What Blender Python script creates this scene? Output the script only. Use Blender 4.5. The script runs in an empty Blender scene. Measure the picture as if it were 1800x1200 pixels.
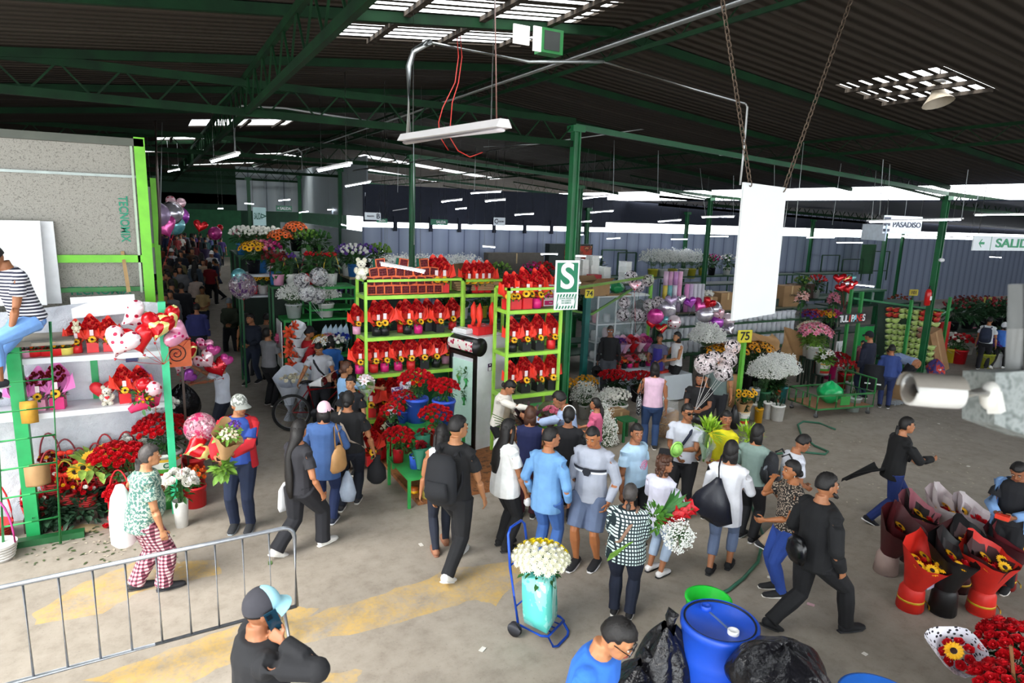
import bpy, math, random
from math import sin, cos, pi, radians, sqrt, atan2
from mathutils import Vector as V, Matrix
S=bpy.context.scene; COL=S.collection; R=random.Random(7)
# ---------- camera (1800x1200 frame) ----------
FP=1150.; CAMH=4.15; _p=radians(11); _r=radians(1.94); _y=radians(28.7)
FW=V((sin(_y)*cos(_p),cos(_y)*cos(_p),-sin(_p))); _r0=V((cos(_y),-sin(_y),0)); _u0=_r0.cross(FW)
RT=_r0*cos(_r)+_u0*sin(_r); UP=-_r0*sin(_r)+_u0*cos(_r); EYE=V((0,0,CAMH))
cd=bpy.data.cameras.new('camera'); cam=bpy.data.objects.new('camera',cd); COL.objects.link(cam); S.camera=cam
cd.sensor_width=36; cd.lens=FP/1800*36; cd.clip_start=.05; cd.clip_end=300
cam.matrix_world=Matrix(((RT.x,UP.x,-FW.x,EYE.x),(RT.y,UP.y,-FW.y,EYE.y),(RT.z,UP.z,-FW.z,EYE.z),(0,0,0,1)))
cd.dof.use_dof=True; cd.dof.focus_distance=9; cd.dof.aperture_fstop=3.2
def P(x,y,X=None,Y=None,Z=None):
    d=FW+RT*((x-900)/FP)-UP*((y-600)/FP)
    t=(Z-CAMH)/d.z if Z is not None else (Y/d.y if Y is not None else X/d.x)
    return EYE+d*t
def G(x,y): return P(x,y,Z=0)
def depth(p): return (V(p)-EYE).dot(FW)
def sz(p,px): return px*depth(p)/FP
def proj(p):
    v=V(p)-EYE; z=v.dot(FW); return 900+FP*v.dot(RT)/z, 600-FP*v.dot(UP)/z
def zat(g,py):
    lo,hi=-1.,8.
    for _ in range(40):
        m=(lo+hi)/2
        if proj((g[0],g[1],m))[1]>py: lo=m
        else: hi=m
    return lo
def away(px): return 61.3-math.degrees(math.atan((px-900)/FP))
# ---------- materials ----------
_M={}
def lin(h):
    if not isinstance(h,str): return tuple(h)
    h=h.lstrip('#'); c=[int(h[i:i+2],16)/255 for i in (0,2,4)]
    return tuple(x/12.92 if x<=.04045 else ((x+.055)/1.055)**2.4 for x in c)
class NT:
    def __init__(s,name):
        s.m=bpy.data.materials.new(name); s.m.use_nodes=True; s.t=s.m.node_tree; s.b=s.t.nodes['Principled BSDF']
    def n(s,typ,**kw):
        n=s.t.nodes.new('ShaderNode'+typ)
        for k,v in kw.items():
            if k in n.inputs: n.inputs[k].default_value=v
            else: setattr(n,k,v)
        return n
    def l(s,a,b): s.t.links.new(a,b)
    def co(s,kind='Object'):
        return s.n('TexCoord').outputs[kind]
    def noise(s,scale,detail=3,vec=None,rough=.55):
        n=s.n('TexNoise',Scale=scale,Detail=detail,Roughness=rough); s.l(vec or s.co(),n.inputs['Vector']); return n.outputs['Fac']
    def ramp(s,fac,stops,interp='LINEAR'):
        r=s.n('ValToRGB'); r.color_ramp.interpolation=interp; e=r.color_ramp.elements
        while len(e)<len(stops): e.new(.5)
        for i,(p,c) in enumerate(stops):
            e[i].position=p; e[i].color=(*lin(c),1)
        s.l(fac,r.inputs['Fac']); return r.outputs['Color']
    def mix(s,fac,a,b,bt='MIX'):
        n=s.n('MixRGB',blend_type=bt)
        for k,x in ((0,fac),(1,a),(2,b)):
            if hasattr(x,'is_linked'): s.l(x,n.inputs[k])
            elif k==0: n.inputs[0].default_value=x
            else: n.inputs[k].default_value=(*lin(x),1)
        return n.outputs[0]
    def math(s,op,a,b=0.):
        n=s.n('Math',operation=op)
        for k,x in ((0,a),(1,b)):
            if hasattr(x,'is_linked'): s.l(x,n.inputs[k])
            else: n.inputs[k].default_value=x
        return n.outputs[0]
    def xyz(s,kind='Object'):
        n=s.n('SeparateXYZ'); s.l(s.co(kind),n.inputs[0]); return n.outputs
    def col(s,c): s.l(c,s.b.inputs['Base Color'])
    def bump(s,h,st=.3,d=.01):
        n=s.n('Bump',Strength=st,Distance=d); s.l(h,n.inputs['Height']); s.l(n.outputs[0],s.b.inputs['Normal'])
    def set(s,r=.6,m=0.,**kw):
        s.b.inputs['Roughness'].default_value=r; s.b.inputs['Metallic'].default_value=m
        for k,v in kw.items(): s.b.inputs[k.replace('_',' ')].default_value=v
def mat(c,r=.6,m=0.,var=.12,sc=9.,bump=.0,tr=0.,alpha=1.,em=0.,bs=None,sheen=0.):
    key=(c,r,m,var,sc,bump,tr,alpha,em,bs)
    if key in _M: return _M[key]
    t=NT('mat_'+str(c).strip('#')); b=lin(c); t.set(r,m)
    if em:
        t.b.inputs['Base Color'].default_value=(*b,1); t.b.inputs['Emission Color'].default_value=(*b,1); t.b.inputs['Emission Strength'].default_value=em
    else:
        f=t.noise(sc,4); d=tuple(x*(1-var) for x in b); e=tuple(min(1,x*(1+var)) for x in b)
        t.col(t.ramp(f,[(.3,d),(.7,e)]))
        if bump: t.bump(t.noise(bs or sc*3,3),bump,.01)
    if tr: t.b.inputs['Transmission Weight'].default_value=tr
    if alpha<1: t.b.inputs['Alpha'].default_value=alpha
    _M[key]=t.m; return t.m
def cloth(c,bump=.35): return mat(c,.85,0,.13,6.,bump,bs=14.)
def paint(c,r=.45): return mat(c,r,0,.18,3.,.05)
def leafm(c='#2f5a24'): return mat(c,.5,0,.35,14.)
def pat(kind,a,b,s=20.,c=None,r=.7):
    key=('p',kind,a,b,s,c)
    if key in _M: return _M[key]
    t=NT('mat_'+kind); t.set(r)
    o=t.xyz()
    def tri(v,sc): return t.math('FRACT',t.math('MULTIPLY',v,sc))
    if kind=='stripes': f=t.math('GREATER_THAN',tri(o[2],s),.55); t.col(t.mix(f,a,b))
    elif kind=='vstripes': f=t.math('GREATER_THAN',tri(o[0],s),.5); t.col(t.mix(f,a,b))
    elif kind=='checks':
        q=t.math('ADD',o[0],o[1]); w=t.math('SUBTRACT',o[0],o[1])
        f=t.math('MULTIPLY',t.math('GREATER_THAN',tri(q,s),.42),t.math('GREATER_THAN',tri(o[2],s),.42)); t.col(t.mix(f,a,b))
    elif kind=='plaid':
        q=t.math('ADD',o[0],t.math('MULTIPLY',o[1],.6))
        f=t.math('MULTIPLY',t.math('ADD',t.math('GREATER_THAN',tri(q,s),.5),t.math('GREATER_THAN',tri(o[2],s),.5)),.5); t.col(t.ramp(f,[(0,a),(.5,c or a),(1,b)],'CONSTANT'))
    elif kind in('dots','leopard'):
        n=t.n('TexVoronoi',Scale=s,Randomness=1. if kind=='leopard' else .5); t.l(t.co(),n.inputs['Vector'])
        t.col(t.ramp(n.outputs['Distance'],[(0,b),(.34 if kind=='dots' else .42,a)],'CONSTANT'))
    elif kind=='blot':
        n=t.noise(s,5); t.col(t.ramp(n,[(0,a),(.52,b)] if not c else [(0,a),(.5,b),(.62,c)],'CONSTANT'))
    elif kind=='speck':
        n=t.noise(s,2,rough=.8); t.col(t.ramp(n,[(.35,a),(.5,b),(.66,c or b)]))
    _M[key]=t.m; return t.m
# ---------- mesh builder ----------
def frame(d):
    d=V(d).normalized(); a=V((0,0,1)) if abs(d.z)<.9 else V((1,0,0)); x=d.cross(a).normalized(); return x,x.cross(d).normalized()
class MB:
    def __init__(s): s.v=[]; s.f=[]; s.m=[]; s.s=[]
    def add(s,vs,fs,mi=0,sm=True):
        o=len(s.v); s.v+= [tuple(x) for x in vs]; s.f+=[tuple(i+o for i in f) for f in fs]; s.m+=[mi]*len(fs); s.s+=[sm]*len(fs); return s
    def box(s,c,d,rz=0.,mi=0,M=None):
        x,y,z=d[0]/2,d[1]/2,d[2]/2; k=Matrix.Rotation(radians(rz),3,'Z')
        vs=[V(c)+(M or k)@V((i*x,j*y,l*z)) for i in(-1,1) for j in(-1,1) for l in(-1,1)]
        return s.add(vs,[(0,1,3,2),(4,6,7,5),(0,4,5,1),(2,3,7,6),(0,2,6,4),(1,5,7,3)],mi,False)
    def bar(s,a,b,w,h=None,mi=0):
        a,b=V(a),V(b); x,y=frame(b-a); h=h or w
        vs=[p+x*(i*w/2)+y*(j*h/2) for p in(a,b) for i,j in((-1,-1),(1,-1),(1,1),(-1,1))]
        return s.add(vs,[(3,2,1,0),(4,5,6,7)]+[(i,(i+1)%4,4+(i+1)%4,4+i) for i in range(4)],mi,False)
    def loft(s,rings,seg=10,mi=0,cap=True,xa=None):
        """rings: (center, rx, ry); cross sections perpendicular to the chain; xa fixes the x axis"""
        n=len(rings); cs=[V(r[0]) for r in rings]; vs=[]; px=None
        for i in range(n):
            d=(cs[min(i+1,n-1)]-cs[max(i-1,0)])
            if d.length<1e-7: d=V((0,0,1))
            d.normalize()
            if xa is not None: x=V(xa)-d*d.dot(V(xa)); x.normalize(); y=d.cross(x)
            elif px is None: x,y=frame(d)
            else: x=(px-d*d.dot(px)); x=x.normalized() if x.length>1e-6 else frame(d)[0]; y=d.cross(x)
            px=x; rx=rings[i][1]; ry=rings[i][2] if len(rings[i])>2 else rx
            for k in range(seg):
                a=2*pi*k/seg; vs.append(cs[i]+x*(rx*cos(a))+y*(ry*sin(a)))
        fs=[(i*seg+k,i*seg+(k+1)%seg,(i+1)*seg+(k+1)%seg,(i+1)*seg+k) for i in range(n-1) for k in range(seg)]
        if cap: fs+= [tuple(range(seg))[::-1],tuple((n-1)*seg+k for k in range(seg))]
        return s.add(vs,fs,mi)
    def tube(s,pts,r,seg=6,mi=0,closed=False):
        pts=[V(p) for p in pts]
        if closed: pts=pts+[pts[0],pts[1]]
        rr=r if isinstance(r,(list,tuple)) else [r]*len(pts)
        return s.loft([(p,q) for p,q in zip(pts,rr)],seg,mi,not closed)
    def lathe(s,prof,seg=16,c=(0,0,0),mi=0,sx=1.,sy=1.):
        vs=[(c[0]+r*sx*cos(2*pi*k/seg),c[1]+r*sy*sin(2*pi*k/seg),c[2]+z) for r,z in prof for k in range(seg)]
        return s.add(vs,[(i*seg+k,i*seg+(k+1)%seg,(i+1)*seg+(k+1)%seg,(i+1)*seg+k) for i in range(len(prof)-1) for k in range(seg)],mi)
    def ell(s,c,rx,ry=None,rz=None,seg=10,rg=7,mi=0,M=None):
        ry=rx if ry is None else ry; rz=rx if rz is None else rz; c=V(c); vs=[]
        for i in range(rg+1):
            t=pi*i/rg
            for k in range(seg):
                a=2*pi*k/seg; p=V((rx*sin(t)*cos(a),ry*sin(t)*sin(a),-rz*cos(t))); vs.append(c+(M@p if M else p))
        return s.add(vs,[(i*seg+k,i*seg+(k+1)%seg,(i+1)*seg+(k+1)%seg,(i+1)*seg+k) for i in range(rg) for k in range(seg)],mi)
    def poly(s,pts,mi=0): return s.add(pts,[tuple(range(len(pts)))],mi,False)
    def prism(s,pts,off,mi=0):
        n=len(pts); o=V(off); vs=[V(p) for p in pts]+[V(p)+o for p in pts]
        return s.add(vs,[tuple(range(n))[::-1],tuple(range(n,2*n))]+[(i,(i+1)%n,n+(i+1)%n,n+i) for i in range(n)],mi,False)
    def grid(s,fn,nu,nv,mi=0,sm=True):
        vs=[fn(i/nu,j/nv) for i in range(nu+1) for j in range(nv+1)]
        return s.add(vs,[(i*(nv+1)+j,(i+1)*(nv+1)+j,(i+1)*(nv+1)+j+1,i*(nv+1)+j+1) for i in range(nu) for j in range(nv)],mi,sm)
    def mesh(s,name,mats):
        me=bpy.data.meshes.new(name); me.from_pydata(s.v,[],s.f)
        for m in(mats if isinstance(mats,(list,tuple)) else [mats]): me.materials.append(m)
        me.polygons.foreach_set('material_index',s.m); me.polygons.foreach_set('use_smooth',s.s); me.update(); return me
    def build(s,name,mats,parent=None,loc=None,rz=0.,mods=()):
        return inst(s.mesh(name,mats),name,parent,loc,rz)
def inst(me,name,parent=None,loc=None,rz=0.,sc=None,M=None):
    o=bpy.data.objects.new(name,me); COL.objects.link(o)
    if parent: o.parent=parent
    if loc is not None: o.location=loc
    if rz: o.rotation_euler.z=radians(rz)
    if sc is not None: o.scale=(sc,)*3 if not hasattr(sc,'__len__') else sc
    if M is not None: o.matrix_local=M
    return o
LAB={}
def tag(o,label,cat,group=None,kind=None):
    o['label']=label; o['category']=cat
    if group: o['group']=group
    if kind: o['kind']=kind
    LAB.setdefault(label,[]).append((o.name,group)); return o
def thing(name,label,cat,loc=(0,0,0),rz=0.,group=None):
    o=bpy.data.objects.new(name,None); COL.objects.link(o); o.location=loc; o.rotation_euler.z=radians(rz); o.empty_display_size=.1
    return tag(o,label,cat,group)
def struct(o,label=None,cat=None):
    o['kind']='structure'
    if label: o['label']=label; o['category']=cat
    return o
def text(body,size,m,parent,loc,rot=(pi/2,0,0),al='CENTER',ext=.002,name='lettering',sx=1.,fit=None):
    c=bpy.data.curves.new(name,'FONT'); c.body=body; c.size=size; c.align_x=al; c.align_y='CENTER'; c.extrude=ext; c.offset=size*.022; c.materials.append(m)
    q=bpy.data.objects.new(name,c); me=bpy.data.meshes.new_from_object(q); me.name=name; bpy.data.objects.remove(q)
    o=bpy.data.objects.new(name,me); COL.objects.link(o); o.parent=parent; o.location=loc; o.rotation_euler=rot
    if fit: xs_=[v.co.x for v in me.vertices]; sx=fit/max(.001,max(xs_)-min(xs_))
    o.scale=(sx,1,1); return o
ORD='first second third fourth fifth sixth seventh eighth ninth tenth eleventh twelfth thirteenth fourteenth fifteenth sixteenth seventeenth eighteenth nineteenth twentieth'.split()+['twenty-'+q for q in 'first second third fourth fifth sixth seventh eighth ninth'.split()]+['thirtieth']+['thirty-'+q for q in 'first second third fourth fifth sixth seventh eighth ninth'.split()]
GREEN='#0f5a30'; LIME='#9ad24a'
# ---------- world and light ----------
W=bpy.data.worlds.new('overcast_sky'); S.world=W; W.use_nodes=True; wt=W.node_tree; bg=wt.nodes['Background']
bg.inputs['Color'].default_value=(.93,.97,1,1); bg.inputs['Strength'].default_value=4.0
S.view_settings.view_transform='Standard'; S.view_settings.look='None'; S.view_settings.gamma=1; S.view_settings.use_curve_mapping=False
S.view_settings.exposure=.72
S.cycles.use_denoising=True; S.cycles.max_bounces=7; S.cycles.diffuse_bounces=4; S.cycles.transparent_max_bounces=12; S.cycles.sample_clamp_indirect=6; S.cycles.caustics_reflective=False; S.cycles.caustics_refractive=False
sl=bpy.data.lights.new('veiled_sun','SUN'); sl.energy=8.5; sl.angle=radians(42); sl.color=(1,.97,.92); so=bpy.data.objects.new('veiled_sun',sl); COL.objects.link(so); so.location=(-10,0,12)
so.rotation_euler=(V((1,.35,-1.25))).to_track_quat('-Z','Y').to_euler()
# ---------- floor ----------
def floor_mat(yellow):
    t=NT('yellow_paint' if yellow else 'concrete_floor'); t.set(.75)
    a=t.noise(.45,6); b=t.noise(5,6,rough=.7); c=t.noise(38,4)
    k=t.mix(.5,t.ramp(a,[(.3,'#7d7468'),(.55,'#958c80'),(.75,'#a39a8e')]),t.ramp(b,[(.25,'#6b6359'),(.5,'#989084'),(.8,'#aaa296')]))
    k=t.mix(t.ramp(t.noise(1.3,8,rough=.75),[(.5,'#000000'),(.68,'#6e6e6e')]),k,'#4b453f')
    k=t.mix(t.ramp(c,[(.62,'#000000'),(.68,'#999999')]),k,'#5b554e')
    if yellow:
        f=t.math('MULTIPLY',t.noise(2.2,7,rough=.75),t.math('ADD',t.noise(24,4,rough=.7),.45))
        k=t.mix(t.ramp(f,[(.32,'#000000'),(.6,'#cccccc')]),k,'#c9a13c')
    t.col(k); t.bump(b,.25,.01); return t.m
FM=floor_mat(0); FY=floor_mat(1)
b=MB(); b.poly([(-14,-6,0),(60,-6,0),(60,16,0),(-14,16,0)]); b.poly([(6.4,16,0),(60,16,0),(60,48,0),(6.4,48,0)]); b.poly([(-14,16,0),(6.4,16,0),(6.4,30,.84),(-14,30,.84)]); b.poly([(-14,30,.84),(6.4,30,.84),(6.4,48,.84),(-14,48,.84)])
def patch(pts,z):
    q=[]; pts=[G(*p) for p in pts]; n=len(pts)
    for i in range(n):
        for k in range(4):
            p=pts[i].lerp(pts[(i+1)%n],k/4); q.append((p.x+R.uniform(-.025,.025),p.y+R.uniform(-.03,.03),z))
    b.poly(q,1)
patch([(60,1075),(150,1022),(235,990),(384,982),(389,1006),(330,1022),(230,1045),(185,1078),(60,1098)],.0008)
patch([(140,1200),(270,1152),(400,1106),(520,1066),(560,1068),(505,1130),(400,1168),(330,1200)],.0008)
patch([(500,1096),(600,1064),(700,1034),(800,998),(926,985),(934,996),(868,1066),(840,1052),(760,1078),(640,1112),(520,1130)],.0009)
patch([(96,936),(150,920),(192,921),(192,929),(150,936),(112,946)],.0008)
patch([(684,824),(700,816),(752,862),(742,876)],.0008); patch([(560,1188),(640,1176),(620,1200),(556,1200)],.0008)
fl=b.build('floor',[FM,FY]); struct(fl)
# ---------- roof ----------
RX=[(-14,4.5),(5,6.4),(17.2,5.2)]
def rz_(x):
    if x<5: return 6.4-(5-x)*.1
    return 6.4-(x-5)*.0984
HOLES=[(-13.9,-1.7,-6,8.3),(1.9,4.45,3.9,8.2),(8.45,9.75,4.9,6.35),(.9,3.2,16.9,18.6),(.2,2.2,21.5,22.6),(-.2,2,27,28),(7.2,13.2,25.3,26.6),(8,13,31,32.5),(2.5,6,30.5,31.4),(1,5,38,39.5),(11.5,12.3,12.0,12.3)]  # first is an unseen opening, shaped to let daylight onto the left floor
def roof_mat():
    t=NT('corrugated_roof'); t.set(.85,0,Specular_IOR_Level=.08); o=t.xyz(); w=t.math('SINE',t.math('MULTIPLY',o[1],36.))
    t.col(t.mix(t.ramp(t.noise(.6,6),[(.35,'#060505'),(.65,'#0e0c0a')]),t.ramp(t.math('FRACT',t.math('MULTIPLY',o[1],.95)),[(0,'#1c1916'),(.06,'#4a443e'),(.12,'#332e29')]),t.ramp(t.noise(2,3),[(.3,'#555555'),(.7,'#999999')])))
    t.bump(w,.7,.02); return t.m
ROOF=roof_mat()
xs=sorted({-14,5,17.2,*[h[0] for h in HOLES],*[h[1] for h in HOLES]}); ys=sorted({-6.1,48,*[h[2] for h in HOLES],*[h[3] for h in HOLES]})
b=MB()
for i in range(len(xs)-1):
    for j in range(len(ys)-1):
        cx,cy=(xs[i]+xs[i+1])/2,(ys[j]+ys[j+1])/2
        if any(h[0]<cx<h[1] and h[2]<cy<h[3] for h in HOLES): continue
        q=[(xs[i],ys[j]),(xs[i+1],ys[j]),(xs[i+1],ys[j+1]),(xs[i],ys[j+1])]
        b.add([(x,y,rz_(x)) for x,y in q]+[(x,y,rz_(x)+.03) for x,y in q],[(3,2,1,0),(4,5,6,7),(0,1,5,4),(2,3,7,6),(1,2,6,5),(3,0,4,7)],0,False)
for h in HOLES:   # grimy sheet ribs left across the skylights and the unseen opening
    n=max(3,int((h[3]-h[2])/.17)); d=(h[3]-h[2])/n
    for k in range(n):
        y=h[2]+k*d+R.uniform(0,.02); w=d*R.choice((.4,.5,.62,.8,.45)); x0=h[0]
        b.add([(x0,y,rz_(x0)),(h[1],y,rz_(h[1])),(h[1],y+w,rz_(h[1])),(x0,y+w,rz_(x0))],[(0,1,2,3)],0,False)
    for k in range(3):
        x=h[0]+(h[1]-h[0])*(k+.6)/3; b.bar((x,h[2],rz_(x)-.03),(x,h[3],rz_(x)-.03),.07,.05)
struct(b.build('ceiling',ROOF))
# lower roof of the next bay, right of the bright gap
def lr(x): return 4.82-(x-17.2)*.018
b=MB(); q=[(17.2,-6),(60,-6),(60,21.9),(17.2,21.9)]
b.add([(x,y,lr(x)) for x,y in q]+[(x,y,lr(x)+.03) for x,y in q],[(3,2,1,0),(4,5,6,7),(0,1,5,4),(2,3,7,6),(1,2,6,5),(3,0,4,7)],0,False)
struct(b.build('ceiling',mat('#2c3448',.6,0,.2,3.)))
# ---------- walls ----------
def panel_mat(c1,c2,per,seam):
    t=NT('wall_panels'); t.set(.5); o=t.xyz()
    f=t.math('FRACT',t.math('MULTIPLY',o[0],1/per)); k=t.ramp(f,[(0,seam),(.06,seam),(.09,c1),(.5,c2),(.94,c1)])
    t.col(t.mix(t.ramp(t.noise(1.1,5),[(.4,'#000000'),(.7,'#555555')]),k,'#8d97ab')); t.bump(f,.2,.02); return t.m
b=MB(); b.box((33.1,22.1,1.78),(53.8,.1,3.56)); struct(b.build('wall_back',panel_mat('#8b98b2','#9da9c0',.62,'#5a6883')))
b=MB(); b.box((38.1,22.0,4.4),(43.8,.05,.9)); b.box((11.2,22.0,4.36),(10,.05,1.24)); [b.box((x,21.95,3.7),(.12,.08,.5)) for x in (7.3,8.6,9.7,11.1,12.4,13.6,15.2)]; struct(b.build('wall_back_upper',mat('#1a2030',.8,0,.15)))
b=MB(); b.box((-1,48,2.4),(26.6,.2,4.8)); b.box((1.6,48,5.3),(31.2,.2,2.3)); struct(b.build('wall_end',paint('#163b2a',.8)))
b=MB(); b.box((-14,29.5,2.2),(.2,37,4.4)); struct(b.build('wall_left',paint('#3b4038',.8)))
b=MB(); b.box((60,8,2.2),(.2,28,4.4)); struct(b.build('wall_right',paint('#5d6c8b',.8)))
b=MB(); b.box((32,-6,1.3),(60,.2,2.6)); b.box((7.5,-6,6.2),(12,.2,.5)); struct(b.build('wall_front',paint('#4c4f55',.8)))  # unseen front wall, its open left and upper band shaped to admit daylight
b=MB(); b.box((5.9,33.5,1.7),(1.,.1,3.4)); b.box((6.3,27.8,1.7),(.1,11.4,3.4)); b.box((6.38,27.8,4.9),(.05,11.4,2.)); b.box((6.,33.62,4.9),(5,.05,2.)); struct(b.build('wall_inner',panel_mat('#8f999d','#a7b0b2',.8,'#5a6468')))
b=MB(); b.box((-2,46,1.9),(14,.1,3.8)); struct(b.build('wall_far_green',paint('#1f5a38',.8)))
# ---------- columns, trusses ----------
def column(x,y,z,w=.125,c=GREEN):
    b=MB(); 
    for i in(-1,1): b.box((x+i*w*.42,y,z/2),(w*.2,w,z)); 
    b.box((x,y,z/2),(w*.8,w*.5,z)); b.box((x,y,.05),(w*2,w*2,.1)); b.box((x,y,z-.06),(w*1.9,w*1.6,.1)); struct(b.build('column',paint(c)))
for x,y,z in((6.23,9.42,5.62),(6.23,17.3,5.62),(6.23,25.2,5.6),(6.23,33,5.6),(17.2,9.42,4.95),(17.2,17.3,4.95),(11.7,17.3,5.1),(-.2,24.5,5.3),(.2,34,5.3),(3.6,30,5.3),(24.6,15.5,4.6),(36.,21.7,4.4),(20.3,21.7,4.5),(15.1,21.7,4.5),(28.5,21.7,4.4)): column(x,y,z)
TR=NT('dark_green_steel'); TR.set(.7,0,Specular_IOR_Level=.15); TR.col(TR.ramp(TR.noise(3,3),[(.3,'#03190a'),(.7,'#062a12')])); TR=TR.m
def truss(a,bb,d,n,w=.06,m=TR):
    a,bb=V(a),V(bb); dn=V((0,0,-d)); b=MB(); b.bar(a,bb,w,w*1.6); b.bar(a+dn,bb+dn,w,w*1.6)
    for k in range(n):
        p,q=a.lerp(bb,k/n),a.lerp(bb,(k+1)/n); m_=(p+q)/2; b.bar(p,m_+dn,w*.35); b.bar(m_+dn,q,w*.35)
    struct(b.build('beam',m))
for y in(9.42,17.3,25.2,33,41):
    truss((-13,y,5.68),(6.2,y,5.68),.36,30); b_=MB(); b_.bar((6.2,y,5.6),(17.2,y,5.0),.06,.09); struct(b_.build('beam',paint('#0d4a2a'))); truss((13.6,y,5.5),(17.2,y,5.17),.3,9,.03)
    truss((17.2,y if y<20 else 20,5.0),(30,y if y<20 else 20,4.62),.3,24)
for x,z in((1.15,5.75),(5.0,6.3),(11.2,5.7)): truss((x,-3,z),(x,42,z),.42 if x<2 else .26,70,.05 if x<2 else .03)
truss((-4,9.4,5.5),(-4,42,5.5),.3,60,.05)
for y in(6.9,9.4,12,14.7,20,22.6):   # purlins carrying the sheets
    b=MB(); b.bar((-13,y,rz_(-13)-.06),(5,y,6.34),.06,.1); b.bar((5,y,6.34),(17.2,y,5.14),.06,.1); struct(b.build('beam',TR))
PIPE=mat('#a9adad',.35,.9,.05)
b=MB(); b.tube([(4.9,4,6.15),(4.9,40,6.15)],.035); struct(b.build('trim_1',PIPE))
b=MB(); b.tube([P(1060,108,Y=7.),P(1215,155,Y=6.4),P(1310,182,Y=6.)],.014); b.tube([P(745,73,Y=7.9),P(930,109,Y=7.3),P(1060,108,Y=7.)],.02); struct(b.build('trim_2',PIPE))
b=MB(); b.tube([P(1200,217,Y=11),P(1320,190,Y=11),P(1520,160,Y=11)],.016); b.tube([P(620,300,Y=14),P(1000,245,Y=12),P(1200,217,Y=11)],.016);b.tube([P(0,152,Y=10.5),P(90,165,Y=10.5)],.01); struct(b.build('trim_3',PIPE))
# ---------- people ----------
SKIN='#a86f4c'
def skinm(c=SKIN): return mat(c,.55,0,.08,8.)
HAIRM=mat('#0d0908',.58,0,.35,30.,.3); HAIRB=mat('#4a2c1c',.5,0,.3,30.,.3); HAIRG=mat('#3d3836',.5,0,.35,30.,.3)
FACEM=[mat('#c9beb2',.4),mat('#17110f',.3),mat('#8a4436',.5),mat('#1a1413',.6)]
def ik(a,t,l1,l2,pole):
    a,t=V(a),V(t); d=t-a; L=min(d.length,(l1+l2)*.999); L=max(L,abs(l1-l2)*1.02); d=d.normalized(); t=a+d*L
    x=(l1*l1-l2*l2+L*L)/(2*L); hgt=sqrt(max(0,l1*l1-x*x)); p=V(pole)-d*V(pole).dot(d); p.normalize()
    return a+d*x+p*hgt,t
ARM=dict(bag=(.14,.07,.66),down=(.155,.02,.455),fwd=(.15,.09,.48),back=(.15,-.08,.475),bent=(.1,.19,.6),hold=(.05,.2,.62),ear=(.1,.055,.845),mouth=(.015,.13,.865),pocket=(.14,.05,.5),reach=(.1,.36,.76),up=(.1,.3,.95),belly=(.03,.15,.58),lap=(.08,.16,.5),hip=(.19,.0,.53),low=(.1,.25,.35),strap=(.09,.12,.72))
def hand_mesh(b,w,d,h,side,curl,full):
    """palm, four bent fingers of unequal length, a thumb from the palm's side"""
    d=V(d).normalized(); inn=V((-side,0,0)); n=(inn-d*inn.dot(d)); n=n.normalized() if n.length>.2 else V((0,1,0)); sdir=d.cross(n)*side; 
    if sdir.y<0: sdir=-sdir
    k=h/1.7
    b.loft([(w,.021*k,.016*k),(w+d*.03*k,.030*k,.013*k),(w+d*.065*k,.040*k,.0135*k),(w+d*.092*k,.038*k,.012*k)],8,xa=sdir)
    for i,(o,L) in enumerate(((.028,.066),(.0095,.075),(-.0095,.069),(-.027,.053))):
        r=.0088*k if full else .0105*k; p=w+d*.082*k+sdir*o*k; q=p; pts=[p]; a=.15+.1*i*.3
        for s in(.45,.32,.23):
            a+=curl; q=q+(d*cos(a)+n*sin(a))*L*s*k*1.15+sdir*o*.12*k*s; pts.append(q)
        b.loft([(x,r*(1-.1*j)) for j,x in enumerate(pts)],6)
    p=w+d*.025*k+sdir*.024*k; q=p+(sdir*.8+d*.5+n*.3)*.034*k; u=q+(d*.9+sdir*.25+n*.45)*.03*k; z=u+(d*.85+n*.5-sdir*.05)*.022*k
    b.loft([(p,.013*k),(q,.0115*k),(u,.0105*k),(z,.008*k)],6)
def rem(o,vox,it=3,f=.5):
    m=o.modifiers.new('shape','REMESH'); m.mode='VOXEL'; m.voxel_size=vox; m.use_smooth_shade=True
    if it: s=o.modifiers.new('soften','SMOOTH'); s.factor=f; s.iterations=it
NP=[0]
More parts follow.
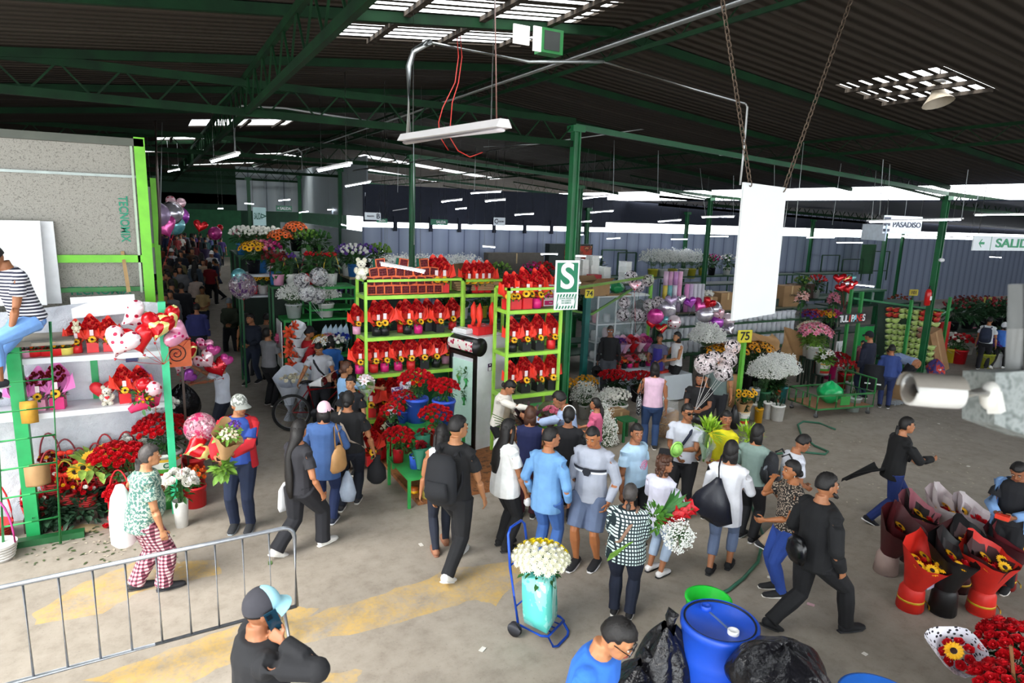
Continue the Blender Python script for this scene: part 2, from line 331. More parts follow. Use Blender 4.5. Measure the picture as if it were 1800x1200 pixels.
def person(label,g,h=1.62,fa=0.,rz=None,pose='stand',lean=0.,hy=0.,hp=0.,L='down',Rr='down',w=1.,belly=1.,hair='short',hairm=None,top=('#222222','short'),low=('pants','#20242c'),shoe='#1c1c1e',skin=SKIN,sole='#d9d6d0',cap=None,lod=None,group=None,tl=.02,tw=1.,twist=0.,jacket=None,z0=0.,glasses=None,beard=False,strap=None,logo=None,apron=None,feet=None,side=0.,mask=None,earring=False):
    g=V(g); px=proj((g.x,g.y,1.))[0]; rot=(away(px)+fa-90) if rz is None else rz
    root=thing('person',label,'person',(g.x,g.y,z0),rot,group); D=depth((g.x,g.y,1.))
    near=h*FP/D>150; mid=h*FP/D>85
    if lod is not None: near=lod>1; mid=lod>0
    H=lambda x,y,z: V((x*h,y*h,z*h))
    # legs
    ft={'stand':((.055,.0,0),(-.055,.01,0)),'wide':((.085,.02,0),(-.08,-.02,0)),'walkr':((.05,.15,0),(-.05,-.17,.02)),'walkl':((.05,-.17,.02),(-.05,.15,0)),'step':((.05,.08,0),(-.05,-.07,0)),'run':((.05,.24,0),(-.05,-.2,.06)),'contra':((.06,.05,0),(-.06,-.02,0)),'sit':((.06,.24,0),(-.06,.2,0)),'bend':((.08,.0,0),(-.08,.05,0))}[pose]
    if feet: ft=feet
    hz=.525
    for f in ft: hz=min(hz,f[2]+.04+sqrt(max(.01,.478**2-f[1]**2)))
    if pose=='sit': hz=.29
    hip=H(0,-.05 if pose=='bend' else 0,hz); le=radians(lean); TM=Matrix.Rotation(-le,3,'X')@Matrix.Rotation(radians(side),3,'Y'); TW=Matrix.Rotation(radians(twist),3,'Z'); TM=TW@TM
    T=lambda x,y,z: hip+TM@H(x,y,z)
    sw=.1*min(w,1.12)
    sh=[T(sw,-.004,.268),T(-sw,-.004,.268)]
    hd=[V((1,1,1)),V((-1,1,1))]; hands=[]; el=[]
    for i,a in enumerate((Rr,L)):
        s=1 if i==0 else -1; t=ARM[a] if isinstance(a,str) else a
        t=V((t[0]*s if isinstance(a,str) else t[0],t[1],t[2]-(.525-hz)))*h
        if isinstance(a,str) and (lean or twist or pose=='bend'): t=hip+(TM@(t-H(0,0,hz)) if a not in('low','reach') else TW@(t-H(0,0,hz)))
        e,t=ik(sh[i],t,.172*h,.15*h,TW@V((s*.55,-.6,-.5)) if (not isinstance(a,str) or a not in('ear','mouth','up')) else TW@V((s*.9,.0,-.8)))
        el.append(e); hands.append(t)
    hips=[hip+TW@H(.052*w,0,-.02),hip+TW@H(-.052*w,0,-.02)]; kn=[]; an=[]
    for i in(0,1):
        a=H(ft[i][0],ft[i][1],.043+ft[i][2]); k,a=ik(hips[i],a,.245*h,.237*h,TW@V((.05*(1-2*i),1,.0))); kn.append(k); an.append(a)
    b=MB(); ww=w*.5+.5
    tor=[(-.075,.07,.062),(-.03,.094,.072),(.02,.094*w,.07*w),(.08,.084*w,.062*w*belly),(.13,.08*w,.06*w*belly),(.19,.09*ww,.066*ww),(.235,.097*ww,.068*ww),(.268,.1*ww,.056),(.288,.078*ww,.048),(.302,.052,.042),(.32,.034,.036),(.35,.03,.034)]
    b.loft([(T(0,(.012 if .05<z<.16 and belly>1.05 else 0)-(.006 if z>.3 else 0),z),a*h,c*h) for z,a,c in tor],12,xa=TM@V((1,0,0)))
    for i in(0,1):
        s=1-2*i; d=(hands[i]-el[i]); d.normalize()
        b.ell(sh[i]+TM@H(-s*.01,0,-.006),.03*h*ww); b.loft([(sh[i],.03*h*ww),(sh[i].lerp(el[i],.35),.0285*h*ww),(el[i],.0225*h)],8); b.ell(el[i],.0215*h)
        b.loft([(el[i],.0225*h),(el[i].lerp(hands[i],.3),.0235*h*ww),(hands[i]-d*.01*h,.0145*h),(hands[i]+d*.005*h,.0135*h)],8)
        if mid: hand_mesh(b,hands[i],d,h,s,.42 if (Rr,L)[i] not in('down','fwd','back') else .26,near)
        else: b.ell(hands[i]+d*.05*h,.02*h,.02*h,.045*h,8,6,M=Matrix(( *[frame(d)[0]],frame(d)[1],d)).transposed())
        b.loft([(hips[i]+H(0,0,.035),.05*h*w),(hips[i],.056*h*ww),(hips[i].lerp(kn[i],.45),.047*h*ww),(kn[i].lerp(hips[i],.1),.034*h),(kn[i],.032*h),(kn[i].lerp(an[i],.3),.035*h*ww),(kn[i].lerp(an[i],.7),.025*h),(an[i],.02*h),(an[i]-H(0,0,.03),.02*h)],8)
        fd=TW@V((0,1,0)); pit=-.5 if ft[i][2]>.015 else 0
        fv=V((fd.x,fd.y,pit)).normalized(); b.loft([(an[i]-fv*.03*h-H(0,0,.025),.02*h,.016*h),(an[i]+fv*.03*h-H(0,0,.022),.024*h,.018*h),(an[i]+fv*.09*h-H(0,0,.03),.026*h,.011*h),(an[i]+fv*.115*h-H(0,0,.032),.018*h,.008*h)],8,xa=fd.cross(V((0,0,1))))
    # head
    HM=TM@Matrix.Rotation(radians(hy),3,'Z')@Matrix.Rotation(-radians(hp)+le*.45,3,'X'); nb=T(0,.004,.34)
    hc=nb+HM@H(0,.012,.06); X=lambda x,y,z: hc+HM@H(x,y,z)
    b.ell(hc,.044*h,.054*h,.06*h,12,9,M=HM); b.ell(X(0,.022,-.032),.034*h,.036*h,.036*h,10,7,M=HM); b.ell(X(0,.04,-.052),.017*h,.016*h,.013*h,8,6,M=HM)
    if mid:
        b.loft([(X(0,.05,.006),.006*h),(X(0,.06,-.012),.0085*h),(X(0,.062,-.019),.0105*h,.007*h)],6)
        for s in(1,-1): b.ell(X(s*.0445,-.004,-.008),.006*h,.012*h,.018*h,8,6,M=HM); b.ell(X(s*.02,.046,.013),.014*h,.008*h,.005*h,6,5,M=HM)
        b.ell(X(0,.052,-.034),.015*h,.008*h,.006*h,8,5,M=HM)
    o=b.build('body',skinm(skin),root); rem(o,(.0072 if near else .011 if mid else .02)*h/1.65,2,.45)
    if mid:
        for s in(1,-1):
            f=MB(); f.ell(X(s*.0185,.05,.002),.0075*h,.0042*h,.0034*h,8,6,0,HM); f.ell(X(s*.0185,.0535,.002),.0036*h,.0018*h,.0034*h,6,5,1,HM); f.build('eye',FACEM,root)
            f=MB(); f.loft([(X(s*.008,.054,.0145),.0022*h),(X(s*.018,.0545,.018),.0028*h),(X(s*.031,.046,.0135),.0016*h)],5,3); f.build('eyebrow',FACEM,root)
            if earring: f=MB(); f.ell(X(s*.046,0,-.03),.003*h,.003*h,.008*h,6,4,0,HM); f.build('earring',FACEM,root)
        if mask is None: f=MB(); f.loft([(X(-.016,.0545,-.0345),.0022*h),(X(0,.0605,-.0335),.0042*h),(X(.016,.0545,-.0345),.0022*h)],6,2); f.build('mouth',FACEM,root)
        if beard: f=MB(); f.loft([(X(-.037,.02,-.03),.008*h),(X(-.03,.045,-.054),.011*h),(X(0,.056,-.062),.012*h),(X(.03,.045,-.054),.011*h),(X(.037,.02,-.03),.008*h)],6,3); f.build('beard',FACEM,root)
    if glasses:
        f=MB(); 
        for s in(1,-1): f.loft([(X(s*.02+.016*cos(a)*1.,.062,.002+.011*sin(a)),.0018*h) for a in [2*pi*k/10 for k in range(11)]],5,0); f.tube([X(s*.036,.061,.004),X(s*.045,.03,.004),X(s*.046,-.004,.0)],.0018*h,5,0); f.ell(X(s*.02,.061,.002),.0155*h,.002*h,.0105*h,8,5,1,HM)
        f.tube([X(-.005,.064,.005),X(.005,.064,.005)],.002*h,5,0)
        f.build('glasses',[mat('#1a1516',.3),mat(glasses,.08,alpha=.55 if glasses!='#120c0c' else .95)],root)
    hm=hairm or HAIRM
    if hair:
        f=MB(); line=.012 if hair in('buzz','short') else .0
        def hv(u,v):
            a=2*pi*u; t=pi*v; p=V((sin(t)*sin(a),sin(t)*cos(a),cos(t))); k=1.03 if hair=='buzz' or cap else 1.12+.05*max(0,p.z)
            face=p.y>.30 and p.z<.42+line*4; low_=p.z<(-.35 if hair in('short','buzz','cap') else -.62)
            if face or low_: k=.86
            if abs(p.x)>.72 and p.y>.0 and p.z<.1: k=.86
            k*=1+(.022*sin(a*9+t*7)+.018*sin(a*17-t*11) if k>1.1 else 0)
            return X(p.x*.0455*k,p.y*.056*k-.002,p.z*.062*k+.004)
        f.grid(hv,28 if near else 18,16 if near else 10)
        pk=lambda pts: [(X(*p[:3]),p[3]*h,p[4]*h) for p in pts]
        xa=HM@V((1,0,0))
        if hair=='long': 
            n=T(0,-.062,.2); f.loft([(X(0,-.02,.03),.046*h,.04*h),(X(0,-.03,-.03),.052*h,.036*h),(X(0,-.035,-.075),.054*h,.03*h),(T(0,-.07,.24),.06*h,.026*h),(T(.0,-.085,.15),.05*h,.022*h),(T(0,-.09,.09),.03*h,.014*h)],10,xa=xa)
            for s in(1,-1): f.loft([(X(s*.038,.02,.03),.014*h),(X(s*.047,.012,-.02),.016*h),(X(s*.05,.0,-.07),.017*h),(T(s*.06,.0,.26),.016*h),(T(s*.065,.02,.2),.008*h)],6)
        elif hair=='curly': 
            rr=random.Random(5)
            for _ in range(46):
                a=rr.uniform(0,2*pi); z=rr.uniform(-.1,.06); 
                if cos(a)>.45 and z<.03: continue
                f.ell(X(.046*sin(a),.048*cos(a)-.01,z),.017*h,.017*h,.019*h,6,5)
        elif hair=='bob': f.loft([(X(0,-.012,.02),.048*h,.046*h),(X(0,-.018,-.04),.054*h,.042*h),(X(0,-.02,-.085),.05*h,.036*h)],10,xa=xa)
        elif hair=='pony': f.ell(X(0,-.058,.0),.018*h,.016*h,.018*h,8,6); f.loft(pk([(0,-.06,-.01,.016,.016),(0,-.078,-.05,.022,.018),(0,-.08,-.11,.024,.018),(0,-.075,-.18,.02,.015),(0,-.07,-.25,.008,.006)]),8)
        elif hair=='tail': f.loft([(X(0,-.02,.02),.05*h,.045*h),(X(0,-.04,-.05),.046*h,.04*h),(T(0,-.07,.27),.024*h,.02*h),(T(.0,-.085,.22),.026*h,.02*h),(T(.01,-.092,.1),.033*h,.02*h),(T(.015,-.095,.0),.026*h,.016*h),(T(.02,-.09,-.06),.012*h,.01*h)],8,xa=xa)
        elif hair=='bun': f.ell(X(0,-.06,-.025),.028*h,.024*h,.026*h,8,7)
        elif hair=='low': f.loft([(X(0,-.05,-.02),.03*h,.02*h),(X(0,-.06,-.06),.022*h,.018*h),(X(0,-.062,-.1),.016*h,.014*h),(X(0,-.06,-.15),.008*h,.007*h)],8)
        f.build('hair',hm,root)
    if cap:
        cm,bm,kind=(cap+('cap',))[:3]; f=MB()
        def cv(u,v):
            a=2*pi*u; t=pi*.56*v; return X(.0515*sin(t)*sin(a),.062*sin(t)*cos(a),.064*cos(t)+.012)
        f.grid(cv,20,7); f.ell(X(0,0,.075),.005*h,.005*h,.003*h,6,4)
        if kind=='front':
            n0=len(f.f); f.grid(lambda u,v:hc+(cv((u-.5)*.36,v*.98+.02)-hc)*1.02,10,6,1)
        if kind!='helmet':
            def bv(u,v):
                a=(u-.5)*2.1; r=1+v*.62; return X(.049*sin(a)*(r*.85+.1),.06*cos(a)*r,.008+.012*cos(a)-v*.018*(1+2*(u-.5)**2))
            f.grid(bv,10,4,1); f.grid(lambda u,v: bv(u,v)-HM@H(0,0,.003),10,4,1)
        else: f.ell(X(0,0,.0),.058*h,.068*h,.07*h,14,9,0,HM)
        oc=f.build('helmet' if kind=='helmet' else 'cap',[cm if not isinstance(cm,str) else cloth(cm),cloth(bm)],root)
    # clothes
    def cm(c): return c if not isinstance(c,str) else cloth(c)
    vc=(.0095 if near else .014 if mid else .022)*h/1.65
    def upper(name,m,sl,tl,infl,open_=False,tw=1.,nk=.048):
        c=MB(); e=infl*h
        prof=[(-tl-.0,.1,.076),(.0,.097,.074),(.06,.09,.068),(.12,.086,.066),(.19,.094,.07),(.235,.099,.073),(.268,.108,.064),(.289,.086,.054),(.308,nk,.045)]
        rings=[]
        for z,a,q in prof:
            k=w if z<.15 else ww
            bel=belly if .03<z<.17 else 1
            fl=tw if z<.1 else 1+(tw-1)*.4
            rings.append((T(0,(.012 if .05<z<.16 and belly>1.05 else 0),z),a*h*k*fl+e,q*h*k*bel*fl+e))
        c.loft(rings,14,xa=TM@V((1,0,0)))
        for i in(0,1):
            s=1-2*i; A,E_,Hh=sh[i],el[i],hands[i]
            if sl=='none': c.ell(A+TM@H(-s*.024,0,-.004),.032*h+e*.6); continue
            c.ell(A+TM@H(-s*.012,0,-.008),.0325*h*ww+e); rr=[(A,.032*h*ww+e),(A.lerp(E_,.35),.031*h*ww+e)]
            if sl=='short': rr+=[(A.lerp(E_,.68),.0315*h*ww+e*1.4)]
            elif sl=='elbow': rr+=[(A.lerp(E_,.9),.034*h+e*1.4),(E_.lerp(Hh,.12),.034*h+e*1.4)]
            else:
                rr+=[(E_.lerp(A,.1),.028*h+e),(E_,.0265*h+e)]; c.loft(rr,9); c.ell(E_,.029*h+e); rr=[(E_,.0265*h+e),(E_.lerp(Hh,.4),.025*h+e),(E_.lerp(Hh,.9),.019*h+e),(E_.lerp(Hh,.97),.0185*h+e)]
            c.loft(rr,9)
        o=c.build(name,m,root); rem(o,vc,3); return o
    nm='shirt' if top[1]!='jacket' else 'jacket'
    upper(nm,cm(top[0]),'long' if top[1] in('jacket','long') else top[1],tl,.0075 if nm=='shirt' else .012,tw=tw)
    if jacket:   # open jacket over the shirt: a back and two fronts
        c=MB(); e=.017*h; J=lambda z,a,rx,ry: T(rx*sin(a),-ry*cos(a),z)
        prof=[(-.05,.105,.08),(.0,.1,.078),(.06,.093,.073),(.12,.09,.07),(.19,.098,.074),(.25,.101,.074),(.29,.085,.058),(.31,.056,.046)]
        A=[radians(-128+256*k/16) for k in range(17)]
        for e2 in(e,e-.006*h): c.add([J(z,a,rx*w+e2/h,ry*w+e2/h) for z,rx,ry in prof for a in A],[(i*17+k,i*17+k+1,(i+1)*17+k+1,(i+1)*17+k) for i in range(7) for k in range(16)])
        for i in(0,1):
            s=1-2*i; q=.012*h; c.ell(sh[i]+TM@H(-s*.01,0,-.006),.031*h+q); c.loft([(sh[i],.031*h+q),(el[i],.028*h+q),(el[i].lerp(hands[i],.9),.021*h+q)],9)
        c.build('jacket',cm(jacket),root)
    if strap:
        c=MB(); s,col=strap; q=.014
        c.loft([(T(s*.06,.02,.315),.012*h,.004*h),(T(s*.05,.078*w,.24),.012*h,.004*h),(T(0,.082*w*belly,.15),.012*h,.004*h),(T(-s*.085*w,.05,.04),.012*h,.004*h),(T(-s*.108*w,0,.0),.012*h,.004*h)],6,xa=TM@V((1,0,0)))
        c.loft([(T(s*.06,.02,.315),.012*h,.004*h),(T(s*.055,-.045,.3),.012*h,.004*h),(T(s*.03,-.088,.22),.012*h,.004*h),(T(-s*.03,-.083*w,.1),.012*h,.004*h),(T(-s*.108*w,0,.0),.012*h,.004*h)],6,xa=TM@V((1,0,0)))
        c.build('strap',cloth(col),root)
    if apron:
        c=MB()
        for d in(0,.004): c.grid(lambda u,v: T((u-.5)*.19*(1 if v<.6 else .7),(.096+d)*w*belly-abs(u-.5)*.06,-.2+v*.45),6,8)
        c.build('apron',cloth(apron),root)
    k,lc=low[0],low[1]; c=MB(); lo=cm(lc)
    if k in('pants','leggings','shorts','wide','jeans','capri'):
        e=dict(pants=.011,leggings=.004,shorts=.017,wide=.02,jeans=.008,capri=.006)[k]*h
        c.loft([(hip+TW@H(0,0,-.09),.055*h,.06*h),(hip+TW@H(0,0,-.04),.096*h*w+e*.4,.073*h*w+e*.4),(T(0,0,.02),.094*h*w+e*.3,.07*h*w+e*.3),(T(0,0,.06),.086*h*w+e*.2,.064*h*w*belly+e*.2)],12,xa=TW@V((1,0,0)))
        for i in(0,1):
            A,K,N=hips[i],kn[i],an[i]
            rr=[(A+H(0,0,.03),.05*h*w+e*.5),(A,.057*h*ww+e),(A.lerp(K,.5),.047*h*ww+e)]
            if k=='shorts': rr+=[(A.lerp(K,.92),.042*h+e)]
            else:
                rr+=[(K.lerp(A,.1),.036*h+e),(K,.034*h+e),(K.lerp(N,.35),.035*h*ww+e)]
                rr+=[(K.lerp(N,.62),.03*h+e)] if k=='capri' else [(K.lerp(N,.75),.026*h+e*1.3),(N-H(0,0,.005),.024*h+e*(1.6 if k!='leggings' else 1))]
            c.loft(rr,9)
        nm2={'shorts':'shorts','leggings':'leggings'}.get(k,'trousers')
    else:
        zz=dict(skirt=.3,long=.1,dress=.26)[k]
        c.loft([(T(0,0,.06),.086*h*w,.066*h*w),(T(0,0,.01),.1*h*w,.078*h*w),(hip+TW@H(0,.01,-.08),.115*h*w,.09*h*w),((kn[0]+kn[1])/2+H(0,0,.05),.13*h*w,.11*h*w)]+([((an[0]+an[1])/2+H(0,0,zz),.15*h*w,.12*h*w)] if k=='long' else []),12,xa=TW@V((1,0,0))); nm2='skirt'
    o=c.build(nm2,lo,root); rem(o,vc,3)
    # shoes
    if shoe:
        for i in(0,1):
            f=MB(); fd=TW@V((0,1,0)); pit=-.5 if ft[i][2]>.015 else 0; fv=V((fd.x,fd.y,pit)).normalized(); xa=fd.cross(V((0,0,1))); uz=xa.cross(fv)
            A=an[i]
            f.loft([(A-fv*.042*h-uz*.018*h,.012*h,.016*h),(A-fv*.03*h-uz*.016*h,.025*h,.025*h),(A+fv*.02*h-uz*.014*h,.028*h,.027*h),(A+fv*.07*h-uz*.024*h,.03*h,.018*h),(A+fv*.11*h-uz*.028*h,.027*h,.014*h),(A+fv*.128*h-uz*.031*h,.014*h,.009*h)],10,0,xa=xa)
            f.loft([(A-fv*.045*h-uz*.038*h,.018*h,.006*h),(A+fv*.02*h-uz*.038*h,.029*h,.006*h),(A+fv*.09*h-uz*.038*h,.031*h,.006*h),(A+fv*.131*h-uz*.038*h,.016*h,.006*h)],8,1,xa=xa)
            f.build('shoe',[cloth(shoe),mat(sole,.6)],root)
    Mw=Matrix.Translation((g.x,g.y,z0))@Matrix.Rotation(radians(rot),4,'Z')
    Wd=lambda p: Mw@V(p)
    n=TM.to_4x4()
    return dict(root=root,hR=Wd(hands[0]),hL=Wd(hands[1]),T=lambda x,y,z: Wd(T(x,y,z)),X=lambda x,y,z: Wd(X(x,y,z)),h=h,rot=rot,Tl=T,Xl=X,hands=[Wd(hands[0]+(hands[0]-el[0]).normalized()*.055*h),Wd(hands[1]+(hands[1]-el[1]).normalized()*.055*h)],R=Matrix.Rotation(radians(rot),3,'Z'))
# ---------- flower and prop library ----------
RED=mat('#c60f1e',.45,0,.25,30.); DRED=mat('#7d0a16',.5,0,.25,30.); PAPER_R=mat('#e6321c',.6,0,.1,6.,.1); LEAF=leafm('#2f5f28'); LEAFD=leafm('#1d3d1f'); LEAFL=leafm('#6f9a3a'); STEM=mat('#4d7a2e',.6)
YEL=mat('#f0b40e',.55,0,.15,40.); BRN=mat('#2a140a',.9,0,.3,60.); WHT=mat('#efefe8',.5,0,.05); CREAM=mat('#efe8cf',.6,0,.06); PINKF=mat('#e68aa6',.5,0,.2,20.); PURF=mat('#6a3fa0',.5,0,.25,20.); MAG=mat('#c2187a',.5,0,.2,20.); ORG=mat('#e8661a',.5,0,.2,20.); BLUEF=mat('#2442c0',.5,0,.2,20.)
KRAFT=mat('#b08a5e',.8,0,.1,5.,.25); CARD=mat('#9a7a55',.85,0,.1,4.,.1); BLACKP=mat('#0f1013',.35,0,.1); WHITEP=mat('#e8eaec',.4,0,.05); GREYP=mat('#9aa0a2',.5,0,.1); PLASTW=mat('#f2f5f6',.25,0,.04,5.,.3); CHROME=mat('#b9bdc0',.25,.95,.05)
def put(b,src,M,mi=None):
    o=len(b.v); b.v+=[tuple(M@V(p)) for p in src.v]; b.f+=[tuple(i+o for i in f) for f in src.f]; b.m+=[mi if mi is not None else k for k in src.m]; b.s+=src.s
def TRS(c,z=(0,0,1),s=1.,spin=0.,flat=1.):
    q=V(z).to_track_quat('Z','Y').to_matrix().to_4x4(); return Matrix.Translation(c)@q@Matrix.Rotation(spin,4,'Z')@Matrix.Diagonal((s,s,s*flat,1))
def t_rose():
    b=MB()
    for L,(n,r0,r1,z0,z1) in enumerate(((5,.5,.98,-.5,.35),(4,.36,.68,-.35,.62),(3,.14,.34,-.1,.74))):
        for k in range(n):
            a0=2*pi*(k/n)+L*.6; da=pi/n*1.25
            vs=[]
            for j,(r,z) in enumerate(((r0*.5,z0),(r0+.16,(z0+z1)/2-.1),(r1,z1))):
                for i in(-1,0,1): a=a0+i*da*(.8 if j<2 else .75); q=r*(1.05 if i==0 else .96); vs.append((q*cos(a),q*sin(a),z-(.14 if i and j==2 else 0)))
            b.add(vs,[(0,1,4,3),(1,2,5,4),(3,4,7,6),(4,5,8,7)])
    b.ell((0,0,.3),.24,.24,.4,6,4); return b
def t_bud(): 
    b=MB(); b.lathe([(.05,-.8),(.42,-.5),(.55,0),(.42,.5),(.15,.8)],7); b.lathe([(.3,.0),(.66,.35),(.6,.7)],6); return b
def t_sun(n=15):
    b=MB()
    for L in(0,1):
        for k in range(n):
            a=2*pi*(k+.5*L)/n; w=.15; r0,r1,r2=.34,.68,1.-.08*L; z=.05-.06*L
            c,s_=cos(a),sin(a); q=lambda r,o,zz:(r*c-o*s_,r*s_+o*c,zz)
            b.add([q(r0,-w*.5,z),q(r0,w*.5,z),q(r1,w,z+.1),q(r2,0,z+.0),q(r1,-w,z+.1)],[(0,1,2,3),(0,3,4)],0)
    b.ell((0,0,.05),.33,.33,.14,10,5,1); return b
def t_daisy(n=11):
    b=MB()
    for L in(0,1,2):
        for k in range(n-2*L):
            a=2*pi*(k+.4*L)/(n-2*L); c,s_=cos(a),sin(a); r=1-.25*L; q=lambda r,o,z:(r*c-o*s_,r*s_+o*c,z)
            b.add([q(.1,-.08,.1*L),q(r*.6,-.16,.1+.22*L),q(r,0,.05+.34*L),q(r*.6,.16,.1+.22*L),q(.1,.08,.1*L)],[(0,1,2,3,4)],0)
    b.ell((0,0,.3),.2,.2,.2,6,4); return b
def t_lily():
    b=MB()
    for k in range(6):
        a=2*pi*k/6; w=.22 if k%2 else .3; c,s_=cos(a),sin(a); q=lambda r,o,z:(r*c-o*s_,r*s_+o*c,z)
        b.add([q(.05,0,-.6),q(.35,-w,-.05),q(.35,w,-.05),q(.8,-w*.8,.25),q(.8,w*.8,.25),q(1.15,0,.12)],[(0,2,1),(1,2,4,3),(3,4,5)],0)
    for k in range(4): a=k*1.6; b.tube([(0,0,-.4),(.2*cos(a),.2*sin(a),.42)],.025,4,1)
    return b
def t_leaf():
    b=MB(); b.add([(0,0,0),(.3,-.22,.06),(.3,0,-.02),(.3,.22,.06),(.68,-.2,.02),(.68,0,-.07),(.68,.2,.02),(1,0,-.14)],[(0,1,2),(0,2,3),(1,4,5,2),(2,5,6,3),(4,7,5),(5,7,6)]); return b
def t_blade():
    b=MB(); b.add([(0,-.05,0),(0,.05,0),(.5,-.09,.05),(.5,.09,.05),(1,0,-.05)],[(0,2,3,1),(2,4,3)]); return b
ROSE,BUD,SUN,DAISY,LILY,LEAFT,BLADE=t_rose(),t_bud(),t_sun(),t_daisy(),t_lily(),t_leaf(),t_blade()
def fib(n,cap=1.):
    for i in range(n):
        z=1-(i+.5)/n*cap; r=sqrt(max(0,1-z*z)); a=i*2.39996; yield V((r*cos(a),r*sin(a),z))
def dome(b,src,c,r,n,s,mi=0,cap=.85,flat=.8,rr=R,miself=False):
    for d in fib(n,cap):
        p=V(c)+V((d.x*r,d.y*r,d.z*r*flat))+V((rr.uniform(-.1,.1),rr.uniform(-.1,.1),rr.uniform(-.1,.1)))*s*2
        put(b,src,TRS(p,V((d.x,d.y,d.z+.35)),s*rr.uniform(.85,1.12),rr.uniform(0,6)),None if miself else mi)
def leaves(b,c,rx,rz,n,s,mi=0,src=None,up=.3,rr=R):
    for _ in range(n):
        d=V((rr.gauss(0,1),rr.gauss(0,1),rr.gauss(0,.8)+up)).normalized(); k=rr.random()**.5
        p=V(c)+V((d.x*rx*k,d.y*rx*k,d.z*rz*k)); x=(d+V((rr.uniform(-.5,.5),rr.uniform(-.5,.5),rr.uniform(-.4,.4)))).normalized()
        y=x.cross(V((rr.uniform(-.3,.3),rr.uniform(-.3,.3),1))).normalized(); z=x.cross(y); m=Matrix((x,y,-z)).transposed().to_4x4(); q=s*rr.uniform(.7,1.25)
        put(b,src or LEAFT,Matrix.Translation(p)@m@Matrix.Diagonal((q,q,q,1)),mi)
def stems(b,c,r,z0,z1,n,w=.004,mi=0,rr=R):
    for _ in range(n):
        a=rr.uniform(0,6.28); k=rr.random()**.5; b.bar((c[0]+r*.35*k*cos(a),c[1]+r*.35*k*sin(a),z0),(c[0]+r*k*cos(a),c[1]+r*k*sin(a),z1),w,mi=mi)
_G={}
def gyp(r,h,n=900,mi=1,seed=1,up=True):
    """baby's breath: a cloud of tiny white florets on fine stems"""
    rr=random.Random(seed); b=MB(); oc=[(1,0,0),(-1,0,0),(0,1,0),(0,-1,0),(0,0,1),(0,0,-1)]; of=[(0,2,4),(2,1,4),(1,3,4),(3,0,4),(2,0,5),(1,2,5),(3,1,5),(0,3,5)]
    for _ in range(n):
        d=V((rr.gauss(0,1),rr.gauss(0,1),abs(rr.gauss(0,1)) if up else rr.gauss(0,1))).normalized(); k=.62+.4*rr.random(); lump=1+.14*sin(d.x*5+seed)*cos(d.y*6+d.z*3)
        p=V((d.x*r*k*lump,d.y*r*k*lump,d.z*h*k*lump)); s=.0075*rr.uniform(.7,1.5)*max(1,r/.22)
        b.add([p+V(q)*s for q in oc],of,0,False)
    for _ in range(n//9):
        d=V((rr.gauss(0,1),rr.gauss(0,1),abs(rr.gauss(0,1)) if up else rr.gauss(0,1))).normalized(); b.bar((0,0,-h*.4 if up else 0),(d.x*r*.8,d.y*r*.8,d.z*h*.8),.003,mi=1)
    return b
GYPM=[mat('#f1f3ee',.8,0,.06),mat('#5d7a55',.8)]
def gypmesh(r,h,n,seed,up=True): 
    k=(round(r,2),round(h,2),n,seed,up)
    if k not in _G: _G[k]=gyp(r,h,n,1,seed,up).mesh('florets',GYPM)
    return _G[k]
def bucket_mb(r0,r1,h,mi=0,rim=True,handle=True):
    b=MB(); pr=[(.001,0),(r0,0),(r0+(r1-r0)*.9,h*.9)]
    if rim: pr+=[(r1*1.05,h*.9),(r1*1.05,h*.95),(r1,h*.95)]
    pr+=[(r1,h),(r1*.93,h),(r0*.93,.02),(.001,.02)]; b.lathe(pr,20,mi=mi)
    return b
def bail(r,h): 
    b=MB(); b.tube([(r*cos(a)*1.06,-r*.9*sin(a)*.9-0.0,h*.9-r*.55*sin(a)) for a in [pi*k/10 for k in range(11)]],.004,5); return b
def wrap_mb(r0,r1,h,open_=.9,peak=.25,mi=0,wave=.1,nu=20,nv=6,seed=0):
    """paper cone round a bouquet, high and pointed at the back (+y), low at the front"""
    b=MB()
    def f(u,v):
        a=2*pi*u; k=r0+(r1-r0)*v**1.2; back=(1+sin(a))/2; z=h*v*(1-.32*(1-back))+peak*h*v*v*max(0,sin(a))**3
        k*=1+wave*v*sin(a*5+seed); cr=1-.35*v*v*max(0,sin(a))**4
        return (k*cos(a),k*sin(a)*cr,z)
    b.grid(f,nu,nv,mi); return b
def heart_mb(s=1.,th=.35,n=26):
    b=MB(); pts=[]
    for k in range(n):
        t=2*pi*k/n; pts.append((16*sin(t)**3/17,(13*cos(t)-5*cos(2*t)-2*cos(3*t)-cos(4*t)+2)/17))
    vs=[];fs=[]; prof=[(1,0),(.93,.45),(.78,.75),(.5,.95),(.2,1.)]
    for sg in(1,-1):
        o=len(vs)
        for q,z in prof: vs+= [(x*q*s,z*th*s*sg,(y*q-.05*(1-q))*s) for x,y in pts]
        vs.append((0,th*s*sg,0)); c=len(vs)-1
        for i in range(len(prof)-1):
            for k in range(n):
                f=(o+i*n+k,o+i*n+(k+1)%n,o+(i+1)*n+(k+1)%n,o+(i+1)*n+k); fs.append(f if sg<0 else f[::-1])
        for k in range(n): f=(o+(len(prof)-1)*n+k,o+(len(prof)-1)*n+(k+1)%n,c); fs.append(f if sg<0 else f[::-1])
    b.add(vs,fs); return b
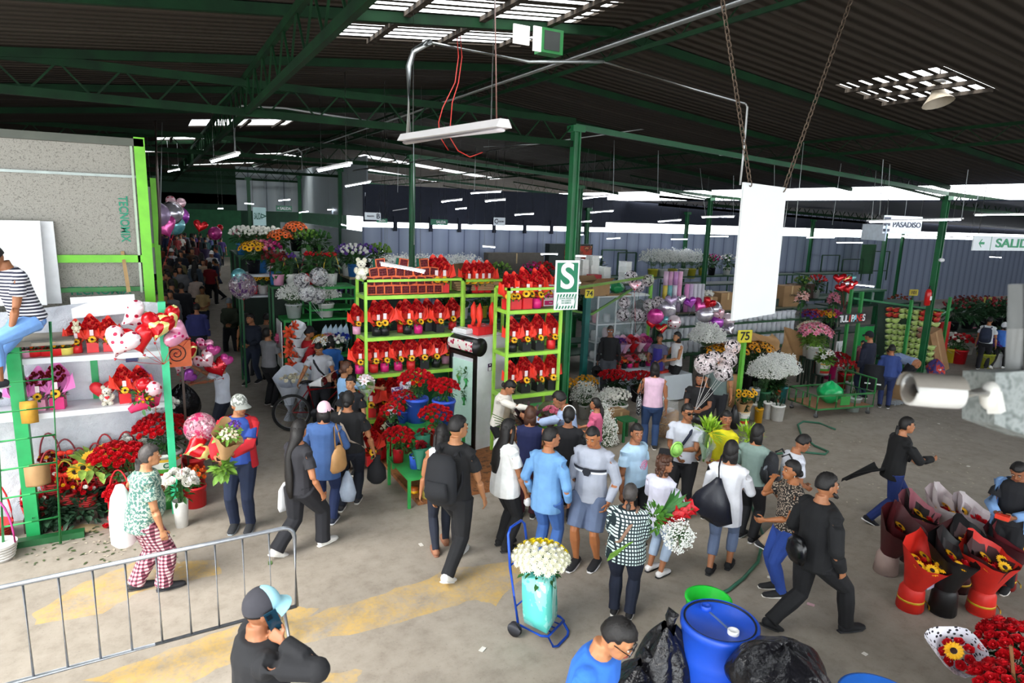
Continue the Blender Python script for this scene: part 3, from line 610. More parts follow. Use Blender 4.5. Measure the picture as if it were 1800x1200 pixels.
def foil(kind):
    k=('foil',kind)
    if k in _M: return _M[k]
    t=NT('foil_'+kind); t.set(.22,.35)
    def vor(sc,stops,rnd=.6):
        n=t.n('TexVoronoi',Scale=sc,Randomness=rnd); t.l(t.co(),n.inputs['Vector']); return t.ramp(n.outputs['Distance'],stops,'CONSTANT')
    if kind=='red': t.col(t.ramp(t.noise(3,2),[(.35,'#b00a18'),(.65,'#e0242a')]))
    elif kind=='reddots': t.col(vor(24,[(0,'#f0c8c8'),(.16,'#c0101e')]))
    elif kind=='pinkhearts': t.col(vor(13,[(0,'#b01234'),(.3,'#f1c9d4')]))
    elif kind=='whitehearts': t.col(vor(11,[(0,'#a8163a'),(.27,'#f4e3e8')]))
    elif kind=='redyellow': t.col(t.ramp(t.noise(3.2,2),[(.0,'#c4141e'),(.52,'#e8e08a'),(.6,'#c4141e'),(.8,'#e9b64a')],'CONSTANT'))
    elif kind=='pinkmulti': t.col(vor(15,[(0,'#a1123c'),(.2,'#e0408c'),(.34,'#e8a0bc')],1.))
    elif kind=='purple': t.col(t.ramp(t.noise(4,3),[(.4,'#8a2aa0'),(.6,'#c060c8')]))
    elif kind=='magenta': t.col(t.ramp(t.noise(4,3),[(.4,'#b0187a'),(.6,'#e060a8')]))
    elif kind=='silver': t.set(.2,.7); t.col(t.ramp(t.noise(5,3),[(.4,'#c0bcc9'),(.6,'#ebe8f0')]))
    elif kind=='teal': t.col(t.ramp(t.noise(4,3),[(.4,'#5aa7b0'),(.6,'#8fd0d4')]))
    elif kind=='lilac': t.set(.25,.3); t.col(t.ramp(t.noise(5,2),[(.4,'#9a86a6'),(.6,'#b9a4c4')]))
    _M[k]=t.m; return t.m
def clearball(seed,dark='#151515',lite='#e9dfe2'):
    k=('clear',seed,dark,lite)
    if k in _M: return _M[k]
    t=NT('printed_clear_film'); t.set(.15); f=t.noise(7,3,rough=.7); t.col(t.ramp(f,[(.36,dark),(.42,lite),(.6,'#ffffff')],'CONSTANT'))
    a=t.ramp(f,[(0,'#ffffff'),(.42,'#bcbcbc'),(.5,'#6a6a6a'),(.56,'#d0d0d0')],'CONSTANT'); t.l(a,t.b.inputs['Alpha']); _M[k]=t.m; return t.m
HEART=heart_mb(1,.42)
def balloon(label,c,s,kind,face=None,tilt=0.,spin=0.,group=None,name='heart_balloon',knot=None,rnd=False,string='#c8202a'):
    """foil balloon; face: heading the flat side points to; knot: where the string ends"""
    c=V(c); root=thing(name,label,'balloon',c,0,group); px=proj(c)[0]
    h=(away(px)+180+(face or 0)); M=Matrix.Rotation(radians(h+90),4,'Z')@Matrix.Rotation(radians(tilt),4,'X')@Matrix.Rotation(radians(spin),4,'Y')
    b=MB()
    if rnd:
        b.ell((0,0,0),1,.6 if rnd=='flat' else 1,1,18,12)
        b2=MB(); put(b2,b,M@Matrix.Diagonal((s,s,s,1)))
    else: b2=MB(); put(b2,HEART,M@Matrix.Diagonal((s,s,s,1)))
    o=b2.build('foil' if isinstance(kind,str) else 'film',foil(kind) if isinstance(kind,str) else kind,root)
    lo=M@V((0,0,-s*1.0)); b=MB(); k=V(knot)-c if knot is not None else lo+V((0,0,-.25)); b.tube([lo*.95,lo.lerp(k,.5)+V((.01,0,-.01)),k],.0035,5); b.loft([(lo*.93,.02*s/.2),(lo*1.06,.006)],6)
    b.build('ribbon' if knot is not None else 'neck',mat(string,.4),root); return root
def lamp(label,a,b_,lit=True,up=None,conduit=False,group=None):
    a,b_=V(a),V(b_); d=b_-a; L=d.length; c=(a+b_)/2; root=thing('tube_lamp',label,'lamp',c,0,group); h=d/2; dn=V((0,0,1))
    b=MB(); x=d.normalized().cross(dn).normalized(); sec=[(-.055,.0),(-.03,.045),(.03,.045),(.055,.0)] if not lit else [(-.035,.0),(-.03,.03),(.03,.03),(.035,.0)]
    b.prism([-h*1.02+x*p+dn*q for p,q in sec],d*1.02,0); b.build('housing',mat('#d9d6d6',.5,0,.04),root)
    b=MB(); 
    b.loft([(-h*.97-dn*.012,.018 if lit else .03,.018 if lit else .012),(h*.97-dn*.012,.018 if lit else .03,.018 if lit else .012)],8)
    b.build('tube',TUBE if lit else mat('#c8c2c4',.5,0,.04),root)
    top=(up if up else (rz_(c.x)-.05 if c.x<17 else lr(c.x)-.05)-.06*L)-c.z
    for s in(-.8,.8):
        p=h*s+dn*.03
        if top>.1: b=MB(); b.tube([p,(p.x,p.y,top)],.006 if conduit else .004,5); b.build('rod',PIPE,root)
    return root
TUBE=mat('#eaf0ff',.4,em=26.)
def bar_sign(name,label,c,w,h,parts,rz,th=.02,bgc='#e6e9e6',hang=None,cat='sign'):
    root=thing(name,label,cat,c,rz); b=MB(); b.box((0,0,0),(w,th,h)); b.build('board',mat(bgc,.4,0,.03),root)
    if hang:
        b=MB()
        for s in(-.45,.45): b.tube([(s*w,0,h/2),(s*w,0,h/2+hang)],.006,5)
        b.build('cable',PIPE,root)
    return root
def carton(name,label,c,d,rz=0.,m=None,group=None,flap=True,open_=False,mark=None):
    root=thing(name,label,'box',c,rz,group); x,y,z=d; b=MB()
    if open_:
        t=.008
        for q,e in(((0,-y/2,z/2),(x,t,z)),((0,y/2,z/2),(x,t,z)),((-x/2,0,z/2),(t,y,z)),((x/2,0,z/2),(t,y,z)),((0,0,t/2),(x,y,t))): b.box(q,e)
    else: b.box((0,0,z/2),(x,y,z)); b.box((0,0,z+.002),(x*.99,.05,.004),0,1); b.box((0,-y/2-.001,z*.8),(.05,.003,z*.4),0,1)
    b.build('carton',[m or CARD,mat('#c2a678',.4)],root)
    if flap and open_:
        for s in(-1,1): b=MB(); b.box((0,0,y*.22),(x,.006,y*.44)); o=b.build('flap',m or CARD,root,(0,s*y/2,z)); o.rotation_euler.x=-s*.9
    return root
def frame_table(label,x0,x1,y0,y1,z,c=GREEN,top='#2d6a40',name='market_table',legs=True,lip=.05,shelf=None,cat='table',group=None,panel=None):
    cx,cy=(x0+x1)/2,(y0+y1)/2; root=thing(name,label,cat,(cx,cy,0),0,group); m=paint(c); w=.04; X,Y=(x1-x0)/2,(y1-y0)/2
    b=MB(); b.box((0,0,z-lip/2),(2*X,2*Y,lip)); b.build('top',paint(top,.6),root)
    if legs:
        for i in(-1,1):
            for j in(-1,1): b=MB(); b.box((i*(X-w/2),j*(Y-w/2),(z-lip)/2),(w,w,z-lip)); b.build('leg',m,root)
    if panel: b=MB(); b.box((0,-Y+.05,z*.5),(2*X-.09,.02,z-lip-.06)); b.box((-X+.05,0,z*.5),(.02,2*Y-.09,z-lip-.06)); b.build('side_panel',paint(panel,.8),root)
    for s in(shelf or []): b=MB(); b.box((0,0,s-.02),(2*X-.01,2*Y-.01,.04)); b.build('shelf',paint(top,.6),root)
    return root
def rack(label,x0,x1,y0,y1,zs,ztop,c=LIME,w=.045,back=None,name='shelf_rack',post=True,z0=0,top='#7da05a'):
    cx,cy=(x0+x1)/2,(y0+y1)/2; root=thing(name,label,'rack',(cx,cy,0),0); m=paint(c,.4); X,Y=(x1-x0)/2,(y1-y0)/2
    for i in(-1,1):
        for j in(-1,1): b=MB(); b.box((i*(X-w/2),j*(Y-w/2),(ztop+z0)/2),(w,w,ztop-z0)); b.build('post',m,root)
    for z in zs:
        b=MB(); b.box((0,0,z-.012),(2*X-.02,2*Y-.02,.02),0,1)
        for q,e in(((0,-Y+.02,z-.03),(2*X,.042,.06)),((0,Y-.02,z-.03),(2*X,.042,.06)),((-X+.02,0,z-.03),(.042,2*Y,.06)),((X-.02,0,z-.03),(.042,2*Y,.06))): b.box(q,e)
        b.build('shelf',[m,paint(top,.6)],root)
    b=MB()
    for q,e in(((0,-Y+.02,ztop-.02),(2*X,.04,.04)),((0,Y-.02,ztop-.02),(2*X,.04,.04)),((-X+.02,0,ztop-.02),(.04,2*Y,.04)),((X-.02,0,ztop-.02),(.04,2*Y,.04))): b.box(q,e)
    b.build('top_rail',m,root)
    if back: b=MB(); b.box((0,Y-.005,back[1]),(2*X-.1,.01,back[2])); b.build('back_panel',paint(back[0],.7),root)
    return root
# ---------- wrapped arrangements ----------
def m_wrap(seed,w=.15,h=.40):
    b=MB()
    def f(u,v):   # hooded sheet: pointed arch behind, two wings falling to the front
        a=pi*(-.18+1.36*u); r=.05+w*(v**.8)*(1-.38*v*v); z=.0+h*v*(.62+.38*max(0,sin(a)))+ .1*h*v*v*max(0,sin(a))**6
        r*=1+.08*sin(a*4+seed); return (r*cos(a)*(1.05-.45*v*v*max(0,sin(a))),r*sin(a)*.62-.01,z)
    b.grid(f,20,7)
    for s in(1,-1): b.grid(lambda u,v: (s*(.05+.13*v+.03*u*v),-.05-.05*u*v+.05*v,.05+(.25*v)*(1-u*.75)),5,5)
    return b
def m_roses(seed,n=17,w=.085,z0=.17,z1=.36):
    b=MB(); rr=random.Random(seed)
    for i in range(n):
        k=(i+.5)/n; z=z0+(z1-z0)*k; x=w*sin(i*2.4)*sin(pi*min(.98,.25+.6*k))*1.05; put(b,ROSE,TRS((x,-.035+.07*k,z),(x*2,-.8,.7),.029,rr.uniform(0,6)))
    return b
WR=[m_wrap(s).mesh('wrap',PAPER_R) for s in range(3)]; WRP=[m_wrap(s,.16,.42).mesh('wrap',mat('#d873b8',.6,0,.1,6.,.1)) for s in range(2)]
RB=[m_roses(s).mesh('rose_bunch',[RED]) for s in range(3)]; RBD=[m_roses(s+9).mesh('rose_bunch',[DRED]) for s in range(2)]
SUNM=SUN.mesh('sunflower',[YEL,BRN]); ROSEM=ROSE.mesh('rose',[RED]); 
def m_greens(seed,r=.1):
    b=MB(); leaves(b,(0,-.03,.03),r,.05,46,.05,0,rr=random.Random(seed)); return b
GRN=[m_greens(s).mesh('foliage',[LEAF]) for s in range(3)]
POTC=dict(black='#16171b',red='#d8242a',magenta='#d81e78',pink='#eaa5c4',blue='#3c62d8',yellow='#e6d86a',white='#e8e8e4',crimson='#b3131f')
_pot={}
def potmesh(c,sq,r=.078,h=.15):
    k=(c,sq,r,h)
    if k not in _pot:
        b=MB()
        if sq: 
            b.box((0,0,h/2),(r*2,r*2,h)); b.box((0,0,h),(r*2.1,r*2.1,.012))
        else: b.lathe([(.001,0),(r*.96,0),(r,h),(r*.92,h),(r*.9,h-.02),(.001,h-.02)],18)
        _pot[k]=b.mesh('pot',mat(POTC[c],.4,0,.05))
    return _pot[k]
def arrangement(label,c,pot='black',sq=False,group=None,rz=0.,sc=1.,wrap=WR,rose=RB,sun=(0.,-.1,.06),k=0,card=True,two=False,name='flower_arrangement',sunflower=True):
    root=thing(name,label,'flower arrangement',c,rz,group); root.scale=(sc,)*3; ph=.15
    inst(potmesh(pot,sq),'pot',root); inst(GRN[k%3],'foliage',root,(0,0,ph)); inst(wrap[k%len(wrap)],'wrap',root,(0,.01,ph)); inst(rose[k%len(rose)],'rose_bunch',root,(0,.01,ph+.02))
    if sunflower:
        for q in((0,) if not two else (-1,1)):
            o=inst(SUNM,'sunflower',root,(sun[0]+q*.05,sun[1],ph+sun[2]+abs(q)*.01)); o.scale=(.06,)*3; o.rotation_euler=(radians(62),0,q*.4+.2*((k%3)-1))
    if card: b=MB(); b.box((0,-.07,ph+.16),(.05,.006,.09)); b.build('card',mat('#efd9dc',.5),root)
    return root
# ---------- left rack ----------
LY0,LY1=10.5,11.05
rack('lime green steel shelf rack beside the black framed drinks cooler',2.97,4.75,LY0,LY1,[2.75,2.05,1.41,.62],3.02,back=('#145e38',1.0,1.5))
XR=lambda px,py,Y: P(px,py,Y=Y).x
B=[(627,587,'pink',0,.9,0),(662,592,'black',0,1.05,1),(676,592,'black',0,1.1,1),(705,585,'red',0,.95,0),(716,588,'black',0,1.05,1),(735,586,'magenta',0,1.05,0),(752,584,'black',1,1.,1),(771,583,'black',1,1.,1),(795,580,'red',0,1.,0)]
for i,(px,py,c,q,s,t) in enumerate(B):
    Y=10.68 if i in(1,2,4,5,7) else 10.86
    if i==0: Y=10.92
    arrangement(f'red wrapped roses in {c} pot, {ORD[i]} from left on second shelf of left rack',(XR(px,py,Y),Y,2.055),c,q,'rose arrangements on the second shelf of the left rack',R.uniform(-12,12),s*.98,k=i)
Cc=[(632,655,'magenta',0),(648,652,'magenta',0),(657,648,'red',0),(676,657,'magenta',0),(700,653,'magenta',0),(722,651,'red',0),(745,649,'black',1),(766,645,'black',0),(783,641,'pink',0)]
for i,(px,py,c,q) in enumerate(Cc):
    Y=10.7 if i not in(1,8) else 10.9
    arrangement(f'red wrapped roses in {c} pot, {ORD[i]} from left on third shelf of left rack',(XR(px,py,Y),Y,1.415),c,q,'rose arrangements on the third shelf of the left rack',R.uniform(-14,14),1.0,k=i+1)
# orange trimmed rose boxes piled on the top shelf
DG=mat('#6a0d16',.5,0,.3,40.); OT=mat('#d9602a',.5); GT=mat('#1f6f5a',.5)
def rosebox(seed):
    b=MB(); rr=random.Random(seed); w,h,d=.15,.14,.16
    b.box((0,0,0),(w,d,h),0,2); b.box((0,-d/2-.003,0),(w*.94,.006,h*.94),0,0)
    for s in(-1,1): b.box((s*w/2,-d/2,0),(.014,.03,h*1.06),0,1); b.box((0,-d/2,s*h/2),(w*1.06,.03,.014),0,1)
    for i in range(9): put(b,ROSE,TRS(((i%3-1)*.042,-d/2-.0,(i//3-1)*.04),(rr.uniform(-.2,.2),-1,rr.uniform(-.2,.2)),.026,i),0)
    return b.mesh('rose_pack',[DG,OT,GT])
RBX=[rosebox(s) for s in range(3)]; rows=[(643,508,9,.155),(641,489,9,.155),(648,473,8,.16),(655,462,3,.2)]; n=0
for j,(px,py,cnt,st) in enumerate(rows):
    x0=XR(px+8,py,10.66)
    for i in range(cnt):
        x=x0+i*st*(.95 if j<3 else .3 if i==1 else 1.)
        if j==3: x=x0+[.05,.45,.82][i]
        r=thing('rose_pack',f'orange trimmed rose pack, {ORD[i]} from left in {["bottom","second","third","top"][j]} row of the pile','flowers',(x,10.68+.02*j+R.uniform(-.01,.01),2.76+.075+j*.147),R.uniform(-3,3),'rose packs piled on the left rack')
        o=inst(RBX[(i+j)%3],'pack',r); o.rotation_euler=(0,radians(R.uniform(-16,16)*(j>0)),0); n+=1
for i,(px,py,c,q) in enumerate(((764,516,'red',0),(778,516,'red',1))):
    arrangement(f'red wrapped roses in a red {"square" if q else "round"} pot beside the pile of rose packs',(XR(px,py,10.7),10.7,2.755),c,q,'rose arrangements on the top shelf of the left rack',0,1.12,k=i)
# white flower puppy on the corner of the rack
def puppy(label,c,rz,s,m,nose=True,heart=None,cat='flower toy'):
    r=thing('flower_toy',label,cat,c,rz); rr=random.Random(3); b=MB()
    for cc,rx in(((0,0,.1),(.085,.07,.1)),((0,-.02,.25),(.075,.07,.07)),((-.05,-.07,.03),(.035,.05,.035)),((.05,-.07,.03),(.035,.05,.035)),((-.085,-.02,.14),(.03,.035,.05)),((.085,-.02,.14),(.03,.035,.05)),((-.055,0,.32),(.025,.02,.03)),((.055,0,.32),(.025,.02,.03)),((0,-.085,.235),(.03,.025,.025))):
        b.ell(cc,*rx,10,7)
        for d in fib(26,2): 
            p=V(cc)+V((d.x*rx[0],d.y*rx[1],d.z*rx[2])); put(b,DAISY,TRS(p,d,.019,rr.uniform(0,6)))
    b.build('bloom_body',m,r)
    for x,z in((-.028,.265),(.028,.265),(0,.235)): b=MB(); b.ell((x,-.085 if z>.24 else -.112,z),.009 if z>.24 else .013,seg=8,rg=5); b.build('eye' if z>.24 else 'nose',BLACKP,r)
    if heart: b=MB(); put(b,HEART,TRS((0,-.09,.14),(0,0,1),.045)); b.build('heart',heart,r)
    r.scale=(s,)*3; return r
puppy('white flower puppy standing on the top corner of the left lime rack',(XR(636,478,10.6),10.62,3.03),-20,.95,mat('#e9e7d6',.8,0,.08,40.))
# flat cartons behind the pile
for i in range(4):
    r=thing('carton_sheet',f'flattened brown carton on the racks, {ORD[i]} from the bottom','cardboard',(5.15,10.95,2.79+i*.04),R.uniform(-12,12),'flattened cartons on the racks'); b=MB(); b.box((0,0,0),(.85,.55,.034)); b.build('sheet',CARD,r)
r=thing('carton_sheet','large bent brown carton leaning over the flattened cartons','cardboard',(5.1,11.05,2.98),8); b=MB(); b.grid(lambda u,v:((u-.5)*1.1,(v-.5)*.5,.12*sin(pi*u)+.12*v),8,3); b.build('sheet',CARD,r)
# middle rack behind the cooler
rack('lime green rack behind the cooler holding four red potted arrangements',4.78,5.62,10.6,11.1,[2.72,2.0,1.3],2.98)
for i,(px,py,c) in enumerate(((822,515,'black'),(835,517,'red'),(845,518,'red'),(857,519,'red'))):
    arrangement(f'red wrapped roses in {c} pot, {ORD[i]} from left on rack behind cooler',(XR(px,py,10.75),10.75,2.725),c,False,'rose arrangements behind the cooler',R.uniform(-9,9),1.0,k=i,two=True)
# ---------- right rack ----------
RY0,RY1=9.3,9.8
rack('lime green steel shelf rack in front of the green column with the S sign',4.99,6.06,RY0,RY1,[2.6,1.88,1.15],2.97)
D=[(872,540,'red',1,1.),(890,542,'red',1,.95),(905,541,'red',1,1.),(922,540,'red',1,1.12),(943,538,'magenta',0,1.08),(955,528,'red',1,1.15)]
for i,(px,py,c,q,s) in enumerate(D):
    Y=9.48 if i!=5 else 9.66
    arrangement(f'red wrapped roses in {c} pot, {ORD[i]} from left on top shelf of right rack',(max(5.1,XR(px,py,Y)),Y,2.605),c,q,'rose arrangements on the top shelf of the right rack',R.uniform(-10,10),s*1.05,k=i,two=i%2==1)
Eh=[(900,616,'black',0,1.),(922,614,'black',1,1.),(945,611,'black',1,1.05),(968,609,'red',0,1.05)]
for i,(px,py,c,q,s) in enumerate(Eh):
    arrangement(f'red wrapped roses in {c} pot, {ORD[i]} from left on second shelf of right rack',(max(5.1,XR(px,py,9.46)),9.46,1.885),c,q,'rose arrangements on the second shelf of the right rack',R.uniform(-10,10),s,k=i)
Fh=[(898,695,'black',0,.95),(920,692,'black',1,1.1),(945,688,'black',1,1.05),(968,682,'black',1,1.1)]
for i,(px,py,c,q,s) in enumerate(Fh):
    arrangement(f'red wrapped roses in black pot, {ORD[i]} from left on lowest shelf of right rack',(max(5.1,XR(px,py,9.46)),9.46,1.155),c,q,'rose arrangements on the lowest shelf of the right rack',R.uniform(-10,10),s,k=i)
for i in range(3):
    r=thing('gift_box',f'white and magenta gift box, {ORD[i]} from the bottom of its stack','box',(6.0-.02*i,9.66,2.612+i*.125),0,'magenta gift boxes'); r.location.x=5.93; b=MB(); b.box((0,0,.06),(.2,.22,.115)); b.box((-.005,-.112,.06),(.17,.004,.075),0,1); b.build('carton',[WHITEP,mat('#c8286e',.5)],r); text('Rosa',.03,WHITEP,r,(.03,-.116,.06))
# ---------- cooler ----------
ck=thing('drinks_cooler','white glass door cooler with black frame and rose picture on its header','cooler',(0,0,0)); 
K=V(P(834,797,Z=0)); kd=V((cos(radians(14)),sin(radians(14)),0)); kl=V((-kd.y,kd.x,0)); ck.location=K; ck.rotation_euler.z=radians(14)
b=MB(); b.box((.345,.37,1.05),(.66,.74,2.04)); b.build('cabinet',mat('#d9dde2',.35,0,.05),ck)
BK=mat('#0e0f12',.35,0,.1)
b=MB()
for q,e in(((0,.035,.89),(.05,.07,1.74)),((0,.705,.89),(.05,.07,1.74)),((0,.37,.06),(.05,.74,.12)),((0,.37,1.73),(.05,.74,.06))): b.box(q,e)
b.build('door_frame',BK,ck); 
b=MB(); b.box((-.002,.37,.87),(.006,.6,1.5)); b.build('door_glass',mat('#dff0ea',.05,alpha=.22),ck)
b=MB(); b.box((.006,.37,.87),(.004,.6,1.5)); b.build('interior',mat('#bfe3d6',.4,em=.12),ck)  # backing glows faintly to stand in for the cooler's inner lamp
b=MB(); b.lathe([(.001,0),(.16,0),(.16,.74),(.001,.74)],20); o=b.build('header',BK,ck,(.06,.71,1.9)); o.rotation_euler=(radians(90),0,0); o.scale=(.9,1,1)
pt=NT('rose_picture'); pt.set(.4); n_=pt.n('TexVoronoi',Scale=14.); pt.l(pt.co(),n_.inputs['Vector']); pt.col(pt.ramp(n_.outputs['Distance'],[(0,'#a0143a'),(.3,'#d85a7a'),(.4,'#e6e3dc')],'CONSTANT'))
b=MB(); b.grid(lambda u,v:(.06-.148*cos(v*1.1-.55)-.0,.03+u*.68,1.9+.165*sin(v*1.1-.55)),4,6); b.build('header_picture',pt.m,ck)
b=MB(); b.bar((-.035,.66,.7),(-.035,.66,1.15),.02); b.build('handle',CHROME,ck)
for z in(.45,.8,1.15): b=MB(); b.box((.02,.37,z),(.03,.58,.012)); b.build('wire_shelf',CHROME,ck)
b=MB(); b.box((.3,-.004,1.52),(.09,.004,.13)); b.box((.3,-.006,1.49),(.065,.003,.06),0,1); b.box((.3,-.006,1.56),(.03,.003,.02),0,1); b.build('sticker',[mat('#3a1a4a',.5),WHITEP],ck)
for i,(y,z,m) in enumerate(((.25,1.17,LEAF),(.45,1.17,LEAFL),(.3,.82,LEAF))):
    r=thing('wrapped_bunch',f'green bunch in cellophane inside the cooler, {["upper left","upper right","lower"][i]}','flowers',K+kd*.0+kl*y+V((0,0,z-.0)),14); b=MB(); leaves(b,(-.02,0,.2),.035,.14,50,.05); b.loft([((-.02,0,0),.02,.03),((-.02,0,.14),.022,.06)],8,1); b.build('leaves',[m,mat('#3fae5a',.4)],r)
# red boxes and paper cones on the cooler
def kp(x,y,z): return K+kd*x+kl*y+V((0,0,z))
for i,(x,y,s,co) in enumerate(((.2,.2,.15,1),(.36,.2,.15,0),(.5,.22,.14,1),(.25,.42,.14,1),(.45,.45,.14,0))):
    r=thing('gift_box',f'red gift box {"with a red paper cone" if co else "without a cone"} on the cooler, {["front left","front middle","front right","rear left","rear right"][i]} one','box',kp(x,y,2.075),14,'red gift boxes on the cooler'); b=MB(); b.box((0,0,.07),(s,s,.14)); b.build('carton',mat('#d8262a',.5,0,.05),r)
    if co: b=MB(); b.loft([((0,0,.14),.045),((.01,0,.3),.062),((.0,0,.46),.05),((.02,.01,.55),.006)],10); b.build('paper_cone',PAPER_R,r)
r=thing('foam_tray','white foam tray lying on top of the cooler header','tray',kp(.1,.5,2.075),20); b=MB(); b.box((0,0,.035),(.2,.34,.06)); b.box((0,0,.075),(.17,.3,.02)); b.build('tray',WHITEP,r)
# S safe zone sign on the column
sg=bar_sign('safety_sign','green and white safe zone sign with a large S on the column','',0,0,0,0) if 0 else thing('safety_sign','green and white safe zone sign with a large S on the column','sign',(6.1,9.28,3.0),-4)
w_=.46; gm=mat('#0f7a55',.5,0,.03)
b=MB(); b.box((0,0,0),(w_,.012,.84)); b.build('board',WHITEP,sg); b=MB(); b.box((0,-.007,.13),(w_*.87,.004,.5)); b.build('green_field',gm,sg)
b=MB()
for k in range(8):
    x=-.2+k*.058; c_=lambda v:max(-.2,min(.2,v)); b.poly([(c_(x-.06),-.0085,-.4),(c_(x-.03),-.0085,-.4),(c_(x+.06),-.0085,-.15),(c_(x+.03),-.0085,-.15)])
b.build('hatching',gm,sg); b=MB(); b.box((0,-.009,-.275),(w_*.68,.004,.15)); b.build('text_field',WHITEP,sg)
text('S',.6,WHITEP,sg,(0,-.012,.135),ext=.003); text('ZONA SEGURA\nEN CASOS\nDE SISMOS',.04,gm,sg,(0,-.013,-.262),ext=.001,fit=w_*.6)
# ---------- buckets of cut flowers ----------
def flowers(label,c,pot=None,pr=(.1,.12),ph=.3,fr=.2,n=24,src=ROSE,fm=RED,fs=.034,fz=.14,cap=.9,ind=False,leaf=LEAF,nl=60,ls=.07,group=None,name='rose_bucket',cat='flowers',bloom='rose',flat=.7,rz=0.,seed=0,stem=True,mi2=None,potm=None,bucket=True,lab=None,spread=1.,off=(0,0)):
    root=thing(name,label,cat,c,rz,group); rr=random.Random(seed+17)
    if pot or potm:
        b=bucket_mb(pr[0],pr[1],ph,rim=bucket); b.build('bucket' if bucket else 'vase',potm or mat(POTC.get(pot,pot),.4,0,.06),root)
        if bucket: bail(pr[1],ph).build('handle',GREYP,root)
    else: ph=0
    z=ph+fz; cc=(off[0],off[1],z)
    b=MB(); leaves(b,(off[0]*.7,off[1]*.7,ph+fz*.55),fr*.72*spread,fz*.75+.02,nl,ls,0,rr=rr,up=.1)
    if stem: stems(b,(0,0),pr[1]*.8 if pot or potm else fr*.4,max(.02,ph-.02),z,14,.006,rr=rr)
    b.build('foliage',leaf,root)
    fms=fm if isinstance(fm,list) else [fm]
    if ind:
        me=src.mesh(bloom,fms if len(fms)>1 and mi2 is not None else [fms[0]]); k=0
        for d in fib(n,cap):
            p=V(cc)+V((d.x*fr,d.y*fr,d.z*fr*flat))+V((rr.uniform(-1,1),rr.uniform(-1,1),rr.uniform(-1,1)))*fs*.3
            inst(me,bloom,root,M=TRS(p,V((d.x,d.y,d.z+.5)),fs*rr.uniform(.85,1.15),rr.uniform(0,6))); k+=1
    else:
        b=MB(); dome(b,src,cc,fr,n,fs,0,cap,flat,rr,mi2 is not None); b.build(bloom+'_bunch' if n>1 else bloom,fms,root)
    if lab:
        tx,tc,bands=lab; b=MB(); r=(pr[0]+pr[1])/2*1.03
        for k,(z0,z1,m) in enumerate(bands):
            b.grid(lambda u,v:((pr[0]+(pr[1]-pr[0])*((z0+(z1-z0)*v)/ph))*1.025*sin((u-.5)*2.6),-(pr[0]+(pr[1]-pr[0])*((z0+(z1-z0)*v)/ph))*1.025*cos((u-.5)*2.6),z0+(z1-z0)*v),12,1,k)
        b.build('label_band',[mat(x[2],.45,0,.03) for x in bands],root)
        if tx: text(tx,ph*.26,mat(tc,.5),root,(0,-r*1.06,ph*.58),ext=.002,rot=(pi/2,0,radians(2)))
    return root
CIL=('Cil','#0f6a4a',[(.05,.11,'#c8331e'),(.11,.17,'#58a63c'),(.17,.27,'#f0eee4'),(.27,.31,'#e8b43a')])
b=MB(); b.box((4.7,9.72,.03),(3.2,2.84,.06)); o=b.build('stall_platform',pat('speck','#7a4a2a','#9a6238',7,'#5a3a26')); tag(o,'low orange brown tiled platform under the lime racks','platform')
def stand(label,x,y,z,w,d,c='#2f9a4a'): return frame_table(label,x-w/2,x+w/2,y-d/2,y+d/2,z,c,c,'flower_stand',lip=.03,cat='stand')
PZ=.06
q=P(778,742,Y=9.4); stand('green stand carrying the two blue rose buckets',q.x-.12,9.5,q.z,.86,.62)
flowers('big blue bucket of red roses nearest the cooler door',(q.x,9.36,q.z),'blue',(.15,.185),.4,.24,44,fs=.042,fz=.16,nl=90,seed=1)
flowers('big blue bucket of red roses left of its twin by the cooler',(q.x-.36,9.62,q.z),'blue',(.15,.185),.4,.29,54,fs=.042,fz=.24,nl=80,seed=2)
q=P(765,785,Y=8.95); stand('small green stand under the tall red bucket of roses',q.x,8.95,q.z,.3,.3)
flowers('tall red bucket of red roses in front of the blue buckets',(q.x,8.95,q.z),'red',(.085,.12),.33,.26,46,fs=.038,fz=.14,nl=90,seed=3)
q=P(700,811,Y=8.95); stand('low green bench along the kerb under the rose pots',q.x+.16,8.72,q.z,.5,.95)
flowers('red pot of red roses on the low green bench',(q.x,8.95,q.z),'crimson',(.075,.09),.22,.24,46,fs=.038,fz=.14,nl=80,seed=4,bucket=False)
q2=P(724,806,Y=8.75); flowers('blue pot with leafy stems on the low green bench',(q2.x,8.62,q.z),'blue',(.07,.085),.2,.1,5,fs=.03,seed=5,bucket=False)
q=P(690,765,Y=9.5); flowers('loose red roses in a dark pot left of the blue buckets',(q.x,9.5,max(.06,q.z)),'black',(.08,.1),.24,.19,26,fs=.036,seed=6)
q=P(716,745,Y=9.6); stand('green stand behind the rose pots',q.x,9.75,q.z,.5,.3)
flowers('red roses in a blue pot beneath the big blue buckets',(q.x-.02,9.72,q.z),'blue',(.09,.11),.2,.22,34,fs=.037,seed=7,fz=.16)
flowers('orange and yellow daisies beside the printed sleeves',(q.x-.1,9.98,.62),'black',(.07,.08),.2,.14,20,src=DAISY,fm=ORG,fs=.04,seed=8,bloom='daisy',name='daisy_pot')
q=P(731,712,Y=10.15); flowers('yellow daisies behind the red roses',(q.x,10.2,max(.06,q.z)),'black',(.06,.07),.2,.1,12,src=DAISY,fm=YEL,fs=.045,seed=9,bloom='daisy',name='daisy_pot')
q=G(655,795); flowers('cream rose buds in a red vase at the kerb corner',(q.x+.12,q.y-.55,PZ),'crimson',(.075,.085),.42,.13,22,src=BUD,fm=CREAM,fs=.036,fz=.1,seed=10,bucket=False,bloom='bud')
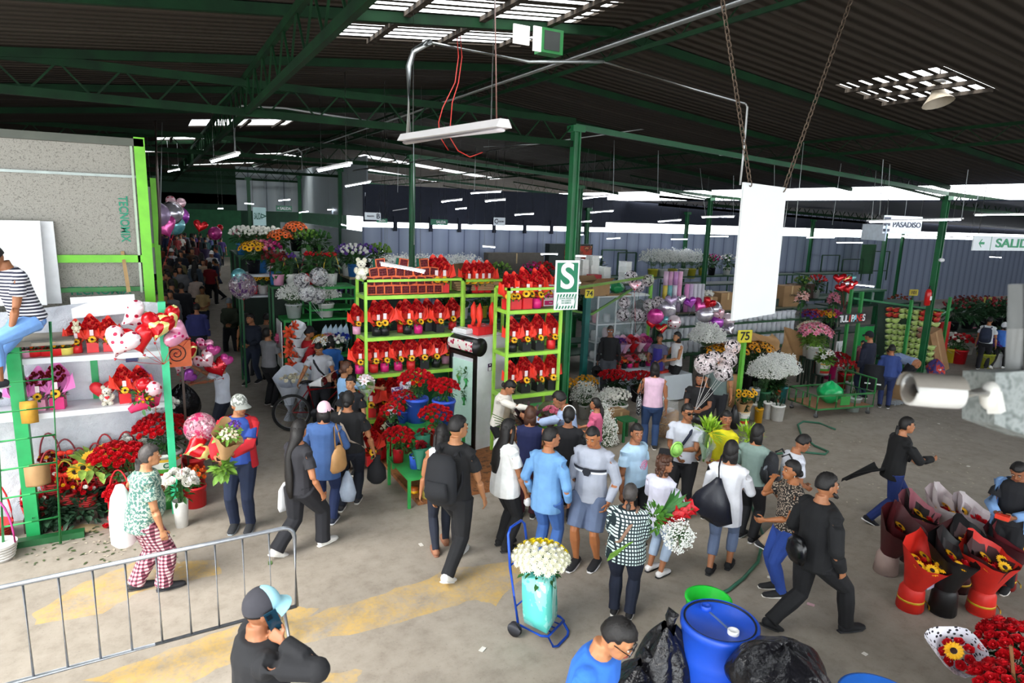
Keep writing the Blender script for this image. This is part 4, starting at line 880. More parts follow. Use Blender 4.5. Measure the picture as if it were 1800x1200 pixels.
q=G(683,813); r=thing('tin_can','grey square tin can with green label at the kerb','can',(q.x+.12,q.y+.1,PZ),8); b=MB(); b.box((0,0,.19),(.2,.16,.38)); b.box((0,-.082,.22),(.17,.004,.12),0,1); b.box((0,-.085,.22),(.12,.004,.04),0,2); b.build('can',[mat('#9ba39d',.45,0,.15,3.),mat('#3f7a4a',.5),mat('#c9a83a',.5)],r)
q=G(744,884); flowers('pale yellow bucket with green stems at the platform corner',(q.x+.1,q.y+.05,0),'yellow',(.09,.11),.3,.12,4,fm=LEAF,seed=11,nl=50)
r=thing('glass_jar','small orange jar beside the pale yellow bucket','jar',(q.x-.03,q.y+.28,0)); b=MB(); b.lathe([(.001,0),(.06,0),(.06,.14),(.001,.14)],14); b.lathe([(.06,.05),(.061,.05),(.061,.1),(.06,.1)],14,mi=1); b.build('jar',[mat('#b0561e',.4),YEL],r)
GPAT=pat('blot','#1e6a50','#1e6a50',9,'#e0803a')
for i,(px,py,a,l) in enumerate(((737,828,-25,'lower left'),(757,822,20,'lower right'),(752,800,5,'topmost'))):
    q=P(px,py,Y=8.3+.25*(i==2)); r=thing('wrapped_bouquet',f'rose bouquet in green and orange printed paper, {l} of three on the bench','bouquet',(q.x,q.y,q.z+.02),a); b=MB()
    put(b,wrap_mb(.03,.12,.36,peak=.05),Matrix.Rotation(radians(-38),4,'X')); b.build('wrap',GPAT,r); b=MB(); dome(b,ROSE,(0,.2,.26),.07,9,.034); b.build('rose_bunch',DRED,r)
# wrapped red bouquets on the lower shelf and floor
for i,(px,Y,z,s) in enumerate(((652,10.72,.625,1.1),(672,10.85,.625,1.1),(690,10.7,.625,1.15),(706,10.85,.625,1.15),(651,9.95,PZ,1.15),(674,10.2,PZ,1.3),(694,10.1,PZ,1.2))):
    x=P(px,740,Y=Y).x; arrangement(f'red wrapped rose bouquet, {ORD[i%4]} from left {"on the bottom shelf" if i<4 else "on the platform"} of the left rack',(x,Y,z),'red',True,'rose bouquets under the left rack',R.uniform(-15,15),s,k=i)
for i,(px,py,Y) in enumerate(((700,700,10.0),(713,690,10.1),(692,722,9.85))):
    q=P(px,py,Y=Y); r=thing('printed_sleeve',['purple printed paper sleeve among the roses','white printed paper sleeve among the roses','white star card among the roses'][i],'card',(q.x,Y,q.z-.1),R.uniform(-20,20)); b=MB()
    if i<2: b.prism([(-.06,0,0),(.06,0,0),(.1,.04,.28),(-.1,.04,.28)],(0,.03,0))
    else: b.prism([(.13*(1 if k%2 else .5)*cos(k*pi/5),0,.1+.13*(1 if k%2 else .5)*sin(k*pi/5)) for k in range(10)],(0,.012,0))
    b.build('sleeve',[pat('blot','#5a3a7a','#d8d4dc',24),pat('blot','#b0a8b8','#e4e2e6',20),mat('#d8cfe0',.4)][i],r)
# lily bunch in netting in front of the rack post
q=P(643,705,Y=10.05); r=thing('lily_bouquet','white and pink lilies in green netting at the left rack post','bouquet',q); b=MB()
dome(b,LILY,(0,0,.33),.11,9,.075,0,.8,.9,miself=True); b.build('lily_bunch',[mat('#efe6ea',.5,0,.06),ORG],r); b=MB(); put(b,wrap_mb(.02,.16,.34,peak=.02),Matrix()); b.build('netting',mat('#cfe0cf',.4,alpha=.45),r); b=MB(); leaves(b,(0,0,.24),.12,.12,40,.08); stems(b,(0,0),.05,-.05,.3,9); b.build('foliage',LEAFL,r)
# stand with pink roses right of the vendor
q=P(955,715,Y=8.9); frame_table('green steel stand with the pink rose bouquet at the right rack',q.x-.22,q.x+.32,8.7,9.15,q.z,'#2f9a4a','#2f7a44','flower_stand',lip=.03,cat='stand')
q=P(966,757,Y=8.55); r=thing('rose_bouquet','pink rose bouquet in a dark red translucent cone','bouquet',(q.x,8.55,q.z)); b=MB(); put(b,wrap_mb(.025,.19,.42,peak=.12),Matrix()); b.build('wrap',mat('#5a2020',.3,alpha=.6),r); b=MB(); dome(b,ROSE,(0,-.02,.33),.1,11,.045); b.build('rose_bunch',PINKF,r); b=MB(); b.loft([((0,0,-.02),.03),((0,0,.2),.07)],10); b.build('ribbon',DRED,r)
r=stand('dark green crate under the pink rose bouquet',q.x,8.55,q.z-.03,.3,.2)
b=MB(); b.tube([P(850,690,Y=9.55),P(905,672,Y=9.45),P(870,680,Y=9.5)],.012)
# ---------- left stall ----------
SX0,SX1,SY=-4.2,.06,9.46
st=thing('flower_stall','green framed stall with white boards at the left side of the aisle','stall',(0,0,0)); gp=paint('#1c9a55'); tp=paint('#35c28a')
def bx(name,c,d,m,par=st): b=MB(); b.box(c,d); return b.build(name,m,par)
for x,m,w,z in((-1.55,gp,.14,2.42),(.03,tp,.09,2.9)): bx('post',(x,SY,z/2),(w,w,z),m)
for x,z in((-4.1,2.42),): bx('post',(x,SY,z/2),(.14,.14,z),gp)
WB=mat('#d5d8de',.5,0,.08,3.)
for z in(2.22,1.53): bx('shelf',(-2.0,9.72,z),(4.1,.5,.07),WB)
bx('crossbar',(-2.7,SY,2.37),(2.4,.1,.08),gp); bx('crossbar',(-.8,10.0,2.0),(.08,.08,1.0),gp)
t=NT('plastic_sheeting'); t.set(.25); t.col(t.ramp(t.noise(1.5,4),[(.3,'#a9b0bb'),(.7,'#dfe3e8')])); t.bump(t.noise(5,6,rough=.7),.8,.05); PLS=t.m
b=MB(); b.grid(lambda u,v:(-4.1+4.1*u,10.0+.03*sin(u*17+v*6),.05+2.75*v+.05*sin(u*9)),24,10); b.build('plastic_backing',PLS,st)
bx('plank',(-2.6,9.75,2.45),(3.3,.75,.06),mat('#8a8478',.8,0,.2,3.,.3)); 
b=MB(); b.box((-1.45,SY-.25,.03),(.9,.12,.1)); b.build('foot_board',paint('#1c5a30'),st)
# concrete panel wall of the stall behind
cp=thing('panel_wall','grey wood-wool cement panel wall in a lime frame at upper left','wall panel',(0,0,0)); lm=paint('#6fc81f',.45)
CEM=pat('speck','#6f6d66','#a29f96',55,'#8a877e')
bx('cement_panel',(-2.9,10.62,3.75),(5.7,.06,2.4),CEM,cp)
for nm,c,d,m in(('frame_post',(-.1,10.55,2.5),(.13,.12,5.0),lm),('frame_rail',(-2.9,10.54,3.37),(5.6,.08,.1),lm),('frame_rail',(-2.9,10.54,4.93),(5.7,.1,.1),paint('#454a3e')),('frame_rail',(-2.9,10.56,4.48),(5.6,.05,.035),mat('#9aa4a0',.4,.3)),('frame_rail',(-2.9,10.55,2.95),(5.6,.08,.06),paint('#2f7a3a')),('frame_post',(-.2,10.53,3.9),(.03,.06,2.0),mat('#9fb09a',.4,.2))): bx(nm,c,d,m,cp)
TQ=mat('#1f8a6a',.6); q=P(218,385,Y=10.58); text('TECNOMIX',.15,TQ,cp,q,rot=(pi/2,radians(90),0),sx=.8); q=P(176,511,Y=10.58); text('TECNOMIX',.15,TQ,cp,q,sx=.95)
def board(label,pts,Y,th,m=WHITEP,name='white_board'):
    q=[P(*p,Y=Y+k) for p,k in pts]; c=q[0]; r=thing(name,label,'board',c); b=MB(); b.prism([p-c for p in q],(0,th,0)); b.build('board',m,r); return r
board('large white board leaning behind the striped shirt man',[((-160,384),.18),((70,388),.18),((83,536),-.05),((-150,540),-.05)],10.2,.03)
board('white board leaning behind the front one, its right edge showing',[((-100,386),.2),((93,389),.2),((109,533),.05),((-100,540),.05)],10.3,.03)
board('small white board standing above the red arrangements',[((123,523),.1),((236,517),.1),((239,549),0),((127,560),0)],9.95,.02)
board('wooden stick leaning on the cement panel',[((212,442),.25),((218,441),.25),((230,513),0),((223,514),0)],10.3,.03,mat('#a98a5e',.7),'wooden_stick')
r=carton('carton_sheet','brown cardboard spread on the plank beside the seated man',P(95,595,Y=9.62)+V((0,0,-.02)),(.42,.62,.035),4,mat('#9c9384',.8,0,.15,4.)); 
# ladder
q0,q1=P(30,592,Y=9.3),P(98,912,Y=9.1); r=thing('ladder','thin light green steel ladder leaning at the left stall post','ladder',(0,0,0)); lg=paint('#3fae62'); 
a0,a1=P(88,565,Y=9.25),P(102,912,Y=9.05); c0=V((a0.x-.52,a0.y-.05,a0.z)); c1=V((a1.x-.55,a1.y-.05,a1.z+.0)); a1.z=c1.z=.02
for p,q in((a0,a1),(c0,c1)): b=MB(); b.tube([p,q],.017,6); b.build('rail',lg,r)
for k in range(1,8): b=MB(); b.tube([a0.lerp(a1,k/8.),c0.lerp(c1,k/8.)],.012,6); b.build('rung',lg,r)
# shelf goods of the left stall
def onsh(px,py,z,Y): p=P(px,py,Y=Y); return (p.x,Y,z)
arrangement('red arrangement with a white flower dog, left on the upper left stall shelf',onsh(136,612,0,9.66)[:2]+(2.26,),'red',False,None,0,.72,k=1); puppy('small white flower dog on top of the upper shelf arrangement',onsh(134,575,0,9.6)[:2]+(2.53,),0,.4,CREAM)
arrangement('tall red rose cone with sunflower, middle of the upper left stall shelf',onsh(163,610,0,9.66)[:2]+(2.26,),'red',True,None,5,.82,k=0)
arrangement('slim red rose cone with sunflower, right on the upper left stall shelf',onsh(192,607,0,9.66)[:2]+(2.26,),'red',True,None,-5,.76,k=2)
for i,(px,m) in enumerate(((28,MAG),(45,PINKF),(62,ORG),(82,RED),(102,YEL),(117,YEL))):
    c=onsh(px,622,2.26,9.62); flowers(f'low {["magenta","pink","orange","red","yellow","pale yellow"][i]} flower box under the plank on the upper stall shelf',(c[0],c[1],2.256),['magenta','pink','red','red','red','yellow'][i],(.07,.08),.09,.06,9,src=DAISY,fm=m,fs=.03,fz=.02,nl=12,ls=.03,bucket=False,bloom='daisy',name='flower_box')
for i,(px,s) in enumerate(((38,1.2),(72,1.3),(104,1.45))):
    c=onsh(px,722,1.565,9.66); arrangement(f'pink wrapped dark rose bouquet with sunflower, {ORD[i]} from left on lower stall shelf',(c[0],c[1],1.567),'magenta' if i!=1 else 'pink',True,'pink rose bouquets on the left stall',R.uniform(-8,8),s*.68,WRP,RBD,k=i)
c=onsh(190,712,1.567,9.62); puppy('white teddy bear holding a red heart on the lower stall shelf',c,0,.7,mat('#e8e4d6',.9,0,.06,50.),heart=RED,cat='teddy bear')
r=thing('heart_box','red heart backed box behind the teddy bear','box',(c[0]-.05,c[1]+.14,1.57)); b=MB(); put(b,HEART,TRS((0,0,.14),(0,0,1),.16)); b.build('heart',mat('#c81420',.5),r)
for i,(px,py,s) in enumerate(((215,700,.85),(242,695,.8))):
    c=onsh(px,py,1.567,9.64); arrangement(f'red rose cone in a red tray, {["left","right"][i]} of two beside the teddy bear',(c[0]+.03,c[1],1.567),'red',True,'red rose cones by the bear',8,s,k=i)
c=onsh(262,705,1.567,9.62); arrangement('mauve wrapped dark rose bouquet at the right end of the lower stall shelf',(c[0]-.07,c[1]+.05,1.567),'red',True,None,0,.75,WRP,RBD,k=1)
q=P(262,690,Y=9.3); balloon('small red dotted balloon above the teal post goods',P(254,676,Y=9.3),.1,'reddots',rnd=True,name='foil_balloon'); balloon('small pink round balloon on a stick at the teal post',P(270,683,Y=9.25),.1,'pinkhearts',rnd=True,name='foil_balloon')
# posters on the sheeting
for i,(px,py,w,h,c1,l) in enumerate(((231,625,.14,.17,'#2f3a6a','dark blue poster taped to the plastic backing'),(253,623,.12,.12,'#cfc9bb','small beige notice taped to the plastic backing'))):
    q=P(px,py,Y=9.955); r=thing('wall_poster',l,'poster',q); b=MB(); b.box((0,0,0),(w,.008,h)); b.build('sheet',mat(c1,.5),r)
q=P(302,628,Y=9.5); r=thing('wall_poster','orange panel with a dark spiral beside the teal post','poster',(q.x+.06,9.72,q.z)); b=MB(); b.box((0,0,0),(.36,.02,.36)); b.build('panel',mat('#c2582a',.6),r); b=MB(); b.tube([(.15*k/40*cos(k*.42),-.015,.15*k/40*sin(k*.42)) for k in range(41)],.008,5); b.build('spiral',mat('#3a1a10',.6),r)
bx('panel_leg',(.06,.05,-.9),(.03,.03,1.5),paint('#3a2a20'),r)
# hanging yellow bag, paper bag
r=thing('paper_bag','yellow paper bag hanging on the green stall post','bag',P(50,712,Y=9.3)); b=MB(); b.loft([((0,0,-.22),.085,.03),((0,0,0),.09,.035),((0,0,.05),.085,.02)],4,xa=(1,0,0)); b.build('bag',mat('#d8a23a',.7),r)
r=thing('paper_bag','brown paper bag hanging behind the ladder','bag',P(68,850,Y=9.35)); b=MB(); b.loft([((0,0,-.02),.12,.05),((0,0,.0),.13,.06),((0,0,.24),.13,.055),((0,0,.25),.12,.05)],4,xa=(1,.2,0)); b.build('bag',KRAFT,r)
# leaf heap on the ground
b=MB(); q=G(125,915); rr=random.Random(4)
for (px,py,rx) in((100,918,.3),(135,914,.36),(165,900,.3),(85,928,.18),(120,900,.36)):
    q=G(px,py); leaves(b,(q.x,q.y,.16),rx,.24,300,.1,0,rr=rr,up=.4)
o=b.build('leaf_heap',leafm('#2c4a34')); tag(o,'heap of cut green leaves on the floor under the left stall','leaves',kind='stuff')
# gift baskets with arched handles below the stall shelves
def basket(label,c,r=.13,h=.16,m='#b52a2a',fm=RED,hh=.42,n=16,hm='#b02028',bow=None,mix=None,seed=0,group=None):
    root=thing('flower_basket',label,'basket',c,R.uniform(-30,30),group); b=MB(); b.lathe([(.001,0),(r*.8,0),(r*1.05,h),(r*1.1,h),(r*1.08,h*.92),(.001,h*.9)],18)
    for k in range(5): b.lathe([(r*(.82+.05*k)+.004,h*(.1+.18*k)),(r*(.82+.05*k)+.012,h*(.15+.18*k)),(r*(.83+.05*k)+.004,h*(.2+.18*k))],18)
    b.build('basket',mat(m,.6,0,.12),root)
    b=MB(); b.tube([(r*1.05*cos(a),0,h+hh*sin(a)) for a in [pi*k/14 for k in range(15)]],.011,6); b.build('handle',mat(hm,.45),root)
    if n:
        b=MB(); leaves(b,(0,0,h+.03),r*1.1,.09,46,.06,rr=random.Random(seed)); b.build('foliage',LEAFD,root)
        b=MB(); dome(b,ROSE if fm is not YEL else SUN,(0,0,h+.05),r,n,.036,0,.9,miself=True); b.build('rose_bunch',[fm,BRN],root)
        if mix: b=MB(); dome(b,DAISY,(0,-.02,h+.07),r*.9,6,.034,0,.9); b.build('daisy_bunch',[mix],root)
    if bow:
        b=MB()
        for s in(-1,1): b.ell((s*.05,-r*.6,h+hh*.62),.05,.02,.035,8,6); b.bar((s*.01,-r*.65,h+hh*.6),(s*.05,-r*.75,h+hh*.2),.03,.006)
        b.ell((0,-r*.63,h+hh*.62),.02); b.build('bow',bow,root)
    return root
for i,(px,py,fm,bow,mix,hm) in enumerate(sorted(((92,820,RED,PAPER_R,WHT,'#a52a35'),(118,800,RED,PAPER_R,None,'#7a2430'),(118,838,RED,PAPER_R,YEL,'#c9b23a'),(142,815,DRED,PAPER_R,YEL,'#8a2a34'),(150,842,RED,PAPER_R,WHT,'#8a2a34'),(172,806,RED,None,WHT,'#a52a35'),(188,790,DRED,None,WHT,'#b02028'),(205,800,RED,None,WHT,'#a01c28'),(225,785,RED,None,WHT,'#b02028'),(90,790,DRED,None,YEL,'#7a2430'),(60,860,RED,None,WHT,'#a52a35')),key=lambda t:t[:2])):
    Y=9.75+.16*((835-py)/20)*.5; Y=min(9.97,max(9.55,Y)); q=P(px,py+20,Y=Y); z=max(.0,q.z-.2)
    if z>.05: stand(f'low wooden step carrying the {ORD[i]} gift basket of the left stall',q.x,Y,z,.24,.2,'#3a3026')
    basket(f'red rose gift basket {"with bow " if bow else ""}under the left stall, {ORD[i]} from left',(q.x,Y,z),fm=fm,bow=bow,mix=mix,hm=hm,seed=i,group='gift baskets under the left stall')
# big front baskets at the left edge
for i,(px,py,c,hm,l) in enumerate(((18,972,'#d8d6d2','#c93a8a','white woven basket with a magenta handle at the left edge'),(8,945,'#c22a2a','#d8242a','red basket with tall red handle behind the white one'),(0,900,'#c9b28a','#e0c22a','straw basket with a yellow handle at the left edge'))):
    q=G(px,py); basket(l,(q.x-.08,q.y-.1+.12*i,0.),.17,.2,c,hh=.55,n=0,hm=hm)
r=thing('orange_rail','orange upright board at the left picture edge','board',G(2,860)+V((-.18,.4,0))); b=MB(); b.box((0,0,.9),(.1,.04,1.8)); b.build('board',mat('#e8441c',.5),r)
# ---------- flower buckets in front of the left stall ----------
q=P(293,836,Z=.42); 
r=thing('upturned_bucket','green upturned bucket under the large labelled rose bucket','bucket',(q.x,q.y,0)); b=MB(); b.lathe([(.001,.42),(.15,.42),(.19,0),(.001,0)],18); b.build('bucket',paint('#3f9a48'),r)
flowers('large labelled white bucket of red roses at the left stall',(q.x,q.y,.42),'white',(.18,.21),.38,.36,70,fs=.05,fz=.26,ind=True,nl=150,ls=.1,seed=21,lab=CIL,flat=.62,cap=.8,rz=6)
flowers('bunch of white roses behind the large red rose bucket',(q.x-.05,q.y+.45,.75),'white',(.12,.15),.3,.24,22,fm=WHT,fs=.055,fz=.26,nl=60,seed=22,ind=True,flat=.5)
stand('dark crate under the white roses',q.x-.05,q.y+.45,.75,.4,.35,'#2a2a26')
flowers('white roses at the left of the large bucket, lower bunch',(q.x-.33,q.y+.2,.5),'white',(.1,.12),.28,.2,14,fm=WHT,fs=.055,fz=.14,nl=30,seed=29,ind=True); stand('dark crate under the lower white roses',q.x-.33,q.y+.2,.5,.28,.28,'#2a2a26')
q=P(238,872,Z=.3); stand('wooden crate under the second rose bucket',q.x,q.y,.3,.36,.36,'#5a4632')
flowers('white green labelled bucket of red roses, left of the largest',(q.x,q.y,.3),'white',(.14,.17),.3,.33,60,fs=.05,fz=.24,ind=True,nl=90,ls=.09,seed=23,lab=('CRIS','#d8d84a',[(.06,.26,'#1f7a4a')]),off=(-.16,0),flat=.6,cap=.8,rz=-8)
q=G(216,925); r=basket('red basket of red roses with a tall red handle on the floor',(q.x,q.y,0),.15,.16,'#c8202a',hh=.62,hm='#d8202a',n=0)
flowers('red rose bunch standing in the tall red handled basket',(q.x+.02,q.y+.02,.02),None,fr=.19,n=34,fs=.046,fz=.42,ind=True,nl=60,ls=.09,seed=24,name='rose_bunch',stem=True)
q=G(240,945); flowers('white bucket in front of the red handled basket',(q.x+.02,q.y,0),'white',(.13,.15),.34,.1,3,fm=WHT,seed=25,nl=14)
q=G(203,900); r=thing('sunflower_bunch','bunch of sunflowers lying over the red handled basket','flowers',(q.x+.08,q.y-.05,.45),0); b=MB()
for k in range(11):
    e=V((-.5+.07*(k%6),-.02*k+.05,.3+.035*(k%5))); b.tube([(.12,0,0),(.02,0,.2),e*.8+V((0,0,.06)),e],.011,5)
leaves(b,(-.3,-.05,.3),.24,.13,60,.17); b.build('stem_bundle',leafm('#8fae4e'),r); 
for k,(x,z) in enumerate(((-.3,.42),(-.12,.5),(-.38,.3),(-.2,.46),(-.02,.46),(-.47,.26))): o=inst(SUNM,'sunflower',r,M=TRS((x,-.12,z),(-.1+.1*(k%3),-1,.5),.1,k))
q=G(320,924); flowers('white roses in a slim white vase on the floor',(q.x,q.y,0),'white',(.075,.095),.36,.2,14,fm=WHT,fs=.075,fz=.24,ind=True,nl=60,ls=.1,seed=26,bucket=False,leaf=LEAF,flat=.7)
q=G(345,895); flowers('red box of mixed orange flowers behind the white vase',(q.x,q.y+.15,0),'red',(.14,.15),.3,.17,20,src=DAISY,fm=ORG,fs=.045,seed=27,nl=60,bloom='daisy'); 
flowers('tall red pot with dark leaves under the red foil balloon',(q.x+.02,q.y+.45,.0),'red',(.13,.14),.62,.14,4,fm=DRED,fs=.04,seed=28,nl=60)
balloon('red foil heart balloon beside the large rose bucket',P(346,788,Y=8.75),.2,'redyellow',spin=70,tilt=-20); balloon('lacy pink balloon right of the red roses',P(352,752,Y=8.9),.2,clearball(5,'#b0305a','#e0a0b4'),rnd=True,name='printed_balloon')
r=thing('wrapped_bouquet','magenta wrapped bouquet lying behind the white roses','bouquet',P(228,722,Y=9.3)); b=MB(); put(b,wrap_mb(.04,.13,.34),Matrix.Rotation(radians(60),4,'Y')); b.build('wrap',mat('#b81a50',.6),r); b=MB(); leaves(b,(.16,-.05,.16),.14,.14,50,.08); dome(b,BUD,(.2,-.05,.12),.08,8,.03,1); b.build('leaves',[LEAF,YEL],r)
# heap of black bags behind
r=thing('rubbish_bag','black rubbish bag heap behind the teal post','bag',G(325,745)+V((0,.1,0))); 
def bagmesh(rx,ry,h,seed,m,name='bag',n=22,crease=.09,neck=True):
    b=MB(); rr=random.Random(seed); ph=[rr.uniform(0,6) for _ in range(8)]
    def f(u,v):
        a=2*pi*u; s=sin(pi*min(1,v*.93+.02))**.55 if v<.6 else (sin(pi*min(1,v*.93+.02)))**.8
        if v<.08: s*=.8+v*2.5
        if not neck: s=(sin(pi*min(1,.03+v*.97))**.6 if v>.02 else .35)
        k=1+crease*(sin(a*5+ph[0]+v*3)*.5+sin(a*9+ph[1]-v*5)*.4+sin(a*14+ph[2]+v*9)*.35*v+sin(v*13+ph[3]+a*2)*.35)
        return (rx*s*k*cos(a),ry*s*k*sin(a),h*v*(1+.04*sin(a*3+ph[4])))
    b.grid(f,n*2,n)
    if neck: b.loft([((0,0,h*.93),rx*.16),((.01,0,h*.99),rx*.1),((.03,.02,h*1.08),rx*.22,rx*.12),((.06,.02,h*1.14),rx*.26,rx*.05)],10)
    return b.mesh(name,m)
t=NT('black_plastic'); t.set(.22); t.b.inputs['Base Color'].default_value=(.006,.006,.008,1); v_=t.n('TexVoronoi',feature='DISTANCE_TO_EDGE',Scale=9.); t.l(t.co(),v_.inputs['Vector']); t.bump(t.mix(.5,v_.outputs['Distance'],t.noise(13,5)),1.,.035); BAGM=t.m
inst(bagmesh(.3,.3,.75,3,BAGM),'bag',r)
# ---------- stalls right of the S column ----------
TEAL='#0f5f5a'; GP=lambda l,c: None
def post(label,x,y,z,w=.07,c=TEAL,name='stall_post',z0=0.):
    b=MB(); b.box((x,y,(z+z0)/2),(w,w,z-z0)); o=b.build(name,paint(c)); tag(o,label,'post'); return o
def rail(label,pts,w=.04,c='#4a8a3a',name='stall_rail'):
    b=MB(); 
    for p,q in zip(pts,pts[1:]): b.bar(p,q,w)
    o=b.build(name,paint(c)); tag(o,label,'rail'); return o
def numsign(n,label,px,py,Y,w=.26,h=.18):
    r=thing('number_sign',label,'sign',P(px,py,Y=Y),-8); b=MB(); b.box((0,0,0),(w,.02,h)); b.build('plate',mat('#d8c62a',.5),r); text(n,h*.85,BLACKP,r,(0,-.013,0)); return r
# stall 74
q=G(1023,688); TP=q; post('teal post of stall 74 left of the glass showcase',q.x,q.y,2.3,.13)
numsign('74','yellow number 74 sign above the teal post',1036,516,q.y-.1,.22,.2)
q=G(1132,668); LP=q; zt=zat(q,483); post('lime green post at the corner of the gift table',q.x,q.y,zt,.07,'#6fae3a')
e=P(1000,508,Y=9.9); rail('long lime rail from the S column to the gift table post',[(q.x,q.y,zt-.03),e],.05,'#6f9a3a'); rail('lime rail running back from the gift table post',[(q.x,q.y,zt-.05),P(1040,552,Y=12.9),P(1000,545,Y=12.9)],.05,'#5d8a3a')
# glass showcase
GY=12.9; x0,x1=P(1047,600,Y=GY).x,P(1141,600,Y=GY).x; zt=P(1047,521,Y=GY).z
sc=thing('glass_showcase','white framed glass showcase of stall 74 with white pots inside','showcase',((x0+x1)/2,GY+.3,0)); wx=(x1-x0)/2; wm=mat('#c9d0d2',.4,0,.05)
for i in(-1,-.33,.33,1):
    for j in(-.28,.28):
        if abs(i)<1 and j>0: continue
        b=MB(); b.box((i*(wx-.02),j,zt/2),(.035,.035,zt)); b.build('upright',wm,sc)
for k,z in enumerate((.12,.62,1.1,1.55,zt-.02)): b=MB(); b.box((0,0,z),(2*wx,.58,.03)); b.build('shelf',wm,sc)
b=MB(); b.box((0,-.285,zt/2),(2*wx,.006,zt-.1)); b.build('glass',mat('#c8d8dc',.05,alpha=.18),sc)
b=MB(); b.box((0,.28,zt/2),(2*wx,.01,zt)); b.build('back',mat('#7f9094',.6),sc)
n=0
for z in(.635,1.115,1.565):
    for k in range(5):
        x=(x0+x1)/2-wx+.15+k*(2*wx-.3)/4; cc=['#d5d8d8','#b9bec0','#c8a0a8','#d0d4d6','#a8b4b8'][(k+n)%5]
        r=thing('ceramic_pot',f'pale pot inside the glass showcase, {ORD[k]} from left on its {["lower","middle","upper"][n]} shelf','pot',(x,GY+.28,z),0,'pots in the showcase'); b=MB(); h=.2+.05*((k+n)%3); b.lathe([(.001,0),(.07,0),(.1,h*.6),(.08,h),(.07,h),(.001,.02)],14); b.build('pot',mat(cc,.3,0,.04),r)
    n+=1
carton('carton','large open brown carton on top of the glass showcase',(P(1058,519,Y=GY).x,GY+.3,zt),(.56,.45,.32),6,open_=True)
carton('carton_sheet','flattened carton under the open carton on the showcase',(P(1090,521,Y=GY).x,GY+.2,zt),(.75,.35,.02),0,flap=False)
r=thing('plastic_bag','green plastic bag on top of the showcase','bag',(P(1098,519,Y=GY).x,GY+.35,zt+.02)); inst(bagmesh(.2,.18,.3,8,mat('#1f8a52',.35,0,.2,5.,.3),neck=False),'bag',r)
r=thing('rubbish_bag','black bag behind the printed balloons on the stall top','bag',(P(1150,530,Y=GY).x,GY+.55,1.55)); inst(bagmesh(.3,.2,.5,9,BAGM,neck=False),'bag',r); stand('dark green stall unit behind the printed balloons',P(1150,530,Y=GY).x,GY+.6,1.55,.8,.5,'#1f4a34')
# stacks of white styrofoam boxes behind
SBY=14.6
shelfz=P(1040,498,Y=SBY).z
frame_table('dark green market table with stacked white boxes behind stall 74',P(985,500,Y=SBY).x,P(1112,500,Y=SBY).x,SBY-.3,SBY+.5,shelfz,GREEN,'#35503e',shelf=[.5])
for j,(px,w,cnt,pt) in enumerate(((1008,12,4,452),(1024,14,5,456),(1039,15,6,449),(1062,15,4,469),(1097,12,4,459))):
    zt_=P(px,pt,Y=SBY).z; h=(zt_-shelfz)/cnt; q=P(px,498,Y=SBY)
    for k in range(cnt):
        r=thing('foam_box',f'white foam box, {ORD[k]} from the bottom of the {ORD[j]} stack behind stall 74','box',(q.x,SBY+.05*(j%2),shelfz+k*h),R.uniform(-5,5),'white foam boxes behind stall 74'); s=sz(q,w); b=MB(); b.box((0,0,h*.45),(s,.32,h*.86)); b.box((0,0,h*.93),(s*1.04,.34,h*.12)); b.build('box',mat('#dfe2dc',.6,0,.06),r)
q=P(1046,490,Y=14.2); r=thing('plastic_crate','red plastic crate between the white box stacks','crate',(q.x,14.25,shelfz)); b=MB(); b.box((0,0,.14),(.32,.24,.28)); b.build('crate',mat('#b81a2c',.5),r)
# printed clear balloons
cb=[(1109,487,12,1),(1139,493,11,2),(1124,504,10,3),(1098,532,11,4),(1142,536,12,5),(1157,531,11,6),(1095,553,12,7),(1119,553,12,8),(1131,556,10,9)]
for i,(px,py,rp,sd) in enumerate(cb):
    Y=12.35+.12*(i%3); q=P(px,py,Y=Y); balloon(f'clear printed round balloon above the gift table, {["topmost","rightmost at the top","behind the red heart","upper left of the lower group","dark printed","rightmost of the lower group","lowest left","lower middle","lower right"][i]}',q,sz(q,rp),clearball(sd%4,'#1a1a1c','#d8ccd2' if sd%2 else '#e6d6dc'),rnd=True,name='printed_balloon',group='printed balloons at stall 74',knot=P(1117,585,Y=12.4),string='#222224')
q=P(1116,502,Y=12.25); balloon('red and white heart balloon among the printed balloons',q,sz(q,12),'pinkhearts',tilt=-10,knot=P(1117,585,Y=12.4))
fb=[(1180,528,11,'lilac',0,'lilac round'),(1197,527,10,'silver',0,'silver tear shaped'),(1172,545,16,'silver','flat','white lettered pillow'),(1152,556,14,'magenta','flat','magenta pillow'),(1146,569,10,'red',0,'small red'),(1166,566,12,'teal',0,'teal and white'),(1185,566,12,'whitehearts',True,'white dotted'),(1213,532,12,'purple',0,'purple swirl'),(1230,537,14,'magenta',0,'shiny magenta'),(1246,533,12,'reddots',0,'coral dotted'),(1239,551,15,'silver','flat','silver fish shaped'),(1256,543,13,'silver',True,'clear pink printed'),(1265,553,11,'pinkhearts',0,'coral heart'),(1258,566,13,'purple','flat','deep purple'),(1279,562,12,'whitehearts',True,'white printed'),(1282,580,12,'silver',0,'pale grey'),(1163,578,11,'redyellow',0,'red gold')]
for i,(px,py,rp,k,rd,l) in enumerate(fb):
    Y=12.2+.1*(i%3); q=P(px,py,Y=Y); balloon(f'{l} foil balloon in front of the white vases of stall 75',q,sz(q,rp*1.05),k,rnd=rd,spin=R.uniform(-40,40),tilt=R.uniform(-20,20),knot=q+V((.05,.15,-.45)),string='#b9b4bc',name='foil_balloon')
